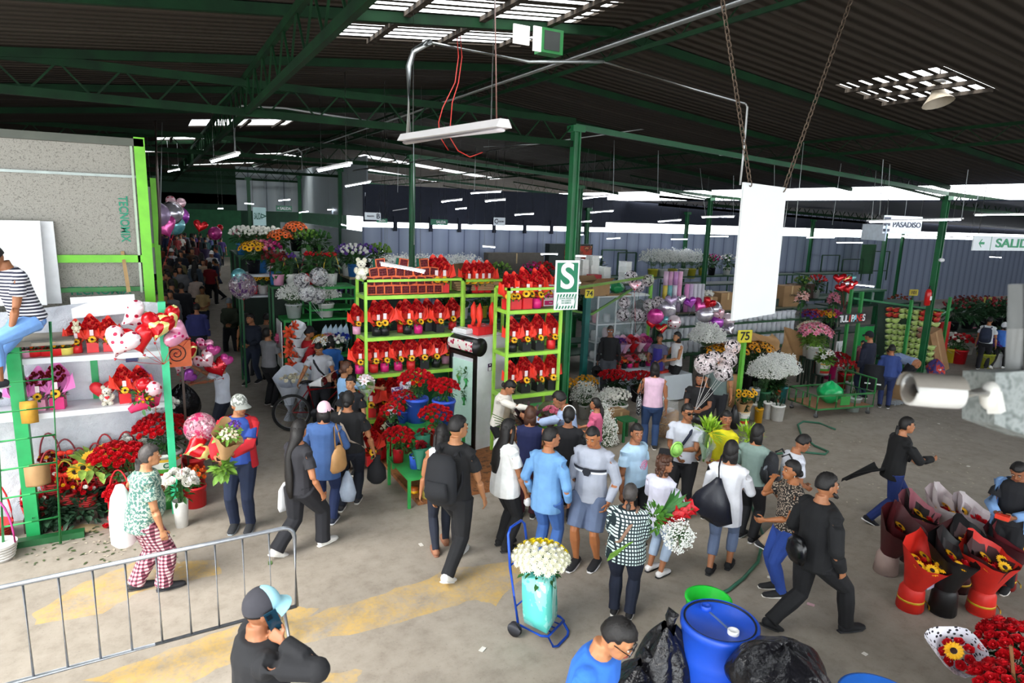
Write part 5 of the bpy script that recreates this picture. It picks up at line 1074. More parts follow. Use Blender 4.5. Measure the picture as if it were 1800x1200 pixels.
# gift table
TY=11.95; z=.62; xa,xb=P(1086,640,Y=TY).x,P(1146,650,Y=TY).x
tb=thing('gift_table','table under a pale blue cloth covered with small gift arrangements','table',((xa+xb)/2,TY+.35,0)); b=MB(); w2=(xb-xa)/2
b.box((0,0,z-.02),(2*w2,.7,.04)); b.build('top',WHITEP,tb)
b=MB(); nseg=40
def skirt(u,v):
    p=u*(4*w2+1.4)*1.0; 
    if p<2*w2: x,y=-w2+p,-.36
    elif p<2*w2+.7: x,y=w2,-.36+(p-2*w2)
    elif p<4*w2+.7: x,y=w2-(p-2*w2-.7),.35
    else: x,y=-w2,.35-(p-4*w2-.7)
    f=1+.05*v*(1+sin(p*22)); return (x*f,y*f,z+.005-(z-.05)*v)
b.grid(skirt,80,5); b.box((0,0,z+.003),(2*w2+.02,.74,.012)); b.build('cloth',mat('#c3d3de',.6,0,.06,4.),tb)
k=0
for j,row in enumerate(((1088,1098,1108,1119,1130,1140),(1092,1104,1115,1127,1139))):
    for i,px in enumerate(row):
        Y=TY+.12+.3*j; x=XR(px,628,Y); m=[RED,ORG,PINKF,RED,WHT,PINKF][(i+j)%6]
        flowers(f'small gift flower pot on the pale blue table, {ORD[i]} from left in the {["front","back"][j]} row',(x,Y,z+.012),['crimson','pink','black','red','magenta','white'][(i*2+j)%6],(.06,.07),.11,.085,12,src=[ROSE,SUN,ROSE,DAISY][(i+j)%4],fm=[m,BRN],mi2=1,fs=.036,fz=.05,nl=16,ls=.04,seed=40+k,bucket=False,group='gift pots on the pale blue table',name='gift_pot',bloom='bloom'); k+=1
stand('low red stand behind the pale blue gift table',P(1112,610,Y=12.75).x,12.66,.85,1.5,.25,'#5a2a2a')
for i,(px,py,m,l) in enumerate(((1098,600,PINKF,'pink'),(1112,590,RED,'tall red'),(1124,600,PINKF,'pale pink'),(1090,612,PURF,'lilac'),(1135,604,MAG,'magenta'))):
    x=XR(px,610,12.66); r=thing('wrapped_bouquet',f'{l} wrapped bouquet standing behind the gift table','bouquet',(x,12.66,.85),R.uniform(-15,15)); b=MB(); put(b,wrap_mb(.04,.17,.36,seed=i),Matrix()); b.build('wrap',mat(['#d8a8c0','#c01420','#e3c4d0','#b9a0c8','#c0609a'][i],.6,0,.1),r); b=MB(); dome(b,ROSE,(0,-.02,.28),.12,14,.04); b.build('rose_bunch',m,r)
# reception frame with tank top woman
q=G(1186,690); r=thing('metal_counter','narrow grey metal counter stand in front of the woman in white','counter',(q.x,q.y,0)); b=MB()
for x in(-.12,.12):
    for y in(0,.7): b.tube([(x,y,0),(x,y,1.0)],.018)
b.tube([(-.12,0,.3),(.12,0,.3)],.014); b.build('frame',mat('#6f7a80',.4,.5),r); b=MB(); b.box((0,.35,1.01),(.36,.8,.02)); b.build('top',mat('#8a959a',.4),r); b=MB(); b.box((0,-.02,.82),(.16,.008,.16)); b.build('poster',mat('#2a3a7a',.5),r)
# white cloth covered table
q=G(1170,706); q2=G(1246,716); r=thing('covered_table','low table draped with a white cloth behind the balloon couple','table',((q.x+q2.x)/2,q.y+.4,0)); b=MB(); w2=(q2.x-q.x)/2+.1
def drape(u,v):
    a=2*pi*u; s=lambda t: max(-1,min(1,t*1.5)); f=1+.06*v*sin(a*7)+.08*v; return (w2*s(cos(a))*f,.42*s(sin(a))*f,.62-.58*v)
b.grid(drape,48,5); b.box((0,0,.615),(2*w2,.84,.012)); b.build('cloth',mat('#d5dfe6',.5,0,.05,3.,.2),r)
r=thing('folded_cloth','red cloth lying on the white covered table','cloth',(q2.x-.5,q.y+.35,.625)); b=MB(); b.box((0,0,.025),(.35,.25,.05),12); b.build('cloth',cloth('#c0301e'),r)
# flower bed in front: red roses, daisies, baby's breath
q=G(1093,712); flowers('long tray of red roses behind the white daisy tub',(q.x,q.y+.3,0),'black',(.2,.24),.36,.4,60,fs=.045,fz=.2,nl=170,ls=.11,seed=60,leaf=LEAFD,flat=.4,cap=.7)
flowers('second tray of red roses beside the pink top woman',(q.x+.62,q.y+.12,0),'black',(.2,.24),.34,.36,46,fs=.045,fz=.2,nl=140,ls=.11,seed=61,leaf=LEAFD,flat=.4,cap=.7)
q=G(1080,742); flowers('round tub of white daisies on a pale pot',(q.x,q.y,.0),'white',(.2,.25),.42,.3,60,src=DAISY,fm=WHT,fs=.045,fz=.13,nl=120,ls=.09,seed=62,bloom='daisy',name='daisy_tub',leaf=LEAF,flat=.5)
q=G(1040,722); flowers('yellow daisies in a dark bucket left of the red roses',(q.x+.1,q.y+.4,0),'black',(.14,.17),.35,.27,44,src=DAISY,fm=YEL,fs=.04,fz=.14,nl=70,seed=63,bloom='daisy',name='daisy_tub')
flowers('second yellow daisy bucket beside the first at the teal post',(q.x-.35,q.y+.5,0),'black',(.14,.17),.33,.24,36,src=DAISY,fm=YEL,fs=.04,fz=.14,nl=60,seed=64,bloom='daisy',name='daisy_tub')
def gypsy(label,c,r,h,pot='white',pr=(.1,.12),ph=.3,seed=1,n=900,up=True,lift=.1,group=None,green=40):
    root=thing('babys_breath_bunch',label,'flowers',c,R.uniform(0,360),group)
    if pot: 
        bucket_mb(pr[0],pr[1],ph).build('bucket',mat(POTC.get(pot,pot),.4,0,.06),root)
    else: ph=0
    o=inst(gypmesh(r,h,n,seed,up),'floret_cloud',root,(0,0,ph+lift)); b=MB(); leaves(b,(0,0,ph+lift*.5),r*.45,lift+.05,green,.07,rr=random.Random(seed)); stems(b,(0,0),max(.05,r*.45),ph-.03 if pot else 0,ph+lift+h*.3,14,.005); b.build('foliage',LEAF,root); return root
q=G(1026,735); gypsy("white baby's breath bucket left of the red roses",(q.x,q.y,0),.3,.4,'white',seed=2,n=1100)
gypsy("baby's breath bunch behind the grey hooded man",(q.x+.25,q.y-.45,0),.28,.36,'white',seed=3,n=1000)
q=G(1062,782); gypsy("tall hanging baby's breath bunch beside the girl in pink",(q.x,q.y,0),.27,.62,None,seed=4,n=1500,lift=.05); gypsy("second baby's breath bunch below the daisy tub",(q.x+.1,q.y+.28,.0),.25,.5,None,seed=5,n=900,lift=.3)
q=G(1098,772); r=stand('small green plastic stool beside the hanging white bunch',q.x,q.y,.42,.32,.3,'#1f6a3a')
carton('carton','brown carton behind the green stool',(q.x+.1,q.y+.45,0),(.4,.35,.45),0)
# popcorn sack
q=G(1170,765); r=thing('popcorn_sack','large clear plastic sack of caramel popcorn','sack',(q.x,q.y,0)); b=MB(); b.loft([((0,0,0),.18),((0,0,.06),.22),((0,0,.3),.225),((0,0,.5),.215)],18); rr=random.Random(2)
b.build('popcorn',pat('speck','#8a5a28','#c08a48',38,'#e0b878'),r)
b=MB(); b.loft([((0,0,.002),.19),((0,0,.06),.228),((0,0,.5),.222),((.01,0,.64),.2,.17),((.02,0,.74),.22,.12)],18,cap=False); b.build('sack',mat('#e8eef0',.1,alpha=.28),r)
b=MB(); b.box((0,-.04,.53),(.2,.12,.05),15); b.build('card',WHITEP,r)
# stall 75: shelves of white vases
VY=12.9
xa,xb=P(1166,570,Y=VY).x,P(1405,575,Y=VY).x
vs=thing('vase_shelf','long green shelf unit of white vases in stall 75','shelf',((xa+xb)/2,VY+.15,0)); zr=[P(1300,587,Y=VY).z,P(1300,612,Y=VY).z,P(1300,566,Y=VY).z]
for z in zr: b=MB(); b.box((0,0,z-.03),(xb-xa,.34,.05)); b.build('shelf',paint('#2a5a38'),vs)
for i in(-1,-.5,0,.5,1): b=MB(); b.box((i*(xb-xa)/2*.99,.12,1.0),(.05,.05,2.0)); b.build('upright',paint('#2a5a38'),vs)
b=MB(); b.box((0,.18,1.2),(xb-xa,.01,1.5)); b.build('back',mat('#3a4f4a',.8),vs)
vp=[[(.001,0),(.06,0),(.075,.05),(.06,.14),(.085,.26),(.075,.26),(.001,.03)],[(.001,0),(.075,0),(.065,.1),(.075,.27),(.065,.27),(.001,.03)],[(.001,0),(.05,0),(.085,.12),(.06,.2),(.08,.27),(.07,.27),(.001,.03)]]
VMS=[]; 
for p in vp: b=MB(); b.lathe(p,12); VMS.append(b.mesh('vase',mat('#dfe3ea',.25,0,.04)))
n=0
for j,z in enumerate(zr):
    x=xa+.12; i=0
    while x<xb-.1 and i<26:
        r=thing('vase',f'white ceramic vase, {ORD[i]} from left in the {["middle","bottom","top"][j]} row of stall 75','vase',(x,VY+.12,z-.005),0,f'white vases in the {["middle","bottom","top"][j]} row'); o=inst(VMS[(i+j)%3],'vase',r,sc=(1.25,1.1,1.3 if j!=2 else .9)); x+=.2; i+=1
# rolls and boxes on top of stall 75
ZT=zr[2]+.3
b=MB(); b.box(((xa+xb)/2,VY+.4,ZT+.02),(xb-xa+.1,.62,.04)); o=b.build('stall_roof_board',paint('#5a5a44')); tag(o,'long board over the vase shelves carrying rolls and boxes','board')
def roll(label,px,py0,py1,Y,c,w=8,z=None):
    q=P(px,py0,Y=Y); z=ZT+.04 if z is None else z; h=P(px,py1,Y=Y).z-z; r=thing('paper_roll',label,'paper roll',(q.x,Y,z),0,'rolls of wrapping paper on stall 75'); b=MB(); rad=sz(q,w)/2
    for k,cc in enumerate(c): b.lathe([(.001,h*k/len(c)),(rad,h*k/len(c)),(rad,h*(k+1)/len(c)),(.001,h*(k+1)/len(c))],12,mi=k)
    b.build('roll',[mat(x,.35,0,.06) for x in c],r)
for i,(px,c) in enumerate(((1168,('#a79ab8','#c9b24a','#c8a8c0')),(1176,('#a898b8','#6aa8b0','#c090b0')),(1185,('#c8c8d4','#d6d2de','#b884b8')),(1193,('#b8a4c0','#d890b8','#e0a8c8')))): roll(f'tall roll of wrapping paper in the upright group on stall 75, {ORD[i]} from left',px,522,477,VY+.3,c,8.5)
for i,(px,c) in enumerate(((1206,('#d08abf',)),(1213,('#c0a8c8',)),(1220,('#cfcbd6',)),(1227,('#c4c2cc',)),(1233,('#b8b6c0',)))): roll(f'short roll of pale wrapping paper on stall 75, {ORD[i]} from left',px,526,499,VY+.2,c,8)
for i,(px,py,w,h,l,mk) in enumerate(((1244,528,26,24,'brown carton left of the hanging white board',0),(1272,536,32,30,'brown carton just left of the white board',0),(1381,550,38,36,'brown carton printed OASIS right of the white board',1),(1330,545,40,30,'brown carton behind the hanging white board',0))):
    q=P(px,py,Y=VY+.3); s=sz(q,w); hh=sz(q,h); z=ZT+.04
    r=carton('carton',l,(q.x,VY+.35,z),(s,.42,hh),-4,flap=False)
    if mk: text('OASIS',.09,mat('#5a4a3a',.8),r,(0.02,-.213,hh*.55))
flowers('white chrysanthemum bunch on top of the stall 75 cartons',(P(1246,500,Y=VY+.35).x,VY+.4,ZT+.04+.3),None,fr=.17,n=26,src=DAISY,fm=WHT,fs=.06,fz=.1,nl=12,seed=70,bloom='daisy',name='daisy_bunch')
q=P(1240,625,Y=11.6); stand('dark stand under the big white baby’s breath bush'.replace('’',"'"),q.x,11.6,.85,.5,.4,'#2a3a2a'); gypsy("big baby's breath bush above the woman in white",(q.x,11.6,.85),.46,.42,'#3a4a3a',(.12,.14),.22,seed=6,n=2600,lift=.2)
# pole 75 and its buckets
q=G(1293,742); P75=q; zt=zat((q.x,q.y),583); post('lime green pole carrying the 75 sign',q.x,q.y,zt,.08,'#5fae3a'); numsign('75','yellow number 75 sign on the lime pole','',0,0) if 0 else None
sg75=thing('number_sign','yellow number 75 sign on the lime pole','sign',(q.x-.06,q.y-.06,zt-.08),-10); b=MB(); b.box((0,0,0),(.34,.02,.26)); b.build('plate',mat('#cfc62a',.5),sg75); text('75',.24,BLACKP,sg75,(0,-.014,0))
q=G(1304,746); flowers('labelled white bucket of kraft wrapped sunflowers at pole 75',(q.x,q.y,0),'white',(.12,.14),.31,.05,1,fm=LEAF,nl=70,ls=.1,seed=71,lab=CIL,rz=8,leaf=LEAFD)
for i,(px,l) in enumerate(((1298,'left'),(1316,'right'))):
    p=P(px,712,Y=q.y-.02); r=thing('kraft_bouquet',f'kraft paper sunflower bouquet in the labelled bucket, {l} one','bouquet',(q.x-.08+.17*i,q.y,.3),R.uniform(-20,20)); b=MB(); put(b,wrap_mb(.07,.12,.26,peak=.05,wave=.05),Matrix()); b.build('wrap',KRAFT,r); b=MB(); leaves(b,(0,0,.32),.15,.08,40,.09); b.build('foliage',LEAF,r)
    for k in range(6): inst(SUNM,'sunflower',r,M=TRS((.12*cos(k*1.1+i),.09*sin(k*1.1+i)-.05,.36+.03*(k%3)),(.3*cos(k*1.1),-.8,.7),.062,k))
for i,(px,py,c,w,h,l) in enumerate(((1322,736,'white',16,32,'slim white bucket behind the labelled bucket'),(1332,742,'#d9a21c',15,28,'yellow paint bucket between the white buckets'),(1347,735,'white',15,32,'white bucket right of the yellow bucket'),(1336,709,'#a9adb0',18,24,'grey bucket holding a kraft wrapped log'),(1365,738,'white',24,30,'large white bucket with dark foliage'))):
    p=G(px,py) if i!=3 else V((G(1336,725).x+.05,G(1336,725).y+.25,0)); rr_=sz(p,w)/2; hh=sz(p,h)*.95
    flowers(l,(p.x,p.y,0),c,(rr_*.85,rr_),hh if i!=3 else .5,.1,1,fm=LEAF,nl=10 if i!=4 else 60,ls=.05,seed=72+i,leaf=LEAFD,fs=.01)
r=thing('kraft_roll','kraft wrapped flower roll standing in the grey bucket','paper roll',(P(1338,690,Y=p.y).x-.15,G(1336,725).y+.25,.5)); b=MB(); b.lathe([(.001,0),(.11,0),(.12,.3),(.1,.33),(.001,.33)],14); b.build('roll',KRAFT,r)
r=thing('kraft_roll','second kraft flower roll leaning behind the first','paper roll',(G(1320,725).x,G(1320,725).y+.5,.0)); b=MB(); b.lathe([(.001,0),(.13,0),(.14,.72),(.1,.75),(.001,.75)],14); b.build('roll',KRAFT,r)
# dark foliage, sunflowers, baby's breath
q=G(1362,716); flowers('tall dark green foliage bunch behind the white buckets',(q.x,q.y+.15,0),'black',(.15,.18),.3,.3,2,fm=LEAFD,fs=.02,fz=.45,nl=420,ls=.13,seed=80,leaf=leafm('#1f3f1c'),name='foliage_bunch')
q=G(1345,700); 
for i,(dx,dy,s) in enumerate(((-.75,.25,1),(-.25,.3,1.1),(.25,.35,1),(.6,.3,.9))):
    flowers(f'big bucket of orange sunflowers in stall 75, {ORD[i]} from left',(q.x+dx,q.y+.55+dy,0),'black',(.16,.2),.45,.42*s,20,src=SUN,fm=[mat('#e0960e',.55,0,.2,40.),BRN],mi2=1,fs=.09,fz=.55,nl=130,ls=.13,seed=81+i,bloom='sunflower',name='sunflower_bucket',group='sunflower buckets of stall 75',flat=.5,cap=.8)
for i,(px,py,w,h,a,l) in enumerate(((1345,603,72,30,-12,'wide brown kraft sheet wrapped over the sunflowers'),(1398,612,36,70,22,'upright crumpled kraft sheet right of the sunflowers'))):
    q=P(px,py,Y=11.35); s=sz(q,w)/2; hh=sz(q,h); r=thing('kraft_sheet',l,'paper',(q.x,11.4,q.z-hh*.5),0); b=MB(); b.grid(lambda u,v:((u-.5)*2*s*(1-.25*v),.25*(v-.3)+.08*sin(u*8+v*5)+.1*cos(u*3),hh*v*(1-.2*abs(u-.55))+.05*sin(u*7)),16,8); b.build('sheet',KRAFT,r)
q=G(1390,725); 
for i,(dx,dy,z,s) in enumerate(((-.35,.5,.55,.95),(.05,.55,.6,1.1),(.4,.65,.55,.95))):
    gypsy(f"large white baby's breath bunch above the green cart, {ORD[i]} from left",(q.x+dx,q.y+dy,.0),.42*s,.42,['#2f6a4a','#c0502a','#2f8a8a'][i],(.13,.16),.42,seed=7+i,n=2300,lift=z-.2,group="baby's breath above the cart",green=90)
# green cart
qa,qb,qc=G(1384,716),G(1433,736),G(1487,712); ux=(qb-qa); L=ux.length; ux.normalize(); uy=V((-ux.y,ux.x,0)); Wd=max(.6,(qc-qb).dot(uy)); ca=thing('flower_cart','low green tubular steel cart on castors with a plywood bed','cart',(qa.x,qa.y,0),math.degrees(atan2(ux.y,ux.x))); cg=paint('#2a7a3a')
def tb_(name,pts,r=.018): b=MB(); b.tube(pts,r,6); return b.build(name,cg,ca)
for z in(.2,.5): tb_('side_rail',[(0,0,z),(L,0,z),(L,Wd,z),(0,Wd,z),(0,0,z)],.022)
tb_('handle',[(0,Wd,.5),(0,Wd,.82),(L,Wd,.82),(L,Wd,.5)],.022)
for k in range(5): tb_('bar',[(L*k/4,0,.2),(L*k/4,0,.5)]); tb_('bar',[(L*k/4,Wd,.2),(L*k/4,Wd,.82)],.012)
for k in(1,2): tb_('bar',[(0,Wd*k/3,.2),(0,Wd*k/3,.5)]); tb_('bar',[(L,Wd*k/3,.2),(L,Wd*k/3,.5)])
b=MB(); b.box((L/2,Wd/2,.21),(L*.97,Wd*.96,.02)); b.build('bed',mat('#9a7050',.8,0,.12,5.),ca); b=MB(); b.box((L*.98,Wd*.5,.36),(.012,.26,.2)); b.build('plate',paint('#2f8a3a'),ca)
for x in(.06,L-.06):
    for y in(.06,Wd-.06): b=MB(); b.tube([(x,y-.02,.05),(x,y+.02,.05)],.05,12); b.bar((x,y,.06),(x,y,.2),.025); b.build('wheel',[mat('#8a8d90',.4,.3)],ca)
r=thing('plastic_bag','bulging green plastic bag lying in the green cart','bag',qa+ux*L*.55+uy*Wd*.45+V((0,0,.225))); inst(bagmesh(.3,.26,.48,12,mat('#1fae62',.25,0,.25,5.,.4),neck=False,crease=.06),'bag',r)
r=thing('white_board','white sheet with a plant drawing behind the cart','board',P(1467,690,Y=qa.y+Wd+.35)); r.location.z=.02; b=MB(); b.box((0,0,.45),(.42,.02,.9)); b.build('sheet',WHITEP,r); b=MB(); 
for k in range(7): b.tube([(-.08,-.012,.3),(-.08+.05*sin(k),-.012,.5),(-.08+.12*sin(k*2.),-.012,.55+.05*k)],.006,4)
b.build('plant_drawing',mat('#2a4a3a',.6),r)
# lilies stall
q=G(1438,690)
for i,(px,py,w,l,lb) in enumerate(((1442,660,38,'labelled white bucket of lilies behind the cart',CIL),(1425,640,36,'upper white bucket of pink and white lilies',None),(1455,635,34,'white bucket of lilies at the post',None))):
    p=G(1442,680+0*i)+V((-.12*i+.3*(i==2),.25*i,0)); z=[.35,.72,.72][i]; stand(f'dark step under the {["lower","upper left","upper right"][i]} lily bucket',p.x,p.y,z,.42,.24,'#2a3a30'); 
    flowers(l,(p.x,p.y,z),'white',(.15,.18),.34,[.25,.42,.36][i],[14,40,34][i],src=LILY,fm=[[WHT,PINKF,mat('#e3e3c4',.5)][i],ORG],mi2=1,fs=.085,fz=[.14,.3,.34][i],nl=160,ls=.16,seed=90+i,bloom='lily',name='lily_bucket',lab=lb,leaf=LEAFL)
q=P(1432,555,Y=12.9); frame_table('dark green table behind the lilies with mixed flowers',q.x-.7,q.x+.9,12.6,13.2,1.0,GREEN,'#2f4a38')
for i,(dx,m,l) in enumerate(((-.45,PURF,'purple'),(0.,ORG,'orange'),(.4,YEL,'yellow sunflower'),(-.2,RED,'red'),(.65,MAG,'magenta'))): flowers(f'{l} flower bunch on the table behind the lilies',(q.x+dx,12.75+.15*(i%2),1.0),'black',(.1,.12),.22,.26,22,src=SUN if i==2 else DAISY,fm=[m,BRN],mi2=1,fs=.06,fz=.2,nl=50,ls=.1,seed=95+i,bloom='bloom')
for i,(px,py,l,m) in enumerate(((1466,528,'tall pink lily spray beside the heart balloons',PINKF),(1410,525,'yellow pink lily spray on a thin pole',mat('#e6b8b0',.5)))):
    q=P(px,py,Y=12.3); r=thing('lily_spray',l,'flowers',(q.x,12.3,0)); b=MB(); b.tube([(0,0,0),(.02,0,q.z*.5),(0,0,q.z)],.014,5); leaves(b,(0,0,q.z-.05),.1,.25,40,.16); b.build('stem',LEAF,r); b=MB(); dome(b,LILY,(0,0,q.z),.15,12,.1,0,1.2,1.4,miself=True); b.build('lily_bunch',[m,ORG],r)
    q2=q
b=MB(); b.box((P(1395,480,Y=12.6).x,12.6,1.4),(.03,.03,2.8))
HB=[(1474,490,9,'red','upper left red'),(1487,490,9,'redyellow','upper middle red'),(1497,489,7,'teal','small teal'),(1478,506,9,'reddots','lower left red'),(1491,508,10,'red','lowest shiny red'),(1484,499,8,'silver','grey'),(1500,499,7,'red','right red')]
for i,(px,py,rp,k,l) in enumerate(HB): q=P(px,py,Y=12.4+.1*(i%3)); balloon(f'{l} heart balloon in the cluster above the lilies',q,sz(q,rp*1.1),k,spin=R.uniform(-25,25),knot=P(1484,545,Y=12.5))
# ---------- TULIPANES stall ----------
UY=12.3
for i,(px,py,zt) in enumerate(((1482,640,2.45),(1496,668,2.5),(1587,652,2.2),(1655,648,2.15))):
    q=[P(1480,640,Y=11.2),P(1496,660,Y=10.4),P(1586,640,Y=10.5),P(1655,620,Y=10.9)][i]; post(f'green stall post of the tulip stall, {ORD[i]} from left',q.x,q.y,zt,.07,'#2a8a3f')
ts=thing('lettering_sign','TULIPANES letters in white red and blue on the tulip stall','sign',P(1500,560,Y=10.2)); b=MB(); b.box((0,.03,0),(1.02,.012,.26)); b.build('board',mat('#1c2420',.6),ts)
for k,ch in enumerate('TULIPANES'): text(ch,.24,[WHITEP,WHITEP,WHITEP,mat('#d8302a',.5),WHITEP,mat('#8fd0e0',.5),mat('#d8302a',.5),mat('#d8302a',.5),WHITEP][k],ts,((k-4)*.112,.018,0),name='letter',ext=.004)
a,b_=P(1500,524,Y=10.4),P(1660,546,Y=10.9); rail('green rail along the front top of the tulip stall',[a,b_],.05,'#2a7a4a'); rail('green rail at the right end of the tulip stall',[P(1657,553,Y=10.9),P(1692,531,Y=12.6)],.05,'#2a8a4a')
# slanted display of wrapped tulips
c00,c10=P(1551,625,Z=.5),P(1632,636,Z=.5); c01,c11=P(1553,537,Z=1.72),P(1650,546,Z=1.72)
r=thing('tulip_display','slanted dark display rack holding rows of wrapped tulips','rack',(0,0,0)); b=MB(); b.add([c00+V((-.1,.06,-.1)),c10+V((.1,.06,-.1)),c11+V((.1,.08,.05)),c01+V((-.1,.08,.05))],[(0,1,2,3)],0,False); b.add([c00+V((-.1,.1,-.12)),c10+V((.1,.1,-.12)),c11+V((.1,.12,.03)),c01+V((-.1,.12,.03))],[(3,2,1,0)],0,False)
b.build('panel',mat('#16301f',.7),r)
for p in(c00,c10,c01,c11): b=MB(); b.box((p.x,p.y+.14,p.z/2),(.05,.05,p.z)); b.build('leg',paint(GREEN),r)
TP_=[]
for k,(c1,c2) in enumerate((('#e6ebb9','#b9cf7a'),('#d8c8b8','#c08a7a'),('#d8b23a','#c0302a'))):
    b=MB(); b.loft([((0,-.02,-.1),.03,.02),((0,-.03,-.03),.06,.04),((0,-.035,.05),.07,.05),((0,-.02,.08),.06,.03)],8); 
    for j in range(7): put(b,BUD,TRS(((j-3)*.018,-.05,.06+.01*(j%2)),(0,-.5,1),.022),1)
    TP_.append(b.mesh('wrapped_tulips',[mat(c2,.4,0,.1),mat(c1,.5,0,.1)]))
for j in range(9):
    for i in range(8):
        if j==6 and i in(2,3): continue
        v=(j+.3)/9; u=(i+.5)/8; p=c00.lerp(c10,u).lerp(c01.lerp(c11,u),v); k=2 if (j>6 and (i>4 or i in(0,1))) or (j==7 and i==5) else 1 if (i>4 and 3<j<6) else 0
        r=thing('tulip_bunch',f'wrapped {["pale yellow","pink","yellow red"][k]} tulips, {ORD[i]} from left in {ORD[8-j]} row of the display','flowers',p+V((0,-.04,0)),R.uniform(-8,8),'wrapped tulips on the display'); inst(TP_[k],'wrapped_tulips',r,sc=tuple(sz(p,11.)/.14*q for q in(2.2,1.0,.72)))
q=P(1590,632,Z=.3); stand('low stand under the white tulip box',q.x,q.y,.3,1.3,.4,'#2a3a30'); flowers('box of white tulips at the foot of the display',(q.x,q.y,.3),None,fr=.5,n=60,src=BUD,fm=mat('#e6e6cc',.5),fs=.045,fz=.18,nl=150,ls=.14,seed=110,bloom='bud',flat=.25,name='tulip_box')
r=thing('wall_cloth','bright green cloth hanging behind the tulip stall','cloth',P(1520,590,Y=11.7)); b=MB(); b.grid(lambda u,v:((u-.5)*.95,.04*sin(u*14),(v-.5)*.55),20,3); b.build('cloth',cloth('#1f9a4a'),r)
for i,(px,py,c,l) in enumerate(((1515,690,'crimson','red bucket row of tulips in front of the seated woman'),(1500,672,'white','white bucket with red roses at the tulip stall'),(1465,665,'red','orange red flowers beside the white sheet'),(1485,672,'magenta','magenta flowers at the tulip stall post'))):
    q=G(px,py)+V((0,.5,0)); flowers(l,(q.x,q.y,0),c,(.16,.19),.42,.26,26,src=BUD if i==0 else ROSE,fm=[RED,RED,ORG,MAG][i],fs=.05,fz=.12,nl=50,seed=112+i,ls=.09)
for i,(px,py,w,h,c,l) in enumerate(((1498,722,25,26,'#a3ada8','large grey green bucket standing on the floor by the cart'),(1491,690,13,20,'#b9bec0','small white bucket beside the tulip post'),(1512,690,10,14,'#d0d4d4','small white jar on the floor by the bag boy'))):
    q=G(px,py); flowers(l,(q.x,q.y,0),c,(sz(q,w)*.4,sz(q,w)*.5),sz(q,h),.05,1,fm=LEAFD,fs=.01,nl=2,seed=120+i)
# right end: cartons, panels, plants
qa=G(1678,660); r=thing('carton','tall brown cardboard box leaning beside the tulip stall','box',(qa.x-.25,qa.y+.3,.0),-12); b=MB(); Mx=Matrix.Rotation(radians(-24),3,'Y'); b.box(Mx@V((0,0,.68))+V((.0,0,.08)),(.42,.3,1.3),M=Mx); b.box(Mx@V((0,-.152,.68))+V((0,0,.08)),(.06,.004,1.25),M=Mx,mi=1); b.build('carton',[mat('#9a7450',.8,0,.1,4.),mat('#b08a60',.6)],r)
r=thing('red_panel','red upright panel at the right end of the tulip stall','panel',P(1657,600,Y=11.0)); b=MB(); b.box((0,0,-.1),(.5,.05,.95)); b.build('panel',mat('#b81a1a',.5),r); b=MB(); b.box((0,.02,-.75),(.06,.04,.5)); b.build('leg',paint(GREEN),r); r.location.z=1.0
r=thing('fire_extinguisher','red fire extinguisher on the right column','extinguisher',P(1631,522,Y=9.28)); b=MB(); b.lathe([(.001,-.22),(.07,-.2),(.075,.12),(.05,.18),(.025,.2),(.001,.2)],14); b.build('cylinder',mat('#c01a1a',.3),r); b=MB(); b.box((0,-.076,-.02),(.08,.004,.1)); b.build('label',WHITEP,r); b=MB(); b.bar((0,0,.2),(.03,0,.27),.03); b.tube([(.0,-.03,.22),(.09,-.04,.1),(.08,-.03,-.1)],.008,5); b.build('valve',BLACKP,r)
q=G(1655,670); r=thing('plastic_bag','bundle of purple and red plastic bags by the leaning box','bag',(q.x-.2,q.y+.1,0)); inst(bagmesh(.26,.22,.62,14,pat('blot','#4a3a7a','#c83a2a',5,'#d8d8dc'),neck=False),'bag',r)
r=thing('plastic_bag','dark green bag left of the leaning box','bag',(q.x-.75,q.y+.25,0)); inst(bagmesh(.22,.2,.5,15,mat('#1f5a34',.4,0,.2)),'bag',r)
for i,(px,py,c,l,m) in enumerate(((1690,640,'#c9b02a','yellow bucket behind the couple with helmet',WHT),(1704,642,'crimson','dark red bucket behind the couple with helmet',RED),(1752,650,'#a3a83a','olive bucket right of the helmet woman',PURF),(1768,648,'#d8dcdc','white bowl bucket at the right edge',WHT),(1668,628,'white','white bucket of red flowers by the red panel',RED),(1715,625,'white','pale flower bucket behind the couple',PINKF))):
    q=G(px,py)+V((0,.35,0)); flowers(l,(q.x,q.y,0),c,(.2,.24),.45,.32,24,fm=m,fs=.06,fz=.25,nl=60,ls=.13,seed=130+i)
xq=G(1790,640); frame_table('dark green table of plants at the far right edge',22.5,29,11.2,12.4,.9,GREEN,'#2a3f30')
for i in range(7):
    flowers(f'{["dark red","green","red"][i%3]} plant bunch on the far right table, {ORD[i]} from left',(22.9+i*.9,11.75,.9),'black',(.16,.2),.3,.4,14,src=BUD,fm=[DRED,LEAFD,DRED][i%3],fs=.06,fz=.4,nl=150,ls=.22,seed=140+i,bloom='bud',leaf=leafm('#244a28'))
for i in range(5): flowers(f'tall fern pot in front of the far right table, {ORD[i]} from left',(23.6+i*.8,10.9,0),'black',(.18,.22),.35,.3,3,fm=LEAFL,fs=.03,fz=.45,nl=200,ls=.24,seed=150+i,leaf=leafm('#2f5a2a'),name='fern_pot',cat='plant')
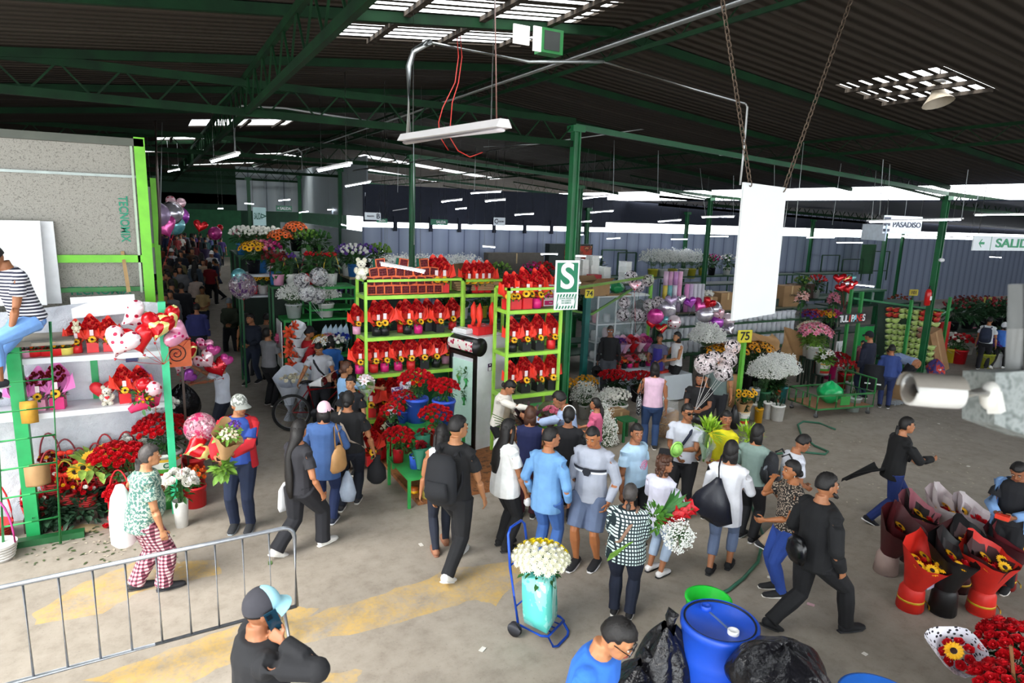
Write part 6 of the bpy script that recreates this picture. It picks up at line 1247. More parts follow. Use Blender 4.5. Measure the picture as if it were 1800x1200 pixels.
# ---------- market tables behind the racks ----------
def row(label,x0,x1,Y,z,dep=.7,shelf=None,c='#1c4a30'): return frame_table(label,x0,x1,Y-dep/2,Y+dep/2,z,GREEN,c,shelf=shelf)
def span(pa,pb,py,Z):
    a,b_=P(pa,py,Z=Z),P(pb,py,Z=Z); return a,b_
BGT=[(13.6,4.2,7.9,1.25),(15.4,4.6,13.6,1.45),(18.6,6.8,14.5,1.75),(20.4,7.2,30,1.9),(16.6,14.2,24,1.35)]
for i,(Y,xa,xb,z) in enumerate(BGT):
    n=max(1,int((xb-xa)/3.4))
    for k in range(n):
        x0=xa+(xb-xa)*k/n; row(f'dark green market table, {ORD[k]} from left in the {ORD[i]} row behind the racks',x0,x0+(xb-xa)/n-.35,Y,z,shelf=[z*.45])
def onrow(i,px): Y=BGT[i][0]; return V((P(px,430,Y=Y).x,Y,BGT[i][3]))
for k,px in enumerate((668,690,712,735,757,780,803,826)): c=onrow(2,px); gypsy(f"baby's breath bucket on the third table row, {ORD[k]} from left",(c.x,c.y-.1,c.z),.5,.5,['#c8ccc8','white','#c9b840','#8a9a90'][k%4],(.13,.16),.35,seed=20+k%4,n=800,lift=.3,green=24)
for k,px in enumerate((1148,1165,1183,1202,1216)): c=onrow(3,px); gypsy(f"baby's breath bucket by the blue wall, {ORD[k]} from left",(c.x,c.y-.1,c.z-.1),.62,.5,['#b9b43a','#c8ccc8'][k%2],(.16,.2),.4,seed=20+k%4,n=700,lift=.3,green=16)
for k,(i,px,m,s,l) in enumerate(((1,615,PURF,DAISY,'purple'),(1,632,PURF,DAISY,'second purple'),(1,648,LEAFL,BUD,'green'),(1,664,LEAF,BUD,'dark green'),(1,682,LEAFL,BUD,'bushy green'),(1,850,LEAF,BUD,'deep green'),(1,872,LEAF,BUD,'tall green'),(1,900,LEAFD,BUD,'dark leafy'),(1,925,LEAF,BUD,'broad leafy'),(2,938,MAG,DAISY,'magenta'),(2,958,RED,ROSE,'red'),(2,1002,YEL,DAISY,'yellow'),(3,1255,MAG,DAISY,'bright magenta'),(3,1282,WHT,DAISY,'white'),(3,1238,LEAF,BUD,'leafy green'),(1,790,LEAFD,BUD,'low dark green'),(1,815,LEAF,BUD,'low green'),(2,880,LEAFL,BUD,'pale green'),(4,1420,LEAFL,LILY,'pale lily'),(4,1444,RED,BUD,'red bud'),(3,1330,LEAF,BUD,'plain green'))):
    c=onrow(i,px); flowers(f'{l} flower bunch in a dark bucket on the {ORD[i]} row of back tables',c,['black','white','#b9b43a'][k%3],(.13,.16),.32,.36,22,src=s,fm=[m,ORG],mi2=1 if s is LILY else None,fs=.065,fz=.3,nl=90,ls=.17,seed=200+k,bloom='bloom')
for k,(i,px,w,h,l) in enumerate(((2,702,.7,.45,'leftmost'),(2,725,.55,.5,'second'),(2,748,.8,.4,'third'),(2,768,.5,.45,'fourth'),(1,955,.9,.3,'orange lidded'),(4,1425,1.1,.55,'dark brown'),(3,910,2.2,.9,'wide grey'))):
    c=onrow(i,px); carton('carton',f'{l} carton on the {ORD[i]} row of back tables',(c.x,c.y+.32-.1,c.z),(w,.4,h),R.uniform(-6,6),[CARD,CARD,CARD,CARD,mat('#c8581e',.6),mat('#5a4438',.8),mat('#5f5a52',.8)][k],flap=False)
for k,(px,py) in enumerate(((698,462),(715,463),(724,464),(1098,470),(1103,485),(1285,470))):
    c=onrow(1,px) if k<3 else onrow(4,1430); 
    if k>=3: continue
    r=thing('white_canister',f'white canister beside the green column, {ORD[k]} from left','bucket',(c.x,c.y-.2,c.z)); b=MB(); b.lathe([(.001,0),(.13,0),(.14,.34),(.001,.34)],14); b.box((0,-.135,.2),(.1,.02,.12),mi=1); b.build('canister',[mat('#c9ccca',.4,0,.05),mat('#4a3a34',.6)],r)
r=thing('picture_stand','display cabinet with red and orange flower pictures by the blue wall','cabinet',onrow(3,1001)); b=MB(); b.box((0,0,.62),(1.9,.3,1.25)); b.build('cabinet',mat('#1d2d2a',.6),r); b=MB(); b.box((.3,-.155,.68),(1.2,.02,1.0)); b.build('picture',pat('blot','#b8402a','#7a3a2a',5,'#c08a5a'),r)
for k,(px,py,w,h) in enumerate(((1095,400,1.2,.9),(1118,400,.9,.8),(1480,430,1.3,.7),(1520,440,1.6,.5),(1568,430,1.4,.9))):
    c=onrow(3,px); x=c.x; r=thing('steel_frame',f'dark green empty steel frame standing by the blue wall, {ORD[k]} from left','frame',(x,20.9,c.z-.5)); b=MB()
    for i in(-1,1):
        b.box((i*w/2,0,h/2+.3),(.05,.05,h+.6))
    b.box((0,0,h+.6),(w,.05,.05)); b.box((0,0,.5),(w,.05,.05)); b.build('frame',paint('#12402a'),r); b=MB(); b.box((0,0,-(c.z-.5)/2),(.05,.05,c.z-.5)); b.build('leg',paint('#12402a'),r)
r=thing('green_board','upright green board leaning at the blue wall','board',onrow(3,1545)); b=MB(); b.box((0,.5,.6),(1.1,.05,1.5)); b.build('board',paint('#1f5a30'),r)
for k in range(34):
    i=[0,1,2,3][k%4]; Y,xa,xb,z=BGT[i]; xb=min(xb,15 if i<3 else 17); x=xa+.35+(xb-xa-.7)*((k//4+.37*(k%3))%9)/9.; x=min(xb-.3,x); top=k%2
    flowers(f'dark leafy bundle on the {ORD[i]} row of back tables, {ORD[k//4]} one counted along it',(x,Y+.26,z) if top else (x,Y-.1,z*.45),'black',(.1,.12),.2,.34,3,fm=[LEAFD,PURF,LEAF,CREAM][k%4],fs=.03,fz=.3,nl=110,ls=.17,seed=500+k,leaf=[leafm('#1d3a22'),leafm('#2a4a2a')][k%2],name='leafy_bundle')
# dark green counters and netting behind stall 75 and the tulip stall
for k,(xa,xb,Y,z,l) in enumerate(((14.0,19.5,14.2,1.5,'left'),(19.8,24.5,14.2,1.5,'right'),(16,21,17.8,1.9,'rear'))): row(f'dark green bare market table behind the tulip stall, {l} one',xa,xb,Y,z,.9,[z*.4],'#1a4030')
for k,(px,m) in enumerate(((1580,ORG),(1690,ORG),(1712,RED),(1735,ORG))): q=P(px,535,Y=15.8); flowers(f'orange red flower crate far right under the blue wall, {ORD[k]} from left',(q.x,15.8,max(.3,q.z-.3)),'black',(.3,.34),.3,.42,22,src=DAISY,fm=[mat('#a8401a',.6),DRED,mat('#a8401a',.6),DRED][k],fs=.08,fz=.08,nl=40,ls=.2,seed=230+k,bloom='daisy'); stand(f'dark stand under the {ORD[k]} orange red flower crate',q.x,15.8,max(.3,q.z-.3),.7,.7,'#1f3a2a')
q=P(1505,498,Y=13.4); r=thing('market_hut','small green roofed cabinet with white panes behind TULIPANES','cabinet',(q.x+1.5,14.2,1.5)); b=MB(); b.box((0,0,.45),(2.2,.5,.06)); 
for x in(-1.05,-.35,.35,1.05): b.box((x,0,.22),(.06,.4,.44))
b.build('frame',paint('#1a5a3a'),r)
for x in(-.7,0,.7): b=MB(); b.box((x,.1,.2),(.5,.02,.28)); b.build('pane',mat('#aab4b4',.4),r)
for n,px,py in(('101',1605,514),('102',1735,527)): 
    q=P(px,py,Y=13.7); s=thing('number_sign',f'yellow number {n} sign over the back tables at the {"tulip stall" if n=="101" else "red plants"}','sign',(q.x,13.68,q.z),-20); b=MB(); b.box((0,0,0),(.34,.03,.22)); b.build('plate',mat('#b9a82a',.5),s); text(n,.16,BLACKP,s,(0,-.02,0)); b=MB(); b.box((0,.02,-.4),(.05,.03,.8)); b.build('post',paint(GREEN),s)
# ---------- stalls along the right side of the aisle ----------
DKG='#14241c'
frame_table('low section of the green market rack with two white pots on it',2.24,2.75,13.9,14.6,1.85,'#1f8a3c','#1f8a3c',shelf=[.9])
frame_table('green market rack with wire shelves left of the lime rack',2.76,3.75,13.9,14.7,2.52,'#1f8a3c','#1f8a3c',shelf=[1.85,2.05,2.28])
frame_table('dark green table with handled tulip baskets behind the market rack',2.15,2.74,14.75,15.3,2.45,GREEN,'#1f6a34',panel=DKG)
frame_table('white two tier flower table along the aisle',1.65,2.5,15.8,16.5,2.62,GREEN,'#c9cdd2',shelf=[2.13],lip=.06)
frame_table('dark green table of white flowers in blue buckets at the aisle',1.9,3.1,18.4,19.6,2.85,GREEN,'#24503a',panel=DKG)
frame_table('dark green table of orange sunflowers beside the aisle',2.75,4.3,16.6,17.6,2.85,GREEN,'#24503a',panel=DKG)
frame_table('dark green long flower table at the back of the aisle',2.3,4.0,21,25,2.6,GREEN,'#24503a',panel=DKG)
frame_table('wooden topped table between the sunflowers and the green column',3.9,5.6,15.0,15.9,2.6,GREEN,'#9a8f74',panel=DKG)
r=thing('stall_screen','white screen board on the aisle end of the green market rack','panel',(2.2,14.25,1.3)); b=MB(); b.box((0,0,0),(.02,.6,1.0)); b.build('panel',WHITEP,r); b=MB(); b.box((0,0,-.9),(.02,.06,.8)); b.build('leg',paint(GREEN),r)
CB=[(531,493,14,1),(561,486,17,2),(540,515,16,3),(558,520,15,0)]
for i,(px,py,rp,sd) in enumerate(CB): q=P(px,py,Y=13.4+.2*(i%2)); balloon(f'clear silver printed balloon beside the aisle, {["upper left","upper right","lower left","lower right"][i]} of four',q,sz(q,rp),clearball(sd,'#4a4a50','#e8e8ea'),rnd=True,name='printed_balloon',knot=P(567,560,Y=13.5),string='#c8c8cc')
for i,(px,Y,z,hm,fm,pt,l) in enumerate(((490,14.95,2.46,'#8a2a3a',DRED,'pink','pink pot'),(512,15.0,2.46,'#c9c23a',PURF,'white','yellow handled'),(545,14.4,2.53,'#7a2a34',RED,'crimson','dark red'),(562,14.45,2.53,'#3a5a2a',RED,'black','red tulip'),(583,14.3,2.53,'#c9b23a',RED,'white','large white'))):
    q=P(px,500,Y=Y); r=flowers(f'{l} tulip basket with arched handle at the aisle',(max(2.28,q.x),Y,z),pt,(.1,.13),.24,.1,9,src=BUD,fm=fm,fs=.05,fz=.36,nl=34,ls=.22,seed=240+i,bloom='tulip',name='tulip_basket',bucket=False); b=MB(); b.tube([(.17*cos(a),0,.22+.46*sin(a)) for a in [pi*k/14 for k in range(15)]],.01,5); b.build('arched_handle',mat(hm,.5),r)
for i,(x,Y,z,r_,p,l) in enumerate(((2.5,14.2,1.85,.36,'#b9c0c0','grey pot'),(3.15,14.1,1.86,.3,'white','right'))): gypsy(f"baby's breath in a {l} bucket on the green aisle rack",(x,Y,z),r_,.3,p,(.13,.17),.3,seed=30+i,n=1300,lift=.12)
for i,(px,py,m,s,l,Y,z) in enumerate(((425,425,WHT,BUD,'first white',18.9,2.85),(443,425,WHT,BUD,'second white',18.9,2.85),(461,423,WHT,BUD,'third white',18.9,2.85),(478,428,WHT,BUD,'fourth white',18.9,2.85),(493,425,ORG,SUN,'orange sunflower',17.1,2.85),(520,412,ORG,SUN,'tall orange sunflower',17.3,3.05),(458,452,PINKF,DAISY,'pink daisy',16.1,2.63),(472,462,MAG,DAISY,'magenta daisy',16.2,2.63),(446,468,YEL,SUN,'yellow sunflower',16.0,2.63),(485,470,DRED,DAISY,'wine red daisy',15.1,2.46),(540,440,LEAFL,BUD,'green spray',17.1,2.85),(560,445,LEAF,BUD,'second green spray',17.1,2.85),(440,402,WHT,BUD,'far white',23,2.6),(465,400,RED,ROSE,'far red',23,2.6),(490,397,YEL,DAISY,'far yellow',23,2.6),(425,400,PINKF,DAISY,'far pink',24.2,2.6),(612,455,PURF,DAISY,'violet',15.4,2.6),(640,455,PURF,DAISY,'second violet',15.4,2.6),(622,470,WHT,BUD,'tiny white',15.2,2.6),(665,440,LEAFL,BUD,'bushy pale green',15.6,2.6))):
    q=P(px,py,Y=Y); flowers(f'{l} flower bucket on the aisle tables',(q.x,Y,z),['#2a6aa8','white','black'][i%3],(.12,.15),.3,.3,30,src=s,fm=[m,BRN] if s is SUN else m,mi2=1 if s is SUN else None,fs=.075 if s is SUN else .06,fz=.22,nl=80,ls=.14,seed=250+i,bloom='bloom')
balloon('large printed multicoloured balloon at the white table',P(427,503,Y=15.6),.3,clearball(2,'#5a3a6a','#c8b0c0'),rnd=True,name='printed_balloon'); balloon('small turquoise balloon above the printed balloon',P(420,484,Y=15.65),.16,'teal',rnd='flat',name='foil_balloon')
for i,(px,c,l) in enumerate(((445,'red','red'),(462,'white','white'),(478,'crimson','dark red'))): q=P(px,512,Y=16.1); flowers(f'{l} potted mixed bunch on the lower tier of the white table',(q.x,16.1,2.14),c,(.09,.11),.2,.15,12,src=SUN,fm=[YEL,BRN],mi2=1,fs=.055,fz=.12,nl=30,seed=270+i,bloom='sunflower')
frame_table('green flower stand behind the cyclist',2.85,3.75,13.2,13.8,1.2,'#1f8a3c','#1f8a3c',panel=DKG)
for i,(px,m,s,l,fs) in enumerate(((566,YEL,LILY,'yellow lilies',.06),(577,PINKF,LILY,'pink lilies',.075),(600,BLUEF,DAISY,'deep blue daisies',.06),(568,WHT,LILY,'white lilies',.06),(592,WHT,DAISY,'white daisies',.055))):
    Y=13.35+.2*(i<3); q=P(px,605,Y=Y); flowers(f'{l} in a bucket behind the cyclist',(q.x,Y,1.2),'black' if i<4 else 'white',(.09,.11),.14,.18,18,src=s,fm=[m,YEL],mi2=1 if s is LILY else None,fs=fs,fz=.1,nl=36,seed=280+i,bloom='lily' if s is LILY else 'daisy')
for i in range(5): q=P(570+i*9,576,Y=13.75); r=thing('paper_wrap',f'pale blue pointed paper wrap behind the cyclist flowers, {ORD[i]} from left','paper',(q.x,13.72,1.45),0,'pale blue paper wraps'); b=MB(); b.loft([((0,0,-.22),.04),((0,0,0),.1,.06),((.01,0,.2),.06,.03),((.03,.01,.3),.004)],7,xa=(1,0,0)); b.build('wrap',mat('#a9bfd0',.6,0,.1),r)
for i,(px,l) in enumerate(((513,'orange lily spray'),(526,'white paper wrap column'))):
    q=P(px,640,Y=13.5); r=thing('flower_spray',f'{l} standing at the aisle corner','flowers',(q.x,13.5,0)); b=MB()
    if i==0:
        for z in range(11): put(b,LILY,TRS((.07*sin(z*2),.05*cos(z),.7+z*.11),(sin(z*2),-1,.4),.12))
        b.tube([(0,.03,0),(0,.03,1.8)],.03)
    else:
        for z in range(6): put(b,wrap_mb(.05,.17,.28,seed=z),Matrix.Translation((.05*sin(z*2.5),0,.6+.19*z)))
        b.tube([(0,.0,0),(0,.0,1.6)],.03)
    b.build('spray' if i==0 else 'wrap_column',mat(['#d8481e','#d9dde2'][i],.6,0,.12),r)
for i,(x,y) in enumerate(((2.15,13.0),(2.42,13.15))): r=thing('wrapped_bouquet',f'white paper wrapped bouquet standing by the aisle, {["left","right"][i]} one','bouquet',(x,y,0)); b=MB(); b.loft([((0,0,0),.12),((0,0,.32),.1)],10); put(b,wrap_mb(.08,.28,.62,seed=i),Matrix.Translation((0,0,.3))); b.build('wrap',mat('#c3cad6',.6,0,.08),r); b=MB(); dome(b,DAISY,(0,0,.78),.15,12,.06); b.build('bloom_bunch',CREAM,r)
# ---------- left side of the aisle, further back ----------
frame_table('long dark stall table at the left of the aisle',-2.4,-.5,12,16,1.2,GREEN,'#4a3a34'); frame_table('second dark stall table at the left of the aisle',-2.4,-.4,17,24,1.3,GREEN,'#4a3a34')
frame_table('third dark stall table deep at the left of the aisle',-2.2,-.3,25,34,1.3,GREEN,'#4a3a34')
LF=[(270,400,PURF),(285,415,ORG),(295,420,RED),(278,430,MAG),(290,395,WHT),(305,400,DRED),(268,380,BLUEF),(315,415,RED),(325,395,PINKF),(340,400,WHT),(350,395,RED),(362,405,MAG),(300,380,PINKF),(275,415,PURF)]
for i,(px,py,m) in enumerate(LF):
    Y=[13,14.5,15.5,13.6,18,19.5,18.5,21,26,28,30,33,22.5,12.6][i]; q=P(px,py,Y=Y); x=min(-.6,q.x); flowers(f'{["purple","orange","red","magenta","white","dark red","blue","bright red","pink","pale","scarlet","deep magenta","rosy","violet"][i]} flower display on the left aisle stalls',(x,Y,1.3 if Y>16.5 else 1.2),'black',(.2,.24),.3,.4,26,src=DAISY,fm=m,fs=.09,fz=.3,nl=50,ls=.16,seed=300+i,bloom='daisy')
for i,(px,py,k) in enumerate(((275,378,'lilac'),(272,388,'red'),(300,375,'silver'),(308,360,'pinkhearts'),(303,372,'whitehearts'),(290,400,'magenta'),(315,380,'purple'),(352,398,'red'),(378,410,'magenta'),(383,405,'reddots'),(306,395,'teal'))):
    Y=[14,14.5,16,18,17,14,19,24,26,27,17.5][i]; q=P(px,py,Y=Y); balloon(f'{["lilac","red","silver","pink dotted","white dotted","magenta","purple","deep red","rose","speckled red","teal"][i]} foil balloon over the left aisle stalls',q,.24,k,name='foil_balloon',spin=R.uniform(-30,30),rnd=i%2==0,knot=q-V((.1,0,.8)))
r=thing('stall_board','pale board in a lime frame behind the cement panel wall','board',P(262,385,Y=13.2)); b=MB(); b.box((-.3,0,-.2),(.75,.04,1.5)); b.build('board',mat('#8f9490',.7),r); b=MB(); b.box((.1,-.01,-.4),(.09,.08,2.2)); b.box((-.3,-.01,-.45),(.8,.06,.07)); b.build('frame',lm,r); b=MB(); b.box((.1,0,-1.9),(.08,.08,1.6)); b.build('post',lm,r)
# ---------- hanging lamps ----------
LZ=4.75
lamp('big unlit tube lamp hanging from a bent conduit pipe',P(712,248,Z=4.62),P(884,224,Z=4.62),False,6.03)
q=P(718,246,Z=4.66); b=MB(); p1=P(718,90,Y=q.y); b.tube([q,V((q.x,q.y,p1.z-.1)),V((q.x+.03,q.y-.02,p1.z)),V((q.x+.12,q.y-.1,p1.z+.06))]+[P(745,73,Y=7.9)],.022); o=b.build('conduit_pipe',PIPE); tag(o,'bent galvanised conduit pipe holding the big unlit lamp','pipe')
LP_=[(372,283,418,270,15),(560,299,615,288,0),(608,327,650,319,0),(828,339,880,336,0),(853,353,888,350,15),(776,354,812,350,17),(1025,348,1074,343,14),(1038,373,1078,370,17),(905,377,938,375,18.5),(1008,391,1040,388,18),(1234,381,1290,380,14),(1157,389,1197,386,17),(1180,420,1208,420,20.5),(1244,415,1280,415,20),(1714,377,1800,376,9.2),(1527,389,1690,385,8.6),(1418,417,1467,417,17),(1471,426,1516,426,16),(1586,414,1655,418,13),(1655,418,1712,416,13),(1067,419,1090,418,20.3),(1002,413,1025,412,20.3),(295,301,316,297,22),(255,343,267,338,20),(490,352,510,350,24),(526,373,542,371,26),(576,368,592,367,27),(640,362,660,359,25),(690,371,715,367,22),(801,367,820,365,21),(770,395,783,395,21),(822,396,835,395,21),(600,394,614,397,22),(430,357,446,358,28),(383,366,392,366,30),(1020,434,1037,435,20.4),(1740,451,1760,452,18)]
LQ=[]
for xa,ya,xb,yb,Y in LP_:
    a,c=(P(xa,ya,Z=LZ),P(xb,yb,Z=LZ)) if Y==0 else (P(xa,ya,Z=4.85),P(xb,yb,Z=4.85)) if Y==15 and xa<400 else (P(xa,ya,Y=Y),P(xb,yb,Y=Y)); d=depth((a+c)/2); LQ.append((0 if d<15 else 1 if d<20 else 2,xa,a,c))
LQ.sort(key=lambda t:t[:2]); cnt=[0,0,0]
for k,xa,a,c in LQ:
    lamp(f'lit tube lamp, {ORD[cnt[k]]} from left of those {["nearest to us","in the middle of the hall","towards the far walls"][k]}',a,c,True,None if a.x<17 and a.y<48 else lr(a.x)-.05,k==0,'lit tube lamps under the roof'); cnt[k]+=1
for i,(xa,ya,xb,yb,Y,l) in enumerate(((669,463,746,477,9.9,'over the rose packs of the left rack'),(951,446,980,446,17.5,'over the magenta flowers'),(1012,449,1057,451,15.2,'above the white box stacks'),(1016,496,1036,497,14.2,'just right of the S sign'),(1497,499,1536,503,12.4,'beside the heart balloon cluster'),(849,432,870,434,17,'over the leafy tables'),(670,440,682,441,16.5,'left of the second green column'),(1713,363,1740,364,12,'high at the right')) ):
    lamp(f'low hung lit tube lamp {l}',P(xa,ya,Y=Y),P(xb,yb,Y=Y),True,rz_(P(xa,ya,Y=Y).x)-.2 if P(xa,ya,Y=Y).x<17 else 4.75)
# ---------- signs overhead ----------
TG=mat('#0f8a5a',.5); NV=mat('#1a2233',.5)
q=P(1588,396,Y=8.9); s=bar_sign('aisle_sign','white hanging PASADISO sign with dark letter bars','',0,0,0,0) if 0 else None
def hsign(name,label,tl,tr,bl,Y,hang=.6,bgc='#d3dbe0',rz=0):
    a,b_,c=P(*tl,Y=Y),P(*tr,Y=Y),P(*bl,Y=Y); w=(b_-a).length; h=a.z-c.z; m=V(((a.x+b_.x)/2,Y,(a.z+c.z)/2)); s=bar_sign(name,label,m,w,h,None,rz,bgc=bgc,hang=hang); return s,w,h
s,w,h=hsign('aisle_sign','white hanging PASADISO sign with dark bars of a letter E',(1555,378),(1622,378),(1553,410),9.0)
text('PASADISO',h*.42,NV,s,(w*.1,-.014,0),fit=w*.74,ext=.004)
b=MB()
for z in(.32,0,-.32): b.box((-w*.42,-.013,z*h),(w*.16,.004,h*.15))
b.build('letter_bars',NV,s)
s2=thing('aisle_sign','white aisle sign seen at a slant left of the PASADISO sign','sign',P(1536,408,Y=9.4),62); b=MB(); b.box((0,0,0),(1.0,.02,.36)); b.build('board',mat('#b9c8d0',.3),s2); text('PASADISO',.15,NV,s2,(0,-.013,0)); b=MB(); b.tube([(-.3,0,.18),(-.3,0,.6)],.006); b.tube([(.3,0,.18),(.3,0,.6)],.006); b.build('cable',PIPE,s2)
s,w,h=hsign('exit_sign','white hanging SALIDA sign with a green left arrow at the right edge',(1712,414),(1850,404),(1710,440),6.6,.9)
text('SALIDA',h*.85,TG,s,(w*.035,-.014,0),fit=w*.54,ext=.004); b=MB(); ax=-w*.40
b.poly([(ax-.11*1,-.013,0),(ax-.02,-.013,-h*.28),(ax+.01,-.013,-h*.28),(ax-.045,-.013,-h*.08),(ax+.09,-.013,-h*.08),(ax+.09,-.013,h*.08),(ax-.045,-.013,h*.08),(ax+.01,-.013,h*.28),(ax-.02,-.013,h*.28)]); b.build('arrow',TG,s)
b=MB(); 
for x in(-w*.29,): b.box((x,-.012,0),(.012,.004,h*.96))
b.build('divider',TG,s)
s,w,h=hsign('aisle_sign','white PASADISO B sign far behind the racks',(641,373),(669,372),(641,386),17,.5); text('PASADISO',h*.3,NV,s,(-w*.14,-.014,0),sx=.75); text('B',h*.95,NV,s,(w*.33,-.014,0))
s,w,h=hsign('aisle_sign','white C PASADISO sign by the blue wall',(868,382),(888,383),(868,396),18,.6); text('C',h*.8,NV,s,(-w*.3,-.014,0)); text('PASADISO',h*.3,NV,s,(w*.12,-.014,0),sx=.7)
s,w,h=hsign('exit_sign','pale SALIDA sign over the crowded aisle',(444,364),(467,365),(444,396),16.5,.6,'#9fc4c4'); text('SALIDA',h*.5,mat('#0f5a4a',.5),s,(-w*.12,-.014,0),fit=w*.62); text('>',h*.5,mat('#0f5a4a',.5),s,(w*.32,-.014,0))
s,w,h=hsign('exit_sign','green SALIDA sign deep in the hall',(485,361),(513,361),(485,371),21,.5,'#0f6a4a'); text('< SALIDA',h*.7,WHITEP,s,(0,-.014,0),sx=.8)
s,w,h=hsign('exit_sign','small green exit sign below the PASADISO B sign',(662,384),(681,384),(662,391),19,.5,'#1a7a5a'); text('SALIDA',h*.7,WHITEP,s,(0,-.014,0),sx=.8)
s,w,h=hsign('exit_sign','small green exit sign left of the C sign',(757,385),(787,386),(757,395),20.6,.5,'#1a7a5a'); text('SALIDA',h*.7,WHITEP,s,(w*.1,-.014,0),sx=.8)
# ---------- hanging white board on chains ----------
hb=thing('hanging_board','blank white board hanging from two rusty chains','board',P(1308,320,Y=4.2)); hc=hb.location.copy(); q=[P(1308,320,Y=4.2),P(1383,330,Y=4.12),P(1362,551,Y=4.12),P(1287,564,Y=4.2)]; b=MB(); b.prism([p-hc for p in q],(.01,.03,0)); b.build('board',mat('#cdd1d2',.45,0,.02,3.),hb)
RUST=mat('#5a4c40',.6,.6,.3,30.)
def chain(label,a,b_,n,r=.014,w=.022,l=.05):
    a,b_=V(a),V(b_); d=(b_-a)/n; x,y=frame(d); dn=d.normalized(); bb=MB()
    for k in range(n):
        c=a+d*(k+.5); s=x if k%2 else y; L=d.length*.68
        bb.tube([c+dn*(L*cos(t))+s*(w*sin(t)) for t in [2*pi*j/10 for j in range(10)]],r*.42,5,closed=True)
    o=bb.build('hanging_chain',RUST); tag(o,label,'chain')
chain('rusty chain on the left corner of the hanging white board',P(1268,-12,Y=4.18),P(1319,326,Y=4.18),30,.012,.019); chain('rusty chain on the right corner of the hanging white board',P(1500,-12,Y=4.15),P(1377,336,Y=4.13),32,.012,.019)
# ---------- pipes, wires and fittings under the roof ----------
def wire(label,pts,r,c='#b9bcbd',name='wire',cat='wire'):
    b=MB(); b.tube([P(*p[:2],Y=p[2]) for p in pts],r,5); o=b.build(name,mat(c,.4,.2 if c!='#c8281e' else 0,.06)); tag(o,label,cat)
wire('red electric cable looping below the skylight, left strand',[(803,60,7.6),(806,100,7.6),(800,145,7.55),(778,190,7.5),(771,215,7.5),(773,240,7.5),(788,264,7.5)],.007,'#a8281e')
wire('red electric cable looping below the skylight, right strand',[(809,60,7.6),(812,100,7.6),(806,145,7.55),(795,180,7.5),(790,240,7.5),(805,265,7.5),(826,276,7.5),(848,268,7.5)],.007,'#a8281e')
wire('red cable running under the roof at the top left',[(345,0,8.6),(385,18,8.6),(430,28,8.6),(500,22,8.4),(560,16,8.2),(640,12,8.0)],.006,'#a8281e'); wire('second red cable above the first at the top left',[(420,2,8.6),(500,12,8.4),(590,14,8.2)],.005,'#a8281e')
wire('slim dark rod hanging from the roof to the unlit lamp',[(870,-10,6.1),(873,215,5.1)],.007,'#5a3a30','rod','rod')
for i,(x0,y0,x1,y1,Y) in enumerate(sorted(((1560,172,1546,378,8.9),(1570,175,1560,378,9.1),(1722,150,1690,385,8.),(1745,220,1712,380,9.),(1158,212,1156,345,13),(1080,225,1078,345,13),(1362,205,1361,330,11.),(1392,305,1367,480,9.),(1413,250,1398,400,8.),(1484,250,1463,395,10.),(1230,290,1240,380,14),(1290,240,1289,380,14),(728,430,727,230,9.5),(285,215,282,380,13),(850,258,1000,250,11),(836,258,834,335,13.5),(700,275,699,338,14.),(1540,300,1532,390,9.),(1600,300,1587,410,9.5),(1790,160,1783,200,7.)))):
    wire(f'thin white drop cable hanging from the roof, {ORD[i]} from left',[(x0,y0,Y),((x0+x1)/2,(y0+y1)/2,Y),(x1,y1,Y)],.008 if x0 in(1560,1722) else .006,'#aab0b2')
wire('curved grey conduit above the aisle lamp',[(413,268,13.),(412,215,13.),(416,190,13.),(425,186,13.),(500,190,12.7),(660,215,12.)],.02,'#9a9d9d','conduit_pipe','pipe')
wire('curved conduit drop near the second lit aisle lamp',[(531,300,17),(530,268,17),(524,262,17),(480,275,17.5)],.02,'#8a8d8d','conduit_pipe','pipe')
wire('rusty brown pole hanging in front of the cement panel',[(273,212,11.5),(276,300,11.5),(281,385,11.5),(281,430,11.6)],.022,'#4a3f38','conduit_pipe','pipe')
wire('bent grey conduit at the right drooping from the roof pipe',[(1310,182,6.),(1314,188,6.),(1308,260,6.),(1301,325,6.)],.013,'#b5b8b8','conduit_pipe','pipe')
r=thing('junction_box','green electric box with open cover on the roof truss','electric box',P(965,75,Y=6.8)); b=MB(); b.box((0,0,0),(.28,.16,.26)); b.build('box',paint('#14602a'),r); b=MB(); b.box((-.19,-.06,0),(.1,.02,.26)); b.box((-.01,-.085,0),(.2,.01,.2),0,1); b.build('open_cover',[mat('#cfd2cc',.5),mat('#1a1f1c',.6)],r); b=MB(); b.box((-.36,.0,.03),(.2,.02,.2)); b.build('card',mat('#d8d8d4',.5),r)
r=thing('loudspeaker','grey horn loudspeaker hanging under the right skylight','loudspeaker',P(1648,160,Y=5.4)); b=MB(); b.loft([((.0,0,.14),.08),((0,0,.08),.085),((.0,0,.02),.07),((-.01,-.02,-.06),.1),((-.03,-.05,-.16),.2,.14)],16,cap=False); o=b.build('horn',mat('#8a8070',.6,0,.1),r); b=MB(); b.ell((0,0,.12),.09,.09,.07); b.tube([(0,0,.15),(0,0,.3)],.012); b.build('driver',mat('#2a2826',.5),r)
r=thing('smoke_detector','white bulb fitting hanging beside the right column','fitting',P(1655,457,Y=9.2)); b=MB(); b.ell((0,0,0),.07,.07,.05,10,6); b.tube([(0,0,.03),(0,0,.9)],.005); b.build('fitting',WHITEP,r)
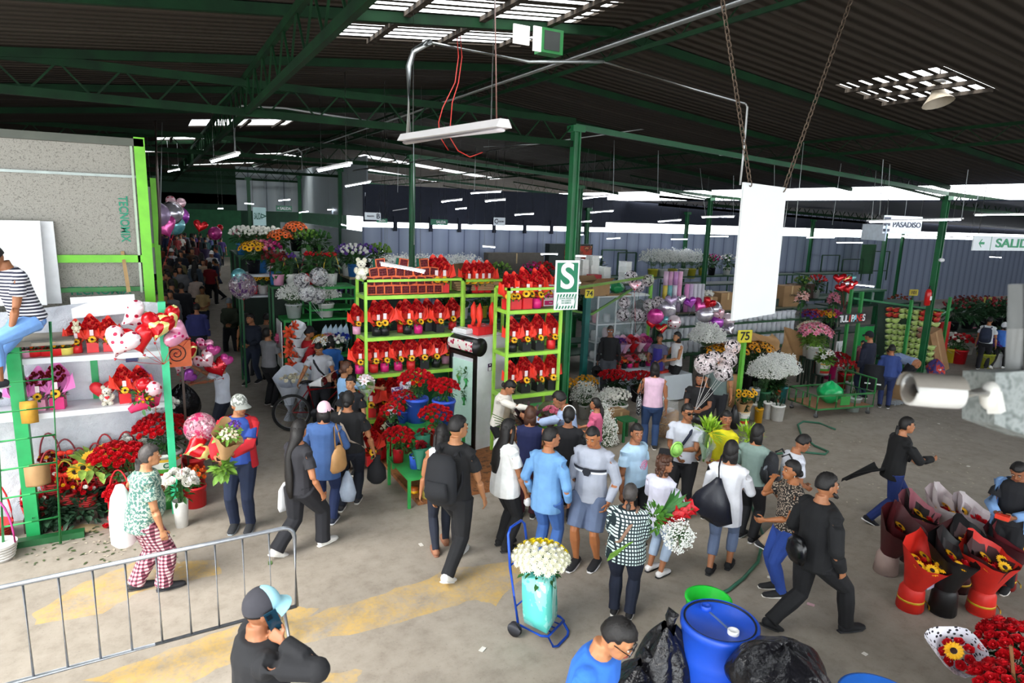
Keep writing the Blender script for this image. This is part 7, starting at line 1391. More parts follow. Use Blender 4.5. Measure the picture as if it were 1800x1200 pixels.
# ---------- security camera close to the lens ----------
sc_=thing('security_camera','out of focus white bullet security camera on a concrete post','security camera',P(1640,690,Y=.88)); sp=sc_.location.copy(); D=depth(sp); ppm=FP/D
def sl(px,py,dd=0.): return EYE+(P(px,py,Y=1)-EYE).normalized()*((D+dd)/((P(px,py,Y=1)-EYE).normalized().dot(FW)))-sp
wm2=mat('#b0b0ad',.45,0,.06,12.)
b=MB(); b.loft([(sl(1597,684),24/ppm),(sl(1599,684),28/ppm),(sl(1640,687),29/ppm),(sl(1680,690),28/ppm),(sl(1683,690),28/ppm)],20); b.build('housing',wm2,sc_)
b=MB(); pts=[]; 
b.grid(lambda u,v: sl(1593+92*v,684+6*v)+UP*(31/ppm*sin(.2+u*2.75))+FW*(31/ppm*-cos(.2+u*2.75)),10,6); b.build('sunshade',mat('#77726a',.6,0,.1,10.),sc_)
b=MB(); b.loft([(sl(1682,690),13/ppm),(sl(1740,690),13/ppm)],12); b.ell(sl(1740,695),16/ppm,16/ppm,26/ppm); b.bar(sl(1745,690),sl(1752,725),20/ppm); b.build('bracket_arm',mat('#b9b8b2',.5,0,.08),sc_)
pc=thing('concrete_post','blurred pale concrete post holding the security camera','post',(0,0,0)); a,b2,c2,d2=[sl(*p,.03)+sp for p in((1750,655),(1830,650),(1830,775),(1748,745))]; b=MB(); b.prism([a,b2,c2,d2],FW*.12); b.build('block',pat('speck','#4d5452','#7c8280',22,'#626866'),pc)
a,b2=sl(1788,500,.08)+sp,sl(1782,655,.08)+sp; b=MB(); b.loft([(a,14/ppm),(b2,14/ppm)],10); b.build('pole',mat('#7d7f7e',.6),pc)
b=MB(); b.box((V(a)+V((0,0,.0))),(.02,.02,.02)); 
# ---------- people ----------
def HD(px,py,h): q=P(px,py,Z=h*1.0); return V((q.x,q.y,0))
BLK='#16171b'; NAVY='#1a2238'; JEANS='#24365c'; JEANL='#3a5688'; DARK='#0f1013'
def bag_thing(name,label,c,rings,m,rz=0,strap_pts=None,xa=(1,0,0),seg=10,sm=None):
    r=thing(name,label,'bag',c,rz); b=MB(); b.loft(rings,seg,xa=xa); b.build('bag',m,r)
    if strap_pts: b=MB(); b.tube(strap_pts,.011,5); b.build('strap',sm or m,r)
    return r
def backpack(label,p,m,sc=1.,straps=True,off=(0,-.16,.15)):
    T=p['T']; h=p['h']; c=T(0,off[1],.15); r=thing('backpack',label,'backpack',c,p['rot']); b=MB(); k=sc*h/1.65
    b.loft([((0,-.0,-.22*k),.13*k,.06*k),((0,-.02,-.18*k),.16*k,.085*k),((0,-.02,0),.16*k,.09*k),((0,-.01,.16*k),.14*k,.075*k),((0,.0,.22*k),.09*k,.04*k)],12,xa=(1,0,0)); b.loft([((0,-.09*k,-.17*k),.11*k,.03*k),((0,-.105*k,-.1*k),.12*k,.035*k),((0,-.1*k,.0),.1*k,.025*k)],10,xa=(1,0,0)); b.build('bag',m,r)
    if straps:
        for s in(-1,1): b=MB(); b.tube([(s*.09*k,.07,.2*k),(s*.1*k,.16,.24*k),(s*.1*k,.25,.1*k),(s*.12*k,.2,-.08*k),(s*.13*k,.05,-.16*k)],.014*k,5); b.build('strap',m,r)
    return r
def bouq(label,c,dirv,parts,name='bouquet',cat='bouquet'):
    """parts: callables that fill a builder in a frame whose z axis is dirv"""
    r=thing(name,label,cat,c); M=V(dirv).to_track_quat('Z','Y').to_matrix().to_4x4()
    for nm,m,fn in parts:
        b=MB(); fn(b); b2=MB(); put(b2,b,M); b2.build(nm,m,r)
    return r
CHK=pat('checks','#10242c','#d4e6e2',26); PLD=pat('plaid','#4a1026','#e4d4d2',24,'#9a5a6c'); LEO=pat('leopard','#1d1814','#b8a896',55); STR=pat('stripes','#22263a','#e6e8ee',26); CAMO=pat('blot','#6a6e68','#a9ada6',30,'#e2e4e0'); PAIS=pat('blot','#3f6a62','#a9b8a8',34,'#5a7a72')
pp={}
# --- near the camera
g=HD(452,1036,1.84); p=person('person in black jacket and two-tone cap holding a phone to the ear beside the barrier',g,1.86,-78,lod=2,top=(BLK,'jacket'),low=('pants','#14161c'),Rr='ear',L='down',hair='short',cap=('#33333a','#a5dbe8','front'),hp=-4,w=1.22,tl=.05,skin='#9a6444')
c=p['hands'][0]; r=thing('mobile_phone','dark blue mobile phone held to the ear of the capped man','phone',p['X'](.06,.022,-.022),p['rot']); b=MB(); M=Matrix.Rotation(radians(18),3,'X')@Matrix.Rotation(radians(8),3,'Y'); b.box((0,0,0),(.009,.075,.155),M=M); b.box(M@V((.006,-.012,.045)),(.004,.032,.036),M=M,mi=1); b.build('phone',[mat('#16384a',.2,.2),mat('#0c1a24',.15)],r)
g=HD(1025,1074,1.74); p=person('person in bright blue jacket with black framed glasses bending beside the black rubbish bags',g,1.84,-112,lod=2,lean=14,hp=22,top=('#2f6fd0','jacket'),low=('pants','#1c2230'),hair='short',glasses='#c8d8e8',skin='#b37a52',L='belly',Rr='down')
# --- left group
g=G(262,1036); h=zat(g,784)*1.02; p=person('person in patterned green blouse and plaid trousers walking past the steel barrier',g,1.68,-84,pose='step',lean=7,top=(PAIS,'short'),low=('wide',PLD),hair='low',hairm=HAIRG,w=1.22,belly=1.2,L='bag',Rr='fwd',shoe='#2c2c30',sole='#2c2c30',tl=.07,tw=1.08,skin='#b07a55',lod=2)
c=p['T'](-.12,-.11,.02); bag_thing('plastic_bag','large white plastic bag carried on the arm of the woman in plaid trousers',c,[((0,0,-.42),.12,.09),((0,0,-.36),.2,.13),((0,0,-.1),.2,.13),((0,0,.12),.14,.1),((0,0,.26),.05,.04)],PLASTW,p['rot'])
g=G(428,926); p=person('person in grey camouflage cap and red hooded jacket holding a kraft bouquet',g,1.84,165,hy=48,hp=8,top=('#2a4a9a','short'),low=('jeans','#16223c'),cap=(CAMO,'#8a8e88','peak'),jacket='#c01f2a',Rr='bent',L=(.0,.2,.63),hair='short',skin='#a4704c',shoe='#2a2c30',sole='#9aa4ac',lod=2)
backpack('dark backpack worn by the man in the camouflage cap',p,cloth('#1c2130'),.9,False,(0,-.13,.16)); 
cc=p['hands'][1]; 
def f1(b): put(b,wrap_mb(.05,.17,.42,peak=.25,wave=.16),Matrix.Translation((0,0,.02)))
bouq('kraft paper bouquet of purple and green flowers held by the man in red jacket',cc+V((0,0,-.02)),p['R']@V((-.25,.25,1)),[('wrap',KRAFT,f1),('foliage',[LEAFL],lambda b: (leaves(b,(0,0,.36),.12,.1,70,.08),leaves(b,(0,0,-.14),.07,.12,60,.12))),('bloom_bunch',[CREAM],lambda b: dome(b,DAISY,(0,-.02,.36),.1,26,.025)),('purple_bunch',[PURF],lambda b: dome(b,DAISY,(.1,.06,.42),.07,16,.025)),('stems',[LEAFL],lambda b: stems(b,(0,0),.04,-.26,.1,16))])
r=thing('mobile_phone','small phone in the right hand of the man in the red jacket','phone',p['hands'][0]+V((0,0,.02)),p['rot']); b=MB(); b.box((0,0,0),(.07,.14,.01)); b.build('phone',BLACKP,r)
g=G(530,968); p=person('person in black top with a very long black ponytail stepping past the barrier end',g,1.74,-52,pose='walkr',hair='tail',top=('#26262c','short'),low=('wide','#191a20'),L='fwd',Rr=(.17,.05,.5),shoe='#e6e4df',sole='#e8e6e0',tl=.04,hy=20,lod=2)
bag_thing('white_bag','flat white bag hanging at the hip of the ponytail woman',p['T'](-.13,-.02,-.12),[((0,0,-.16),.02,.1),((0,0,-.1),.03,.12),((0,0,.12),.02,.1),((0,0,.2),.01,.03)],WHITEP,p['rot'])
g=G(573,918); p=person('person in pink cap and long blue denim shirt standing behind the ponytail woman',g,1.7,-18,top=('#3f5f94','long'),low=('jeans','#1c2b52'),cap=('#f0c3d2','#f0c3d2','peak'),hair='bob',tl=.13,tw=1.1,w=1.08,L='bent',Rr='bent',shoe='#2a3040',sole='#dfe0e4')
r=bag_thing('shoulder_bag','tan leather shoulder bag of the woman in the pink cap',p['T'](.13,-.06,.06),[((0,0,-.19),.05,.13),((0,0,-.14),.07,.16),((0,0,.05),.05,.13),((0,0,.15),.02,.05)],mat('#c49560',.5,0,.1),p['rot']-20,[(0,-.06,.12),(-.04,-.04,.4),(-.05,.02,.44),(0,.08,.12)])
bag_thing('plastic_bag','translucent blue plastic bag hanging beside the denim shirt woman',p['T'](.16,.06,-.22),[((0,0,-.22),.09,.06),((0,0,-.1),.12,.07),((0,0,.1),.07,.05),((0,0,.2),.02,.02)],mat('#b9c8dc',.2,alpha=.65),p['rot'])
g=G(614,890); p=person('person in black t-shirt with broad build seen from behind near the rose buckets',g,1.72,-12,pose='step',w=1.26,belly=1.15,hair='bun',top=('#101114','short'),low=('jeans','#141a28'),L='bent',Rr=(.2,.05,.47),shoe='#2a2a2e',sole='#c9c6c0',strap=(-1,'#b9a99a'),hairm=HAIRM)
bag_thing('handbag','black drawstring bag held by the broad woman in black',p['hands'][0]+V((.02,.02,-.2)),[((0,0,-.2),.08,.08),((0,0,-.14),.14,.12),((0,0,.02),.13,.11),((0,0,.12),.05,.05),((0,0,.2),.06,.04)],cloth('#17181c'),p['rot'])
g=HD(617,660,1.58); person('person in black polo looking towards the camera beside the lime rack',g,1.6,158,hair='short',top=('#14161c','short'),low=('pants','#171a22'),skin='#b98560',L='down',Rr='down')
g=HD(600,640,1.66)+V((.12,.25,0)); person('person in pale blue shirt reaching towards the lilies at the left rack',g,1.66,-75,top=('#8fb9e4','elbow'),low=('jeans','#2a3d66'),Rr=(.16,.34,.72),hair='bun',hairm=HAIRB,skin='#a4704c')
g=HD(566,604,1.66)+V((.02,.3,0)); p=person('person in grey t-shirt standing behind the red mountain bike',g,1.7,172,hp=28,lean=5,top=('#b9bcc4','short'),low=('pants','#1b1d24'),hair='buzz',Rr=(.2,.24,.55),L=(-.2,.24,.55),strap=(1,'#1c1e26'),skin='#a36c48'); PB=p
g=HD(577,588,1.6)+V((0,-.2,0)); person('person in blue t-shirt bending behind the cyclist',g,1.62,0,top=('#2f6fc0','short'),low=('pants',BLK),hair='bob',lean=8)
g=HD(541,573,1.76); person('person in red and olive polo with a dark cap at the aisle flower stand',g,1.78,-60,top=('#b81c26','short'),low=('pants',BLK),cap=('#14161c','#14161c','peak'),hair='short',Rr=(.1,.26,.68),L='fwd')
g=G(476,712); p=person('person in grey t-shirt holding pink flowers and looking up',g,1.7,-45,hp=-28,top=('#77787c','short'),low=('pants','#15161a'),hair='short',beard=True,L=(-.02,.24,.68),Rr='bent',skin='#a4704c')
def fpk(b): dome(b,DAISY,(0,0,.22),.17,46,.05,0,1.1)
bouq('big bunch of pink carnations held in the aisle',p['hands'][1]+V((0,0,.03)),(-.25,-.35,1),[('bloom_bunch',mat('#e46a9c',.5,0,.2,20.),fpk),('foliage',LEAFD,lambda b:(leaves(b,(0,0,.05),.1,.16,50,.1),stems(b,(0,0),.05,-.2,.2,9)))])
g=G(447,672); person('person in navy jacket walking with hands in front in the aisle',g,1.7,150,hy=-25,pose='step',top=('#1c2434','jacket'),low=('jeans','#1a2438'),L='belly',Rr='belly',hair='short')
g=G(472,668); person('person in beige grey shirt seen from behind at the aisle flower shelf',g,1.66,-30,top=('#6e675e','short'),low=('pants','#1c1c20'),hair='short',w=1.08)
g=G(437,662); person('person with very long dark hair turned to the aisle flower shelf',g,1.6,-20,hair='long',top=('#2a2022','none'),low=('leggings','#17171c'))
g=G(408,628); p=person('person in olive jacket and grey cap with crossed arms standing in the aisle',g,1.68,170,pose='wide',top=('#2c3426','jacket'),low=('pants','#15181e'),cap=('#6a7076','#5a6066','peak'),hair='short',L='belly',Rr='belly',shoe='#1c2028',sole='#c9ced2'); backpack('dark backpack with red trim on the man in the grey cap',p,cloth('#1a1516'),.9,False)
g=HD(345,535,1.62); person('person in purple blue jacket seen from behind next to the balloons',g,1.66,-5,top=('#2b2f66','jacket'),low=('pants','#22242c'),w=1.2,hair='short',L='down',Rr='down')
g=HD(355,503,1.58); person('person in tan top with folded arms facing the camera in the aisle',g,1.6,175,top=('#b39a6a','short'),low=('jeans','#1c2233'),hair='bun',L='belly',Rr='belly'); g=HD(332,516,1.55); person('person in red sweater beside the tan topped woman',g,1.58,150,top=('#a51f30','long'),low=('pants','#1a1c24'),hair='bun')
AI=[(343,478,'#b5a498','long',1.58,20,'bob','pale shawl'),(300,434,'#c3c6ca','short',1.7,-20,'cap','white t-shirt and cap'),(322,430,'#1a2228','jacket',1.74,0,'short','black jacket'),(368,458,'#8a1a26','short',1.62,-20,'bob','dark red shirt'),(287,492,'#1c3a9a','long',1.6,20,'bob','bright blue top'),(300,490,'#14161c','jacket',1.7,0,'short','black coat'),(318,496,'#15171e','jacket',1.72,5,'short','dark coat beside the balloons'),(372,440,'#c9ccd0','short',1.64,170,'cap','white shirt and white cap'),(338,437,'#d0d4da','short',1.62,180,'short','white and red striped top'),(318,440,'#202632','jacket',1.66,170,'short','navy top facing us'),(360,425,'#3a3050','short',1.6,10,'bob','purple top'),(345,450,'#24303c','long',1.6,0,'bob','grey blue top'),(330,418,'#6a5a4a','long',1.6,160,'bob','brown top'),(350,415,'#1a1c24','long',1.65,0,'short','dark top far back'),(325,408,'#5a6a7a','short',1.62,0,'short','slate top far back'),(310,413,'#8a3a3a','short',1.6,170,'bob','rust top far back'),(338,405,'#2a2a36','long',1.6,0,'short','black top deep in the crowd'),(365,408,'#a8a8b0','short',1.6,180,'short','pale top deep in the crowd'),(300,420,'#3a4a3a','long',1.6,0,'bob','green top far back'),(380,432,'#2a3a6a','short',1.6,90,'short','blue top beside the flowers'),(335,398,'#4a2a3a','long',1.6,0,'bob','plum top deepest in the aisle'),(352,397,'#1c2a3a','long',1.62,0,'short','navy top deepest in the aisle'),(317,398,'#c0b0a0','short',1.6,180,'bob','cream top deepest in the aisle')]
def ramp(y): return max(0,min(.84,(y-16)*.06))
def HDR(px,py,h):
    Y=11.
    while Y<44 and P(px,py,Y=Y).z>h+ramp(Y): Y+=.2
    q=P(px,py,Y=Y); return V((q.x,q.y,0)),ramp(Y)
CL=('maroon teal rust slate plum khaki navy charcoal sand wine olive violet cocoa grey ivory indigo'.split(),['#5a1a26','#1f4a4c','#7a3a26','#46525e','#4a2a44','#6a6240','#1c2644','#22242a','#a8947a','#4a1420','#3a4226','#3f2f6a','#4a3426','#6a6c70','#c9c6bc','#26305e'])
for k in range(40):
    px=R.choice((R.uniform(262,330),R.uniform(285,390))); py=R.uniform(392,520) if px<325 else R.uniform(394,455); AI.append((px,py,CL[1][k%16],['short','long','jacket'][k%3],R.uniform(1.55,1.72),R.choice((0,10,-20,175,160,90)),['short','bob','short','bun','long'][k%5],f'{CL[0][k%16]} {["t-shirt","sweater","jacket"][k%3]}'))
bc=[0,0,0]; AI.sort(key=lambda t:t[0])
for i,(px,py,c,sl_,h,fa,hr,l) in enumerate(AI):
    g,z=HDR(px,py,h)
    k=0 if py<415 else 1 if py<450 else 2; bc[k]+=1
    person(f'person in {l.split(" deep")[0].split(" far")[0].split(" beside")[0].split(" and")[0]}, {ORD[bc[k]-1]} from left in the {["far end","middle","near part"][k]} of aisle crowd',g,h,fa,top=(c,sl_),low=('pants',['#1a1d26','#22304a','#15161a'][i%3]),hair='short' if hr=='cap' else hr,cap=('#d5d5d5','#d5d5d5','peak') if hr=='cap' else None,pose=['stand','step','walkr'][i%3],lod=1 if i<4 else 0,w=1.05,z0=z)
bag_thing('backpack','bright blue bag on the shoulder of a person in the dark aisle',HD(290,510,1.2)+V((0,-.22,1.12)),[((0,0,-.2),.12,.08),((0,0,0),.15,.09),((0,0,.2),.1,.05)],cloth('#2438b8'))
g=HD(384,640,1.5)+V((.06,.25,0)); p=person('boy in white t-shirt holding the bunch of heart balloons',g,1.55,70,top=('#c9cfdc','short'),low=('jeans','#1c2233'),L='up',Rr=(-.02,.28,.72),hair='short'); hb_=p['hands'][0]
# balloons: cluster on the teal post and the boy's bunch
K1=P(288,640,Y=9.3)
for i,(px,py,rp,k,sp,ti,l) in enumerate(((213,602,32,'whitehearts',20,-5,'large white love printed'),(242,597,32,'red',-15,10,'glossy red outlined'),(238,556,30,'whitehearts',60,15,'white rear'),(277,574,30,'redyellow',15,-10,'red and yellow'),(297,561,26,'redyellow',-30,10,'topmost red and yellow'),(312,587,28,'pinkmulti',-65,0,'pink and red multicoloured'))): q=P(px,py,Y=9.25+.09*(i%3)-.1*(i<2)); balloon(f'{l} heart balloon tied to the teal stall post',q,sz(q,rp),k,spin=sp,tilt=ti,face=(-20+12*i),knot=K1)
for i,(px,py,rp,k,sp,ti,l) in enumerate(((318,640,21,'pinkhearts',20,0,'pink hearts printed left'),(334,618,19,'redyellow',-30,10,'red and green printed'),(359,607,16,'pinkmulti',10,0,'small pink top'),(362,633,21,'pinkhearts',-40,0,'pink hearts printed middle'),(383,646,22,'reddots',-20,-5,'glossy red lower'),(331,661,15,'purple',60,20,'violet lowest'),(374,617,14,'magenta',20,10,'crimson rear'),(397,634,14,'magenta',30,0,'crimson right'))): q=P(px,py,Y=g.y-.35+.1*(i%3)); balloon(f'{l} balloon of the bunch held by the boy',q,sz(q,rp),k,spin=sp,tilt=ti,face=i*9-30,knot=hb_)
# --- seated man on the stall
g=P(50,556,Y=9.25); p=person('person in striped t-shirt and light jeans seated on top of the left stall',V((g.x,9.25,0)),1.92,118,pose='sit',z0=g.z-.29*1.92,lean=18,hp=25,top=(STR,'short'),low=('capri','#6f9cd8'),L='lap',Rr='low',hair='short',skin='#94603f',lod=2,w=1.12,shoe='#23262e',sole='#e6e6e6',feet=((.07,.2,-.2),(-.07,.22,-.1)))
# --- centre crowd
g=HD(879,662,1.6); p=person('vendor in white cardigan and black trousers bending over the flowers at the right rack',g,1.64,-118,hp=30,lean=10,top=('#e4e0d6','long'),low=('pants','#111216'),hair='bun',Rr='reach',L='bent',shoe='#8a8478',sole='#e3e0da',apron='#dccfb6',pose='step')
b3=p['T'](.02,.28,.02)
bouq('big bunch of dark red leaves, green foliage and striped lilies carried by the vendor',b3+V((0,0,-.05)),p['R']@V((.25,.4,1)),[('dark_leaves',mat('#3a1a26',.45,0,.3,20.),lambda b:[put(b,LEAFT,TRS((0,0,.05),(0,0,1),1)@Matrix.Rotation(k*.62,4,'Z')@Matrix.Rotation(-1.05-.1*(k%3),4,'Y')@Matrix.Diagonal((.5,.34,.4,1))) for k in range(12)]),('green_leaves',leafm('#4f9a2e'),lambda b:[put(b,LEAFT,Matrix.Translation((.14,-.08,.06))@Matrix.Rotation(k*.9,4,'Z')@Matrix.Rotation(-1.0,4,'Y')@Matrix.Diagonal((.32,.26,.3,1))) for k in range(9)]),('foliage',LEAF,lambda b: leaves(b,(-.06,-.14,-.06),.17,.2,170,.07)),('lily_bunch',[mat('#c8325a',.5,0,.35,30.),WHT],lambda b:[put(b,LILY,TRS((x,-.22,z),(0,-1,.3),.085)) for x,z in((-.02,.12),(.06,.06),(.0,-.0),(.08,.16))]),('stems',STEM,lambda b:[b.bar((-.05,.02*k,.1),(-.55,.05*k,.26+.02*k),.008) for k in range(5)])])
g=G(797,1000); p=person('person in black t-shirt and black trousers with a black backpack walking by the kerb',g,1.96,-28,pose='walkl',hair='short',hy=-32,top=('#101114','short'),low=('pants','#141519'),L='down',Rr='fwd',shoe='#e4e3e0',sole='#f0efec',skin='#a8744e',lod=2); backpack('black backpack on the man in black with white shoes',p,cloth('#16181d'),1.05)
g=G(775,965); person('person in white top with long dark hair behind the man in black',g,1.66,10,hair='long',top=('#dfe3ea','none'),low=('leggings','#1b2130'),shoe='#9a6a50',sole='#8a5a44',pose='step')
g=G(884,963); p=person('person with long black hair in a loose white t-shirt and black trousers',g,1.72,-62,hair='long',top=('#eef0ee','short'),low=('pants','#121317'),tl=.08,tw=1.16,w=1.12,Rr='fwd',L='down',shoe='#17181b',sole='#17181b',lod=2); r=thing('paper_tissue','crumpled white paper in the hand of the woman in the white t-shirt','paper',p['hands'][0]+V((0,0,-.03))); b=MB(); b.ell((0,0,0),.055,.05,.06,7,5); b.build('paper',WHITEP,r)
g=G(925,908); p=person('person in navy open shoulder top with dark brown hair at the rack',g,1.62,-8,hair='bob',top=('#1c2450','none'),low=('pants','#3a0f1c'),w=1.12,L='bent',Rr='bent',hairm=HAIRB); bag_thing('handbag','black and white bag hanging beside the woman in navy',p['T'](.12,-.08,-.12),[((0,0,-.14),.07,.06),((0,0,-.05),.11,.08),((0,0,.08),.08,.06),((0,0,.15),.03,.02)],pat('blot','#101114','#17181c',8,'#d8dae0'),p['rot'])
g=G(955,995); p=person('person in light denim shirt and blue jeans seen from behind in the crowd',g,1.77,-30,hy=-35,hair='short',top=('#6b9bcc','long'),low=('jeans','#3c63a4'),tl=.1,Rr='pocket',L='pocket',shoe='#e4e4e4',lod=2,w=1.04)
g=G(990,916); p=person('person in black jacket with a bun and headband seen from behind',g,1.66,-10,hair='bun',top=('#14151a','jacket'),low=('jeans','#161d30'),L='bent',Rr='down',tl=.06); bag_thing('shoulder_bag','dark green black shoulder bag of the woman with the headband',p['T'](-.05,-.12,-.02),[((0,0,-.22),.16,.05),((0,0,0),.17,.06),((0,0,.16),.1,.04)],cloth('#161d1c'),p['rot'])
r=thing('hair_band','white hair band on the woman in the black jacket','hair band',p['X'](0,0,.02),p['rot']); b=MB(); b.tube([(.085*cos(a),.01,.1*sin(a)+.0) for a in [pi*k/12 for k in range(13)]],.008,5); b.build('band',WHITEP,r)
g=HD(1008,688,1.7); p=person('person in pale blue hooded sweatshirt bending towards the roses at the rack post',g,1.74,82,lean=12,hp=18,top=('#a9bde0','long'),low=('jeans','#2c3a5c'),hair='short',L='reach',Rr='bent',skin='#9a6444',w=1.1); 
r=thing('jacket_hood','folded hood behind the neck of the pale blue sweatshirt','hood',p['T'](0,-.06,.3),p['rot']) if 0 else None
g=HD(1050,700,1.38); person('girl in pink t-shirt with a dark ponytail beside the hanging white flowers',g,1.4,75,hair='pony',top=('#d8668c','short'),low=('jeans','#8a96b8'),L='bent',Rr='bent')
g=G(1032,990); p=person('person in grey striped sweater and blue grey shorts facing the camera',g,1.82,158,pose='contra',hp=22,hair='buzz',top=('#a7adbb','long'),low=('shorts','#5c6a86'),L='pocket',Rr='down',tl=.05,skin='#a5683f',lod=2,w=1.08,belly=1.12,shoe='#1b1c20',sole='#e0e0e0')
for z,m,h_ in((.185,'#20242e',.016),(.168,'#eceff2',.012)):
    b=MB(); h=p['h']; b.grid(lambda u,v: p['Tl'](.107*1.08*sin((u-.5)*2.4)*1.05,.079*1.12*cos((u-.5)*2.4)+.016,z+h_*(v-.5)),14,1); b.build('chest_stripe',cloth(m),p['root'])
b=MB(); h=p['h']; b.prism([p['Tl'](.03*cos(k*pi/3),.105,.17+.03*sin(k*pi/3)) for k in range(6)],p['Tl'](0,.004,0)-p['Tl'](0,0,0)); b.build('chest_emblem',cloth('#1a1d26'),p['root'])
g=HD(1119,744,1.62); p=person('person in pale blue t-shirt with a pink rose print and black trousers',g,1.64,-128,hy=-30,hair='bun',top=('#b5d6f0','short'),low=('pants','#131419'),w=1.18,belly=1.15,Rr='down',L='down',skin='#9a6444',lod=2)
b=MB(); 
for k in range(34): a=k*.55; q=.008+.0011*k; b.bar(p['Tl'](-.0+q*cos(a),.108-abs(q*cos(a))*.3,.17+q*sin(a)),p['Tl'](q*cos(a+.55),.108-abs(q*cos(a+.55))*.3,.17+q*sin(a+.55)),.006)
b.build('rose_print',cloth('#e884a8'),p['root'])
g=G(1150,1008); p=person('person in white blouse with curly brown hair and pale leggings',g,1.5,-35,hair='curly',hairm=HAIRB,hy=-35,top=('#dcdcee','long'),low=('capri','#a9bcd4'),L='bent',Rr='bent',tl=.09,tw=1.1,shoe='#eceaea',sole='#1a1a1c',lod=2)
g=G(1092,1082); p=person('person in teal and white checked shirt seen from behind carrying a large bouquet',g,1.5,-8,hair='low',hairm=HAIRG,top=(CHK,'elbow'),low=('pants','#141c30'),w=1.26,belly=1.1,tl=.07,tw=1.08,L='belly',Rr='belly',strap=(1,'#8a6a58'),lod=2,shoe='#17181c')
cc=p['T'](.17,.1,.15)
bouq('bouquet of red heliconias and ribbed leaves carried by the checked shirt woman',cc,V((.85,.0,.25)),[('heliconia_bunch',RED,lambda b:[[put(b,LEAFT,Matrix.Translation((x,y,z+.06*j))@Matrix.Rotation(k*1.26+j,4,'Z')@Matrix.Rotation(-1.1,4,'Y')@Matrix.Diagonal((.15,.24,.3,1))) for j in range(4) for k in range(5)] for x,y,z in((.1,-.07,.12),(-.1,.06,.16),(.02,-.02,.24))]),('leaf_bunch',leafm('#2f6a2a'),lambda b:[put(b,LEAFT,Matrix.Translation((0,.08,.05))@Matrix.Rotation(k*.5+.6,4,'Z')@Matrix.Rotation(-1.25,4,'Y')@Matrix.Diagonal((.4,.2,.4,1))) for k in range(6)]),('fern_bunch',leafm('#4f8a2e'),lambda b: leaves(b,(-.02,.12,.0),.12,.12,80,.08)),('stem_bunch',LEAFL,lambda b:[b.bar((.02*k-.04,-.02*k,.0),(.02*k-.06,-.03*k+.03,-.62),.011) for k in range(5)])])
r=gypsy("white baby's breath tucked under the heliconia bouquet",cc+p['R']@V((.26,-.12,.0)),.17,.17,None,seed=41,n=800,up=False,lift=.0,green=10)
g=G(1192,905); p=person('person in sunglasses and grey t-shirt holding a green wrapped bundle',g,1.68,172,hy=38,top=('#bcc1cd','short'),low=('pants','#131419'),glasses='#120c0c',hair='short',L=(-.02,.2,.66),Rr='belly',strap=(-1,'#1b2236'),skin='#94603f',w=1.12,lod=2)
r=thing('vegetable_bundle','light green wrapped round bundle in the hand of the man in sunglasses','bundle',p['hands'][1]+p['R']@V((.02,.03,.02))); b=MB(); b.ell((0,0,0),.085,.07,.085,12,8); b.tube([(.1*cos(a),0,.1*sin(a)) for a in [2*pi*k/16 for k in range(16)]],.014,5,closed=True); b.build('bundle',mat('#9fdc6a',.5,0,.25,16.),r)
bag_thing('shoulder_bag','black crossbody bag at the hip of the man in sunglasses',p['T'](.13,.06,.0),[((0,0,-.14),.1,.04),((0,0,0),.12,.05),((0,0,.12),.1,.03)],cloth('#14151b'),p['rot'])
g=HD(1278,721,1.6); p=person('person in yellow top looking left between two bunches of yellow green foliage',g,1.62,140,hy=55,hair='bun',top=('#d6cf1c','short'),low=('pants','#191b22'),L='bent',Rr='bent',skin='#9a6040')
for i,(px,py,m,l) in enumerate(((1243,775,'#8fb82e','left of the yellow top'),(1312,785,'#9ac034','right of the yellow top'))):
    q=P(px,py,Y=g.y-.12); bouq(f'bunch of bright yellow green foliage {l}',q,(0,-.1,1),[('foliage',leafm(m),lambda b:leaves(b,(0,0,.12),.15,.15,150,.13,src=BLADE,up=1.)),('cellophane',mat('#b9d4c4',.2,alpha=.4),lambda b:put(b,wrap_mb(.03,.12,.3),Matrix.Translation((0,0,-.26)))),('stems',STEM,lambda b:stems(b,(0,0),.04,-.3,.1,12))],'foliage_bunch','foliage')
g=G(1263,1003); p=person('person in long white sweater and grey trousers with a large black shoulder bag',g,1.68,-12,pose='step',hair='bob',top=('#e6e8ee','long'),low=('capri','#6a7a98'),tl=.13,tw=1.1,w=1.05,Rr='bent',L='down',shoe='#17181b',sole='#17181b',lod=2)
bag_thing('shoulder_bag','large soft black shoulder bag on the back of the woman in white',p['T'](-.06,-.13,.09),[((-.06,0,-.26),.2,.05),((-.02,-.02,-.2),.27,.1),((.0,-.02,0),.2,.09),((.03,0,.16),.08,.04),((.04,.02,.24),.03,.02)],mat('#171a26',.4,0,.15,6.,.25),p['rot'],[(.04,.02,.22),(.02,.05,.36),(.02,.12,.46),(.02,.2,.46)])
g=G(1310,948); p=person('person in grey green t-shirt walking close behind the woman in white',g,1.62,-25,hair='bob',top=('#7f968f','elbow'),low=('pants','#14151a'),Rr=(.16,.12,.5),L='bent',shoe='#1c1d22',sole='#d6d6d6')
g=G(1368,960); p=person('boy in khaki trousers with a grey and black backpack striding right',g,1.62,-62,pose='walkl',lean=10,hp=20,hair='short',top=('#c9cdd8','short'),low=('pants','#b09c86'),Rr='belly',L='belly',shoe='#2a2a2e',sole='#efefef',skin='#9a6444'); backpack('black and grey backpack on the boy in khaki trousers',p,pat('blot','#14161c','#1a1d24',5,'#7a828c'),.95)
g=HD(1398,809,1.6); p=person('person in leopard print blouse and blue jeans touching her mouth',g,1.62,112,hy=5,hair='bun',top=(LEO,'short'),low=('jeans','#2a4a9a'),Rr=(.02,.13,.845),L='bent',skin='#a5683f',earring=True,w=1.08,lod=2)
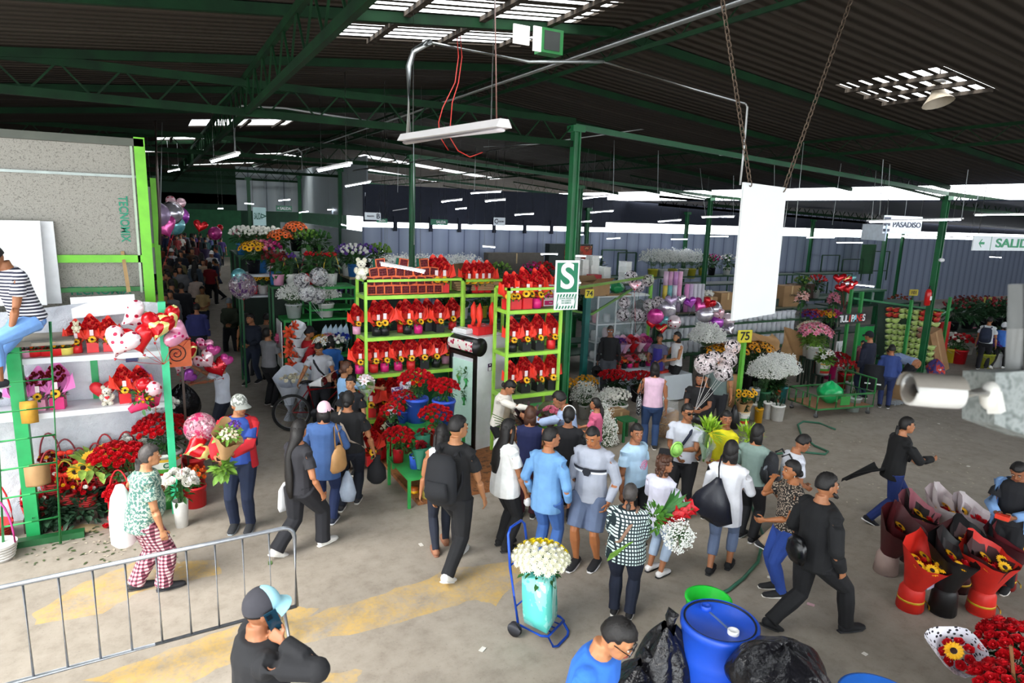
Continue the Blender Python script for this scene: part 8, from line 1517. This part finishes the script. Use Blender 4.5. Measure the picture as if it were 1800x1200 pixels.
g=G(1415,1108); p=person('bearded person in black jacket and trousers striding right in front of the crowd',g,1.86,-48,pose='walkr',hy=-12,hair='short',beard=True,top=('#0d0e11','jacket'),low=('pants','#0d0e12'),L='pocket',Rr='pocket',tl=.06,shoe='#15161a',sole='#15161a',skin='#a06a48',lod=2,w=1.1,feet=((.06,.22,0),(-.05,-.2,.02)))
bag_thing('waist_bag','black leather bag on the back of the striding man in black',p['T'](.02,-.14,.06),[((0,0,-.13),.1,.04),((0,-.01,-.05),.14,.06),((0,-.01,.06),.13,.055),((0,0,.13),.07,.03)],mat('#0c0d10',.25,0,.2,6.,.3),p['rot'])
g=G(1556,918); p=person('person in black coat and blue jeans hurrying right across the empty floor',g,1.64,-62,pose='walkl',lean=6,hair='low',top=('#0c0d10','jacket'),low=('jeans','#1d3270'),tl=.08,L='bent',Rr=(.08,.26,.66),shoe='#1c1d24',sole='#f0f0f0',hy=-10,lod=2)
r=thing('coat_tail','loose black coat tail swinging behind the hurrying woman','coat',p['T'](-.05,-.1,.02),p['rot']); b=MB(); b.grid(lambda u,v:((u-.5)*.3,-.42*v-.02*sin(u*6),-.05-.2*v+.22*(u-.5)*v+.03*sin(u*9)),8,6); b.grid(lambda u,v:((u-.5)*.3,-.42*v-.02*sin(u*6),-.062-.2*v+.22*(u-.5)*v+.03*sin(u*9)),8,6); b.build('tail',cloth('#0c0d10'),r)
g=HD(1797,806,1.6); p=person('person in light denim jacket and black dress at the right edge holding a red phone',g,1.62,168,hp=30,hair='bun',top=('#14151a','short'),low=('pants','#101116'),jacket='#7fa6d8',L='hold',Rr='hold',skin='#8a5638',lod=2); r=thing('mobile_phone','red phone held by the woman in the denim jacket','phone',p['hands'][0]+V((-.03,-.05,.03)),p['rot']); b=MB(); b.box((0,0,0),(.13,.07,.05)); b.build('phone',mat('#e8402a',.4),r)
# --- right background
g=G(1546,712)+V((.15,.55,0)); person('person in navy cap and dark jacket standing behind the delivery bag carrier',g,1.7,60,hair='short',top=('#1a2034','jacket'),low=('jeans','#1c2742'),cap=('#14161c','#14161c','peak'))
g=G(1553,716); p=person('person in blue hooded jacket carrying a big black delivery bag near the tulip stall',g,1.52,5,hair='short',top=('#2f4480','jacket'),low=('jeans','#22305c'),shoe='#15161a',sole='#e8e8e8',w=1.05); r=bag_thing('delivery_bag','large black delivery bag with a white reflective strip by the tulip stall',p['T'](-.2,-.06,-.06),[((0,0,-.26),.26,.16),((0,0,.3),.2,.13)],cloth('#14161c'),p['rot'],None,seg=4); b=MB(); b.box((0,-.118,-.12),(.34,.01,.03)); b.build('reflective_strip',WHITEP,r)
g=G(1592,694); p=person('person in grey blue shirt bending deep over a carton at the tulip stall',g,1.64,60,pose='bend',lean=82,hp=-10,top=('#8a9cc0','short'),low=('pants','#1a1c24'),L=(-.1,.34,.3),Rr=(.1,.34,.3),hair='short')
carton('carton','open brown carton on the floor under the bending person',G(1578,698),(.42,.36,.34),15,open_=True)
g=G(1725,648); p=person('person in white t-shirt with a navy backpack walking away at the right',g,1.64,-8,pose='step',hair='short',top=('#d6dce2','short'),low=('pants','#17181e'),shoe='#1a1a1e',sole='#e8e8e8'); backpack('navy backpack on the man in white at the right',p,cloth('#222b40'),1.)
g=G(1752,648); person('person in white motorcycle helmet and blue jacket walking beside the backpack man',g,1.5,-20,pose='walkr',hair='bob',top=('#3f74c8','jacket'),low=('leggings','#111216'),cap=('#d6d8dc','#d6d8dc','helmet'),shoe='#e2e2e2',Rr='bent',L='hip')
g=HD(1518,597,1.2); person('person in dusty pink top sitting among the tulip buckets',g,1.2,170,hair='bun',top=('#8a4a55','long'),low=('pants','#2a2a30'),L='belly',Rr='mouth')
g=G(1066,692); p=person('person in black sweater and grey trousers with glasses and grey hair at stall 74',g,1.68,178,hair='short',hairm=HAIRG,glasses='#c8d0d8',top=('#111318','long'),low=('pants','#3f434b'),w=1.06,skin='#8f5c40'); backpack('dark backpack on the man in the black sweater',p,cloth('#16181c'),.8,False); r=thing('motorcycle_helmet','black and white motorcycle helmet hanging from the hand of the sweater man','helmet',p['hands'][0]+V((-.03,-.05,-.14))); b=MB(); b.ell((0,0,0),.13,.15,.14,14,9); b.build('shell',pat('blot','#101114','#15161a',7,'#d8dade'),r); b=MB(); b.grid(lambda u,v:(.125*sin((u-.5)*2.2)*1.03,-.15*cos((u-.5)*2.2)*1.03,-.02+.08*v),8,2); b.build('visor',mat('#0a0a0c',.1),r)
g=G(1152,697); person('vendor in violet apron and plum trousers beside the gift table',g,1.55,165,hair='bun',top=('#5a5a78','short'),low=('leggings','#6a3a5e'),apron='#352f86',L='belly',Rr='bent',skin='#8f5a3c')
g=HD(1193,583,1.6); person('person in white tank top and black skirt leaning at the metal counter',g,1.62,120,hair='bob',top=('#dfe1e4','none'),low=('pants','#121317'),L='bent',Rr='bent',skin='#b07a55')
g=G(1141,788); p=person('person in pale pink sleeveless top and blue jeans seen from behind at the rose trays',g,1.64,5,hair='bob',top=('#dfbcd4','none'),low=('jeans','#2c4670'),w=1.1,L='bent',Rr='down',shoe='#2a2a2a'); bag_thing('tote_bag','black and white patterned tote on the shoulder of the pink top woman',p['T'](-.15,-.02,.0),[((0,0,-.2),.04,.12),((0,0,.06),.05,.13),((0,0,.14),.03,.12)],pat('leopard','#14161c','#d4d8dc',40),p['rot'],[(0,-.1,.12),(.02,-.04,.42),(.02,.04,.42),(0,.1,.12)])
g=HD(1232,655,1.55); p=person('person in black dress with a cross necklace holding two printed balloons',g,1.58,178,hy=-10,hair='bob',top=('#101115','short'),low=('pants','#0e0f12'),w=1.2,L='hold',Rr='hold',tl=.1,skin='#8f5a3c'); ph=p['hands'][0]
bag_thing('handbag','small black studded bag in front of the woman with the printed balloons',p['T'](.02,.15,-.02),[((0,0,-.12),.1,.05),((0,0,-.02),.12,.06),((0,0,.1),.07,.04)],BLACKP,p['rot'])
g2=HD(1268,620,1.66); p2=person('person in grey green top and dark trousers behind the printed balloons with a black bag',g2,1.7,175,hair='buzz',top=('#5f706e','short'),low=('pants','#171920'),L='down',Rr='bent'); bag_thing('plastic_bag','black plastic bag hanging from the hand of the balloon man',p2['hands'][1]+V((.05,-.06,-.24)),[((0,0,-.26),.09,.07),((0,0,-.1),.12,.09),((0,0,.1),.06,.05),((0,0,.22),.02,.02)],BLACKP,p2['rot'])
for i,(px,py,rp,sd,l) in enumerate(((1239,640,19,1,'left'),(1271,654,17,2,'right front'),(1280,632,16,3,'right rear'),(1254,628,12,0,'small pink middle'),(1288,610,14,1,'upper rear'))): q=P(px,py,Y=g.y-.22+.16*(i>1)); balloon(f'{l} clear balloon with black and pink print held by the couple',q,sz(q,rp),clearball(sd,'#17171a','#eddfe2'),rnd=True,name='printed_balloon',knot=ph,string='#e0e0e0')
# --- cyclist's bike
q0,q1=G(514,757),G(590,752); bk=thing('mountain_bike','red and black mountain bike held by the man in the grey t-shirt','bicycle',(q0.x,q0.y,0),math.degrees(atan2(q1.y-q0.y,q1.x-q0.x))); wl=1.06
for x in(0,wl):
    b=MB(); b.tube([(x+.33*cos(a),0,.36+.33*sin(a)) for a in [2*pi*k/28 for k in range(28)]],.028,7,closed=True); b.build('tyre',mat('#141416',.8),bk)
    b=MB(); 
    for k in range(16): a=k*pi/8; b.bar((x,.02*(-1)**k,.36),(x+.31*cos(a),0,.36+.31*sin(a)),.004)
    b.tube([(x+.3*cos(a),0,.36+.3*sin(a)) for a in [2*pi*k/24 for k in range(24)]],.01,5,closed=True); b.build('spokes',mat('#8a8c90',.3,.8),bk)
b=MB()
for a,c,r_ in(((.42,0,.34),(.3,0,.86),.022),((.3,0,.78),(.86,0,.82),.024),((.42,0,.34),(.87,0,.76),.026),((.42,0,.34),(0,0,.36),.014),((.3,0,.78),(0,0,.36),.013)): b.tube([a,c],r_,8)
b.build('frame',mat('#b81a24',.3,0,.1),bk); b=MB(); b.tube([(wl,.05,.36),(.9,.05,.72),(.86,0,.86)],.02,6); b.tube([(wl,-.05,.36),(.9,-.05,.72)],.02,6); b.build('fork',mat('#1a1b1f',.4),bk)
b=MB(); b.tube([(.86,0,.86),(.85,0,.98)],.018); b.tube([(.84,-.34,1.0),(.85,-.1,.98),(.85,.1,.98),(.84,.34,1.0)],.015); b.build('handlebar',BLACKP,bk); b=MB(); b.loft([((.16,0,.93),.07,.02),((.26,0,.95),.06,.025),((.42,0,.94),.02,.015)],8,xa=(0,1,0)); b.tube([(.3,0,.82),(.29,0,.93)],.014); b.build('saddle',BLACKP,bk)
b=MB(); b.lathe([(.001,-.01),(.09,-.01),(.09,.01),(.001,.01)],18); o=b.build('crank',mat('#2a2b30',.4,.5),bk,(.42,-.06,.34)); o.rotation_euler=(pi/2,0,0)
for i,(px,py,m,l) in enumerate(((558,672,WHITEP,'white'),(575,664,mat('#c8a48a',.6),'brown'))): q=P(px,py,Y=PB['root'].location.y-.4); bouq(f'{l} paper cone of dark red roses lying over the bike handlebar',q,V((.7,-.5,.35)),[('wrap',m,lambda b:put(b,wrap_mb(.03,.11,.34),Matrix.Translation((0,0,-.16)))),('rose_bunch',DRED,lambda b:dome(b,ROSE,(0,0,.12),.07,9,.03))])
# ---------- foreground things ----------
# steel crowd barrier
a,c=P(517,925,Z=1.12),P(-60,1046,Z=1.12); gd=(c-a); gd.z=0; L=gd.length; gd.normalize(); 
br=thing('crowd_barrier','galvanised steel crowd barrier at the lower left','barrier',(a.x,a.y,0),math.degrees(atan2(gd.y,gd.x))); GV=mat('#9a9fa6',.35,.75,.18,14.)
zb=.27
b=MB(); b.tube([(0,0,zb),(0,0,1.02),(.015,0,1.07),(.05,0,1.11),(.1,0,1.125),(L,0,1.125)],.021,8); b.build('top_tube',GV,br); b=MB(); b.tube([(0,0,zb),(L,0,zb)],.019,8); b.build('bottom_tube',GV,br)
n=int(L/.24)
for k in range(1,n+1): b=MB(); b.tube([(L*k/(n+.5),0,zb),(L*k/(n+.5),0,1.115)],.0105,6); b.build('bar',GV,br)
for x in(.12,L-.2): b=MB(); b.tube([(x,-.3,.015),(x,-.18,.06),(x,0,.25),(x,.18,.06),(x,.3,.015)],.016,6); b.build('foot',GV,br)
# shopping trolley with mint bag
g=G(945,1128); tr=thing('shopping_trolley','blue tubular folding shopping trolley','trolley',(g.x+.1,g.y+.12,0),28); BL=mat('#1f4fc0',.3,.4)
b=MB()
for pts in([(-.17,.16,.12),(-.17,.28,.7),(-.15,.33,1.03),(-.1,.34,1.08),(.1,.34,1.08),(.15,.33,1.03),(.17,.28,.7),(.17,.16,.12)],): b.tube(pts,.014,7)
b.tube([(-.17,.2,.3),(.17,.2,.3)],.01); b.tube([(-.16,.28,.72),(.16,.28,.72)],.01); b.build('handle_frame',BL,tr)
b=MB(); b.tube([(-.17,.14,.12),(-.19,-.12,.12),(-.16,-.18,.12),(.16,-.18,.12),(.19,-.12,.12),(.17,.14,.12)],.013,7)
for x in(-.08,0,.08): b.tube([(x,.14,.12),(x,-.18,.12)],.008)
b.tube([(-.15,-.17,.12),(-.15,-.24,.03),(-.1,-.26,.015),(.1,-.26,.015),(.15,-.24,.03),(.15,-.17,.12)],.013,7); b.build('base_frame',BL,tr)
for x in(-.2,.2): b=MB(); b.tube([(x-.02,.18,.075),(x+.02,.18,.075)],.075,16); b.build('wheel',mat('#2a2c33',.6),tr)
M=Matrix.Translation(tr.location)@Matrix.Rotation(radians(28),4,'Z')
bg=thing('shopping_bag','mint and white woven shopping bag standing on the blue trolley','bag',M@V((0,0,.14)),28); b=MB(); b.loft([((0,0,0),.25,.17),((0,.01,.1),.26,.18),((0,.03,.32),.275,.18),((0,.05,.5),.25,.17)],4,xa=(1,1,0),cap=True); b.box((.0,-.14,.27),(.05,.012,.42),0,1); b.build('bag',[pat('blot','#5fcfc4','#8fdcd4',4,'#d6f2ee'),mat('#8fb8b0',.6)],bg); b=MB(); b.tube([(-.14,-.1,.5),(-.17,-.12,.66),(-.12,-.08,.7),(-.08,-.1,.5)],.01,5); b.build('handle',mat('#7fd4c8',.5),bg)
q=M@V((0,.03,.62)); r=thing('chrysanthemum_bunch','big bunch of white and yellow chrysanthemums in the mint bag','flowers',q,0); b=MB(); leaves(b,(0,0,.06),.17,.15,130,.09); stems(b,(0,0),.12,-.1,.2,20); b.build('foliage',LEAF,r)
CH=DAISY.mesh('white_chrysanthemum',mat('#efeed8',.5,0,.05)); CHY=DAISY.mesh('yellow_chrysanthemum',mat('#ecd813',.5,0,.1)); UV_=(V((EYE.x-q.x,EYE.y-q.y,0))).normalized()
for k,d in enumerate(fib(84,.95)):
    pz=V((d.x*.27,d.y*.27,.17+d.z*.15)); yel=d.dot(-UV_)>.22; inst(CHY if yel else CH,'yellow_chrysanthemum' if yel else 'white_chrysanthemum',r,M=TRS(pz,V((d.x,d.y,d.z+.4)),.048,k))
# barrels, bags
def barrel(label,c,r,h,rz=0,tiltx=0):
    o=thing('plastic_barrel',label,'barrel',c,rz); BB=mat('#1c4fc4',.4,0,.1,4.,.05); b=MB(); b.lathe([(.001,0),(r*.93,0),(r,.04),(r,h*.3),(r*1.02,h*.33),(r,h*.36),(r,h*.66),(r*1.02,h*.69),(r,h*.72),(r*.98,h*.9),(r*1.04,h*.92),(r*1.04,h*.97),(r*.97,h*.985),(r*.95,h*.965),(.001,h*.965)],40); b.build('body',BB,o)
    for x,y,m in((.0,r*.62,BB),(.0,-r*.55,WHITEP)): b=MB(); b.lathe([(r*.15,0),(r*.15,.03),(r*.12,.035),(r*.1,.02),(.001,.02)],16); b.build('bung',m,o,(x,y,h*.965))
    b=MB(); b.box((0,.03*r,h*.966),(.02,r*.8,.004)); b.build('worn_mark',mat('#5a6f9a',.7),o)
    for k in range(2): b=MB(); b.tube([(r*.93*cos(a),r*.93*sin(a),h*.972) for a in [2*pi*j/40 for j in range(40)]],.009,6,closed=True)
    b.build('rim_ring',mat('#14181f',.4),o); o.rotation_euler.x=radians(tiltx); return o
g=P(1266,1085,Z=1.0); barrel('tall blue plastic barrel with two bungs at the bottom of the picture',(g.x,g.y,0),.3,1.0,-8)
c2=P(1360,1190,Z=.8); o=thing('plastic_barrel','second blue barrel under the black plastic sheet','barrel',(c2.x,c2.y-.05,0)); b=MB(); b.lathe([(.001,0),(.29,0),(.3,.05),(.3,.76),(.32,.78),(.32,.84),(.29,.85),(.001,.8)],36); b.build('body',mat('#1c4fc4',.4,0,.1,4.,.05),o)
r=thing('rubbish_bag','black plastic sheet bulging over the second blue barrel','bag',(c2.x-.02,c2.y-.06,.62)); inst(bagmesh(.37,.36,.5,31,BAGM,n=34,neck=False,crease=.07),'bag',r)
g=P(1248,1052,Z=.7); r=thing('plastic_tub','bright green plastic tub behind the tall blue barrel','tub',(g.x,g.y+.02,0)); b=MB(); b.lathe([(.001,0),(.17,0),(.2,.68),(.215,.68),(.215,.7),(.19,.7),(.19,.03),(.001,.03)],28); b.build('tub',mat('#1fc83a',.4,0,.06),r)
g=P(1160,1072,Z=.95); r=thing('rubbish_bag','tall knotted black rubbish bag left of the blue barrel','bag',(g.x-.02,g.y-.14,0)); inst(bagmesh(.26,.26,.88,32,BAGM,n=34,crease=.1),'bag',r)
g=P(1120,1170,Z=.6); r=thing('rubbish_bag','lower black rubbish bag beside the man in blue','bag',(g.x+.04,g.y-.04,0)); inst(bagmesh(.3,.28,.62,33,BAGM,n=34,crease=.1),'bag',r)
g=P(1495,1199,Z=.75); r=thing('plastic_barrel','blue barrel rim at the bottom edge right of the black sheet','barrel',(g.x+.05,g.y-.22,0)); b=MB(); b.lathe([(.001,0),(.28,0),(.29,.7),(.3,.74),(.28,.74),(.001,.7)],32); b.build('body',mat('#1c6ad0',.4,0,.1),r)
# bouquets for sale on the floor at the right
def bigb(label,px,py,col,h=.78,r1=.2,sunf=5,base='#d8281c',tilt=0,z=0,inner=None,rose=9,card=False,a=0,ribbon=True):
    g=G(px,py); r=thing('wrapped_bouquet',label,'bouquet',(g.x,g.y,z),a,None); m=mat(col,.55,0,.1,6.,.12)
    b=MB(); b.loft([((0,0,0),.13),((0,0,.02),.14),((0,0,h*.3),.125),((0,0,h*.38),.09)],16); b.build('box',mat(base,.5,0,.06),r)
    b=MB(); put(b,wrap_mb(.09,r1*1.25,h*.72,peak=.22,wave=.13,seed=px),Matrix.Translation((0,0,h*.28))@Matrix.Rotation(radians(tilt),4,'X')); b.build('wrap',m,r)
    if inner: b=MB(); put(b,wrap_mb(.08,r1*1.12,h*.68,peak=.3,wave=.2,seed=px+2),Matrix.Translation((0,-.01,h*.3))@Matrix.Rotation(.5,4,'Z')@Matrix.Rotation(radians(tilt),4,'X')); b.build('inner_wrap',mat(inner,.6,0,.08),r)
    zt=h*.72; TT=Matrix.Translation((0,0,h*.28))@Matrix.Rotation(radians(tilt),4,'X')@Matrix.Translation((0,0,-h*.28))
    for k in range(rose): q=TT@V((r1*.62*sin(k*2.4)*(.4+.6*(k%3)/2),-.04+r1*.5*cos(k*2.4),zt+.02*(k%2))); inst(ROSEM,'rose',r,M=TRS(q,(sin(k*2.4)*.4,-.5,1),.05,k))
    for k in range(sunf): q=TT@V((r1*.75*cos(k*6.28/max(1,sunf)+1),-.05+r1*.55*sin(k*6.28/max(1,sunf)+1),zt+.04)); inst(SUNM,'sunflower',r,M=TRS(q,(.3*cos(k),-.6,1),.075,k))
    if ribbon: b=MB(); b.lathe([(.128,.0),(.134,.0),(.134,.025),(.128,.025)],16,c=(0,0,h*.14)); b.tube([(.1,-.1,h*.15),(.15,-.13,h*.06),(.13,-.14,0.02)],.008,4); b.build('ribbon',mat('#d0a81c',.4),r)
    if card: b=MB(); b.box((.06,-.15,h*.44),(.13,.006,.1)); b.build('card',mat('#b9b0c8',.5),r)
    return r
bigb('red wrapped sunflower bouquet with a white card, front left of the floor group',1598,1068,'#d02417',.8,.2,6,tilt=10,card=True)
bigb('red wrapped bouquet with dark paper at the right of the floor group',1722,1075,'#c8241a',.78,.23,5,inner='#3a1014',tilt=-4)
bigb('black wrapped bouquet with a red bow in the middle of the floor group',1655,1075,'#0d0c0e',.84,.2,2,'#0d0c0e',inner='#17080c',ribbon=False)
bigb('second black wrapped bouquet behind the red bow one',1690,1030,'#101013',.74,.2,1,'#101013')
bigb('dark maroon wrapped bouquet at the left of the floor group',1556,1005,'#4a1218',.78,.23,1,'#a8928a',tilt=14,rose=5,inner='#5a1a20',ribbon=False)
bigb('pink and black paper bouquet at the back of the floor group',1600,985,'#a5606c',.8,.2,2,'#3a2024',inner='#1a1012',rose=3)
bigb('white paper rose and sunflower bouquet at the back of the floor group',1650,975,'#cfc2c4',.82,.22,4,'#b9a9a8',inner='#d9d0d0')
bigb('white paper red rose bouquet at the right back of the floor group',1695,985,'#d3cacc',.76,.22,0,'#b9a9a8',rose=12,inner='#c9bcc0')
bigb('maroon wrapped bouquet in front of the white paper ones',1680,1035,'#3f1014',.72,.22,5,'#3f1014',rose=4)
bigb('maroon paper sunflower bouquet at the far right of the floor group',1760,1030,'#4a1a22',.74,.24,4,'#8a1a18',inner='#6a2028',rose=3)
r=thing('polka_bouquet','white black dotted paper cone with a sunflower and red roses at the lower right','bouquet',P(1700,1178,Z=.25)); Mx=(P(1660,1110,Z=.85)-P(1700,1178,Z=.25)).to_track_quat('Z','Y').to_matrix().to_4x4(); b=MB(); put(b,wrap_mb(.03,.17,.5,peak=.3,wave=.05),Mx@Matrix.Rotation(2.6,4,'Z')@Matrix.Diagonal((1.35,1.35,1.1,1))); b.build('wrap',pat('dots','#e2e2ea','#1a1a22',26),r)
o=inst(SUNM,'sunflower',r,M=Mx@TRS((-.02,.0,.42),(0,0,1),.085))
for k in range(7): inst(ROSEM,'rose',r,M=Mx@TRS((.1*cos(k*.9),.1*sin(k*.9),.4),(cos(k*.9)*.5,sin(k*.9)*.5,1),.045,k))
g=P(1780,1140,Z=.6); flowers('dense red roses with dark leaves in a bucket at the lower right corner',(g.x+.05,g.y-.02,0),'black',(.18,.22),.34,.3,46,fm=mat('#c8101c',.45,0,.25,30.),fs=.055,fz=.26,ind=True,nl=150,ls=.12,seed=400,leaf=LEAFD,flat=.55)
g=P(1745,1222,Z=.5); flowers('second bunch of red roses at the bottom right edge',(g.x+.2,g.y-.02,0),'black',(.16,.2),.3,.26,34,fm=mat('#c8101c',.45,0,.25,30.),fs=.055,fz=.2,ind=True,nl=90,ls=.11,seed=401,leaf=LEAFD,flat=.55)
a,c=P(1777,1135,Z=.98),P(1786,1230,Z=.4); b=MB(); b.tube([a,c,V((c.x+.01,c.y-.1,0))],.014,7); o=b.build('wooden_stick',mat('#8a5a34',.7)); tag(o,'upright wooden stick among the roses at the lower right','stick')
g=G(1790,1010); carton('carton_sheet','brown cardboard sheet on the floor at the right edge',(G(1800,752).x,G(1800,752).y,0.002),(1.5,.5,.012),-30,flap=False)
# hose
b=MB(); b.tube([G(*p)+V((0,0,.022)) for p in((1468,756),(1440,745),(1412,742),(1402,748),(1408,765),(1432,785),(1455,795),(1450,800),(1400,795),(1360,800),(1335,822),(1322,860),(1320,890),(1330,915),(1342,945),(1332,990),(1305,1020),(1280,1040),(1255,1052))],.02,7); o=b.build('garden_hose',mat('#2f6a52',.45,0,.1)); tag(o,'green garden hose winding across the floor','hose')
r=thing('shoe_box_lid','crumpled clear plastic on the floor beside the delivery bag carrier','plastic',G(1575,712)); b=MB(); rr=random.Random(3); b.grid(lambda u,v:((u-.5)*.5,(v-.5)*.25,.03+.05*abs(sin(u*17+v*9))),14,7); b.build('sheet',mat('#c9d2d6',.15,alpha=.6),r); r.name='plastic_wrapping'
# litter on the floor
rr=random.Random(11); LM=[mat('#d8d4cc',.7),mat('#4d6a3a',.7),mat('#c8a0a8',.6)]
lit=sorted([(848,682+460,0),(670,790,0),(475,470+520,1),(740,472+486,0),(1425,1063,2),(1040,610,0),(1480,1027,0),(1337,913,0),(1352,1015,0),(1702,820,0),(1650,745,0),(1520,1150,0),(1725,690,0),(1404,885,0),(1085,1035,0)])
for i,(px,py,k) in enumerate(lit):
    g=G(px,py); r=thing('paper_scrap',f'small {["white","green","pink"][k]} scrap lying on the floor, {ORD[i]} from left','litter',(g.x,g.y,.004),rr.uniform(0,180),'scraps on the floor'); b=MB(); b.box((0,0,.004),(rr.uniform(.04,.1),.045,.006)); b.build('scrap',LM[k],r)
b=MB()
for _ in range(260):
    px,py=rr.choice([(rr.uniform(20,330),rr.uniform(935,1000)),(rr.uniform(60,260),rr.uniform(920,960)),(rr.uniform(20,300),rr.uniform(930,990)),(rr.uniform(1400,1790),rr.uniform(720,860)),(rr.uniform(1450,1790),rr.uniform(730,900))]); g=G(px,py); put(b,LEAFT,Matrix.Translation((g.x,g.y,.008))@Matrix.Rotation(rr.uniform(0,6),4,'Z')@Matrix.Diagonal((rr.uniform(.03,.08),.06,.03,1)),0 if px<400 and rr.random()<.6 else 1)
o=b.build('leaf_litter',[leafm('#4a5a38'),mat('#b5aa98',.8)]); tag(o,'scattered leaf bits and dust on the market floor','litter',kind='stuff')
for i,(px,py) in enumerate(((100,944),(92,950),(114,932),(187,928))): g=G(px,py); r=thing('rose_head',f'fallen red rose head on the floor under the left stall, {ORD[i]} from front','flower',(g.x,g.y,.03),0,'fallen rose heads'); inst(ROSEM,'rose',r,sc=.05); r.name='fallen_rose'
bpy.context.view_layer.update()
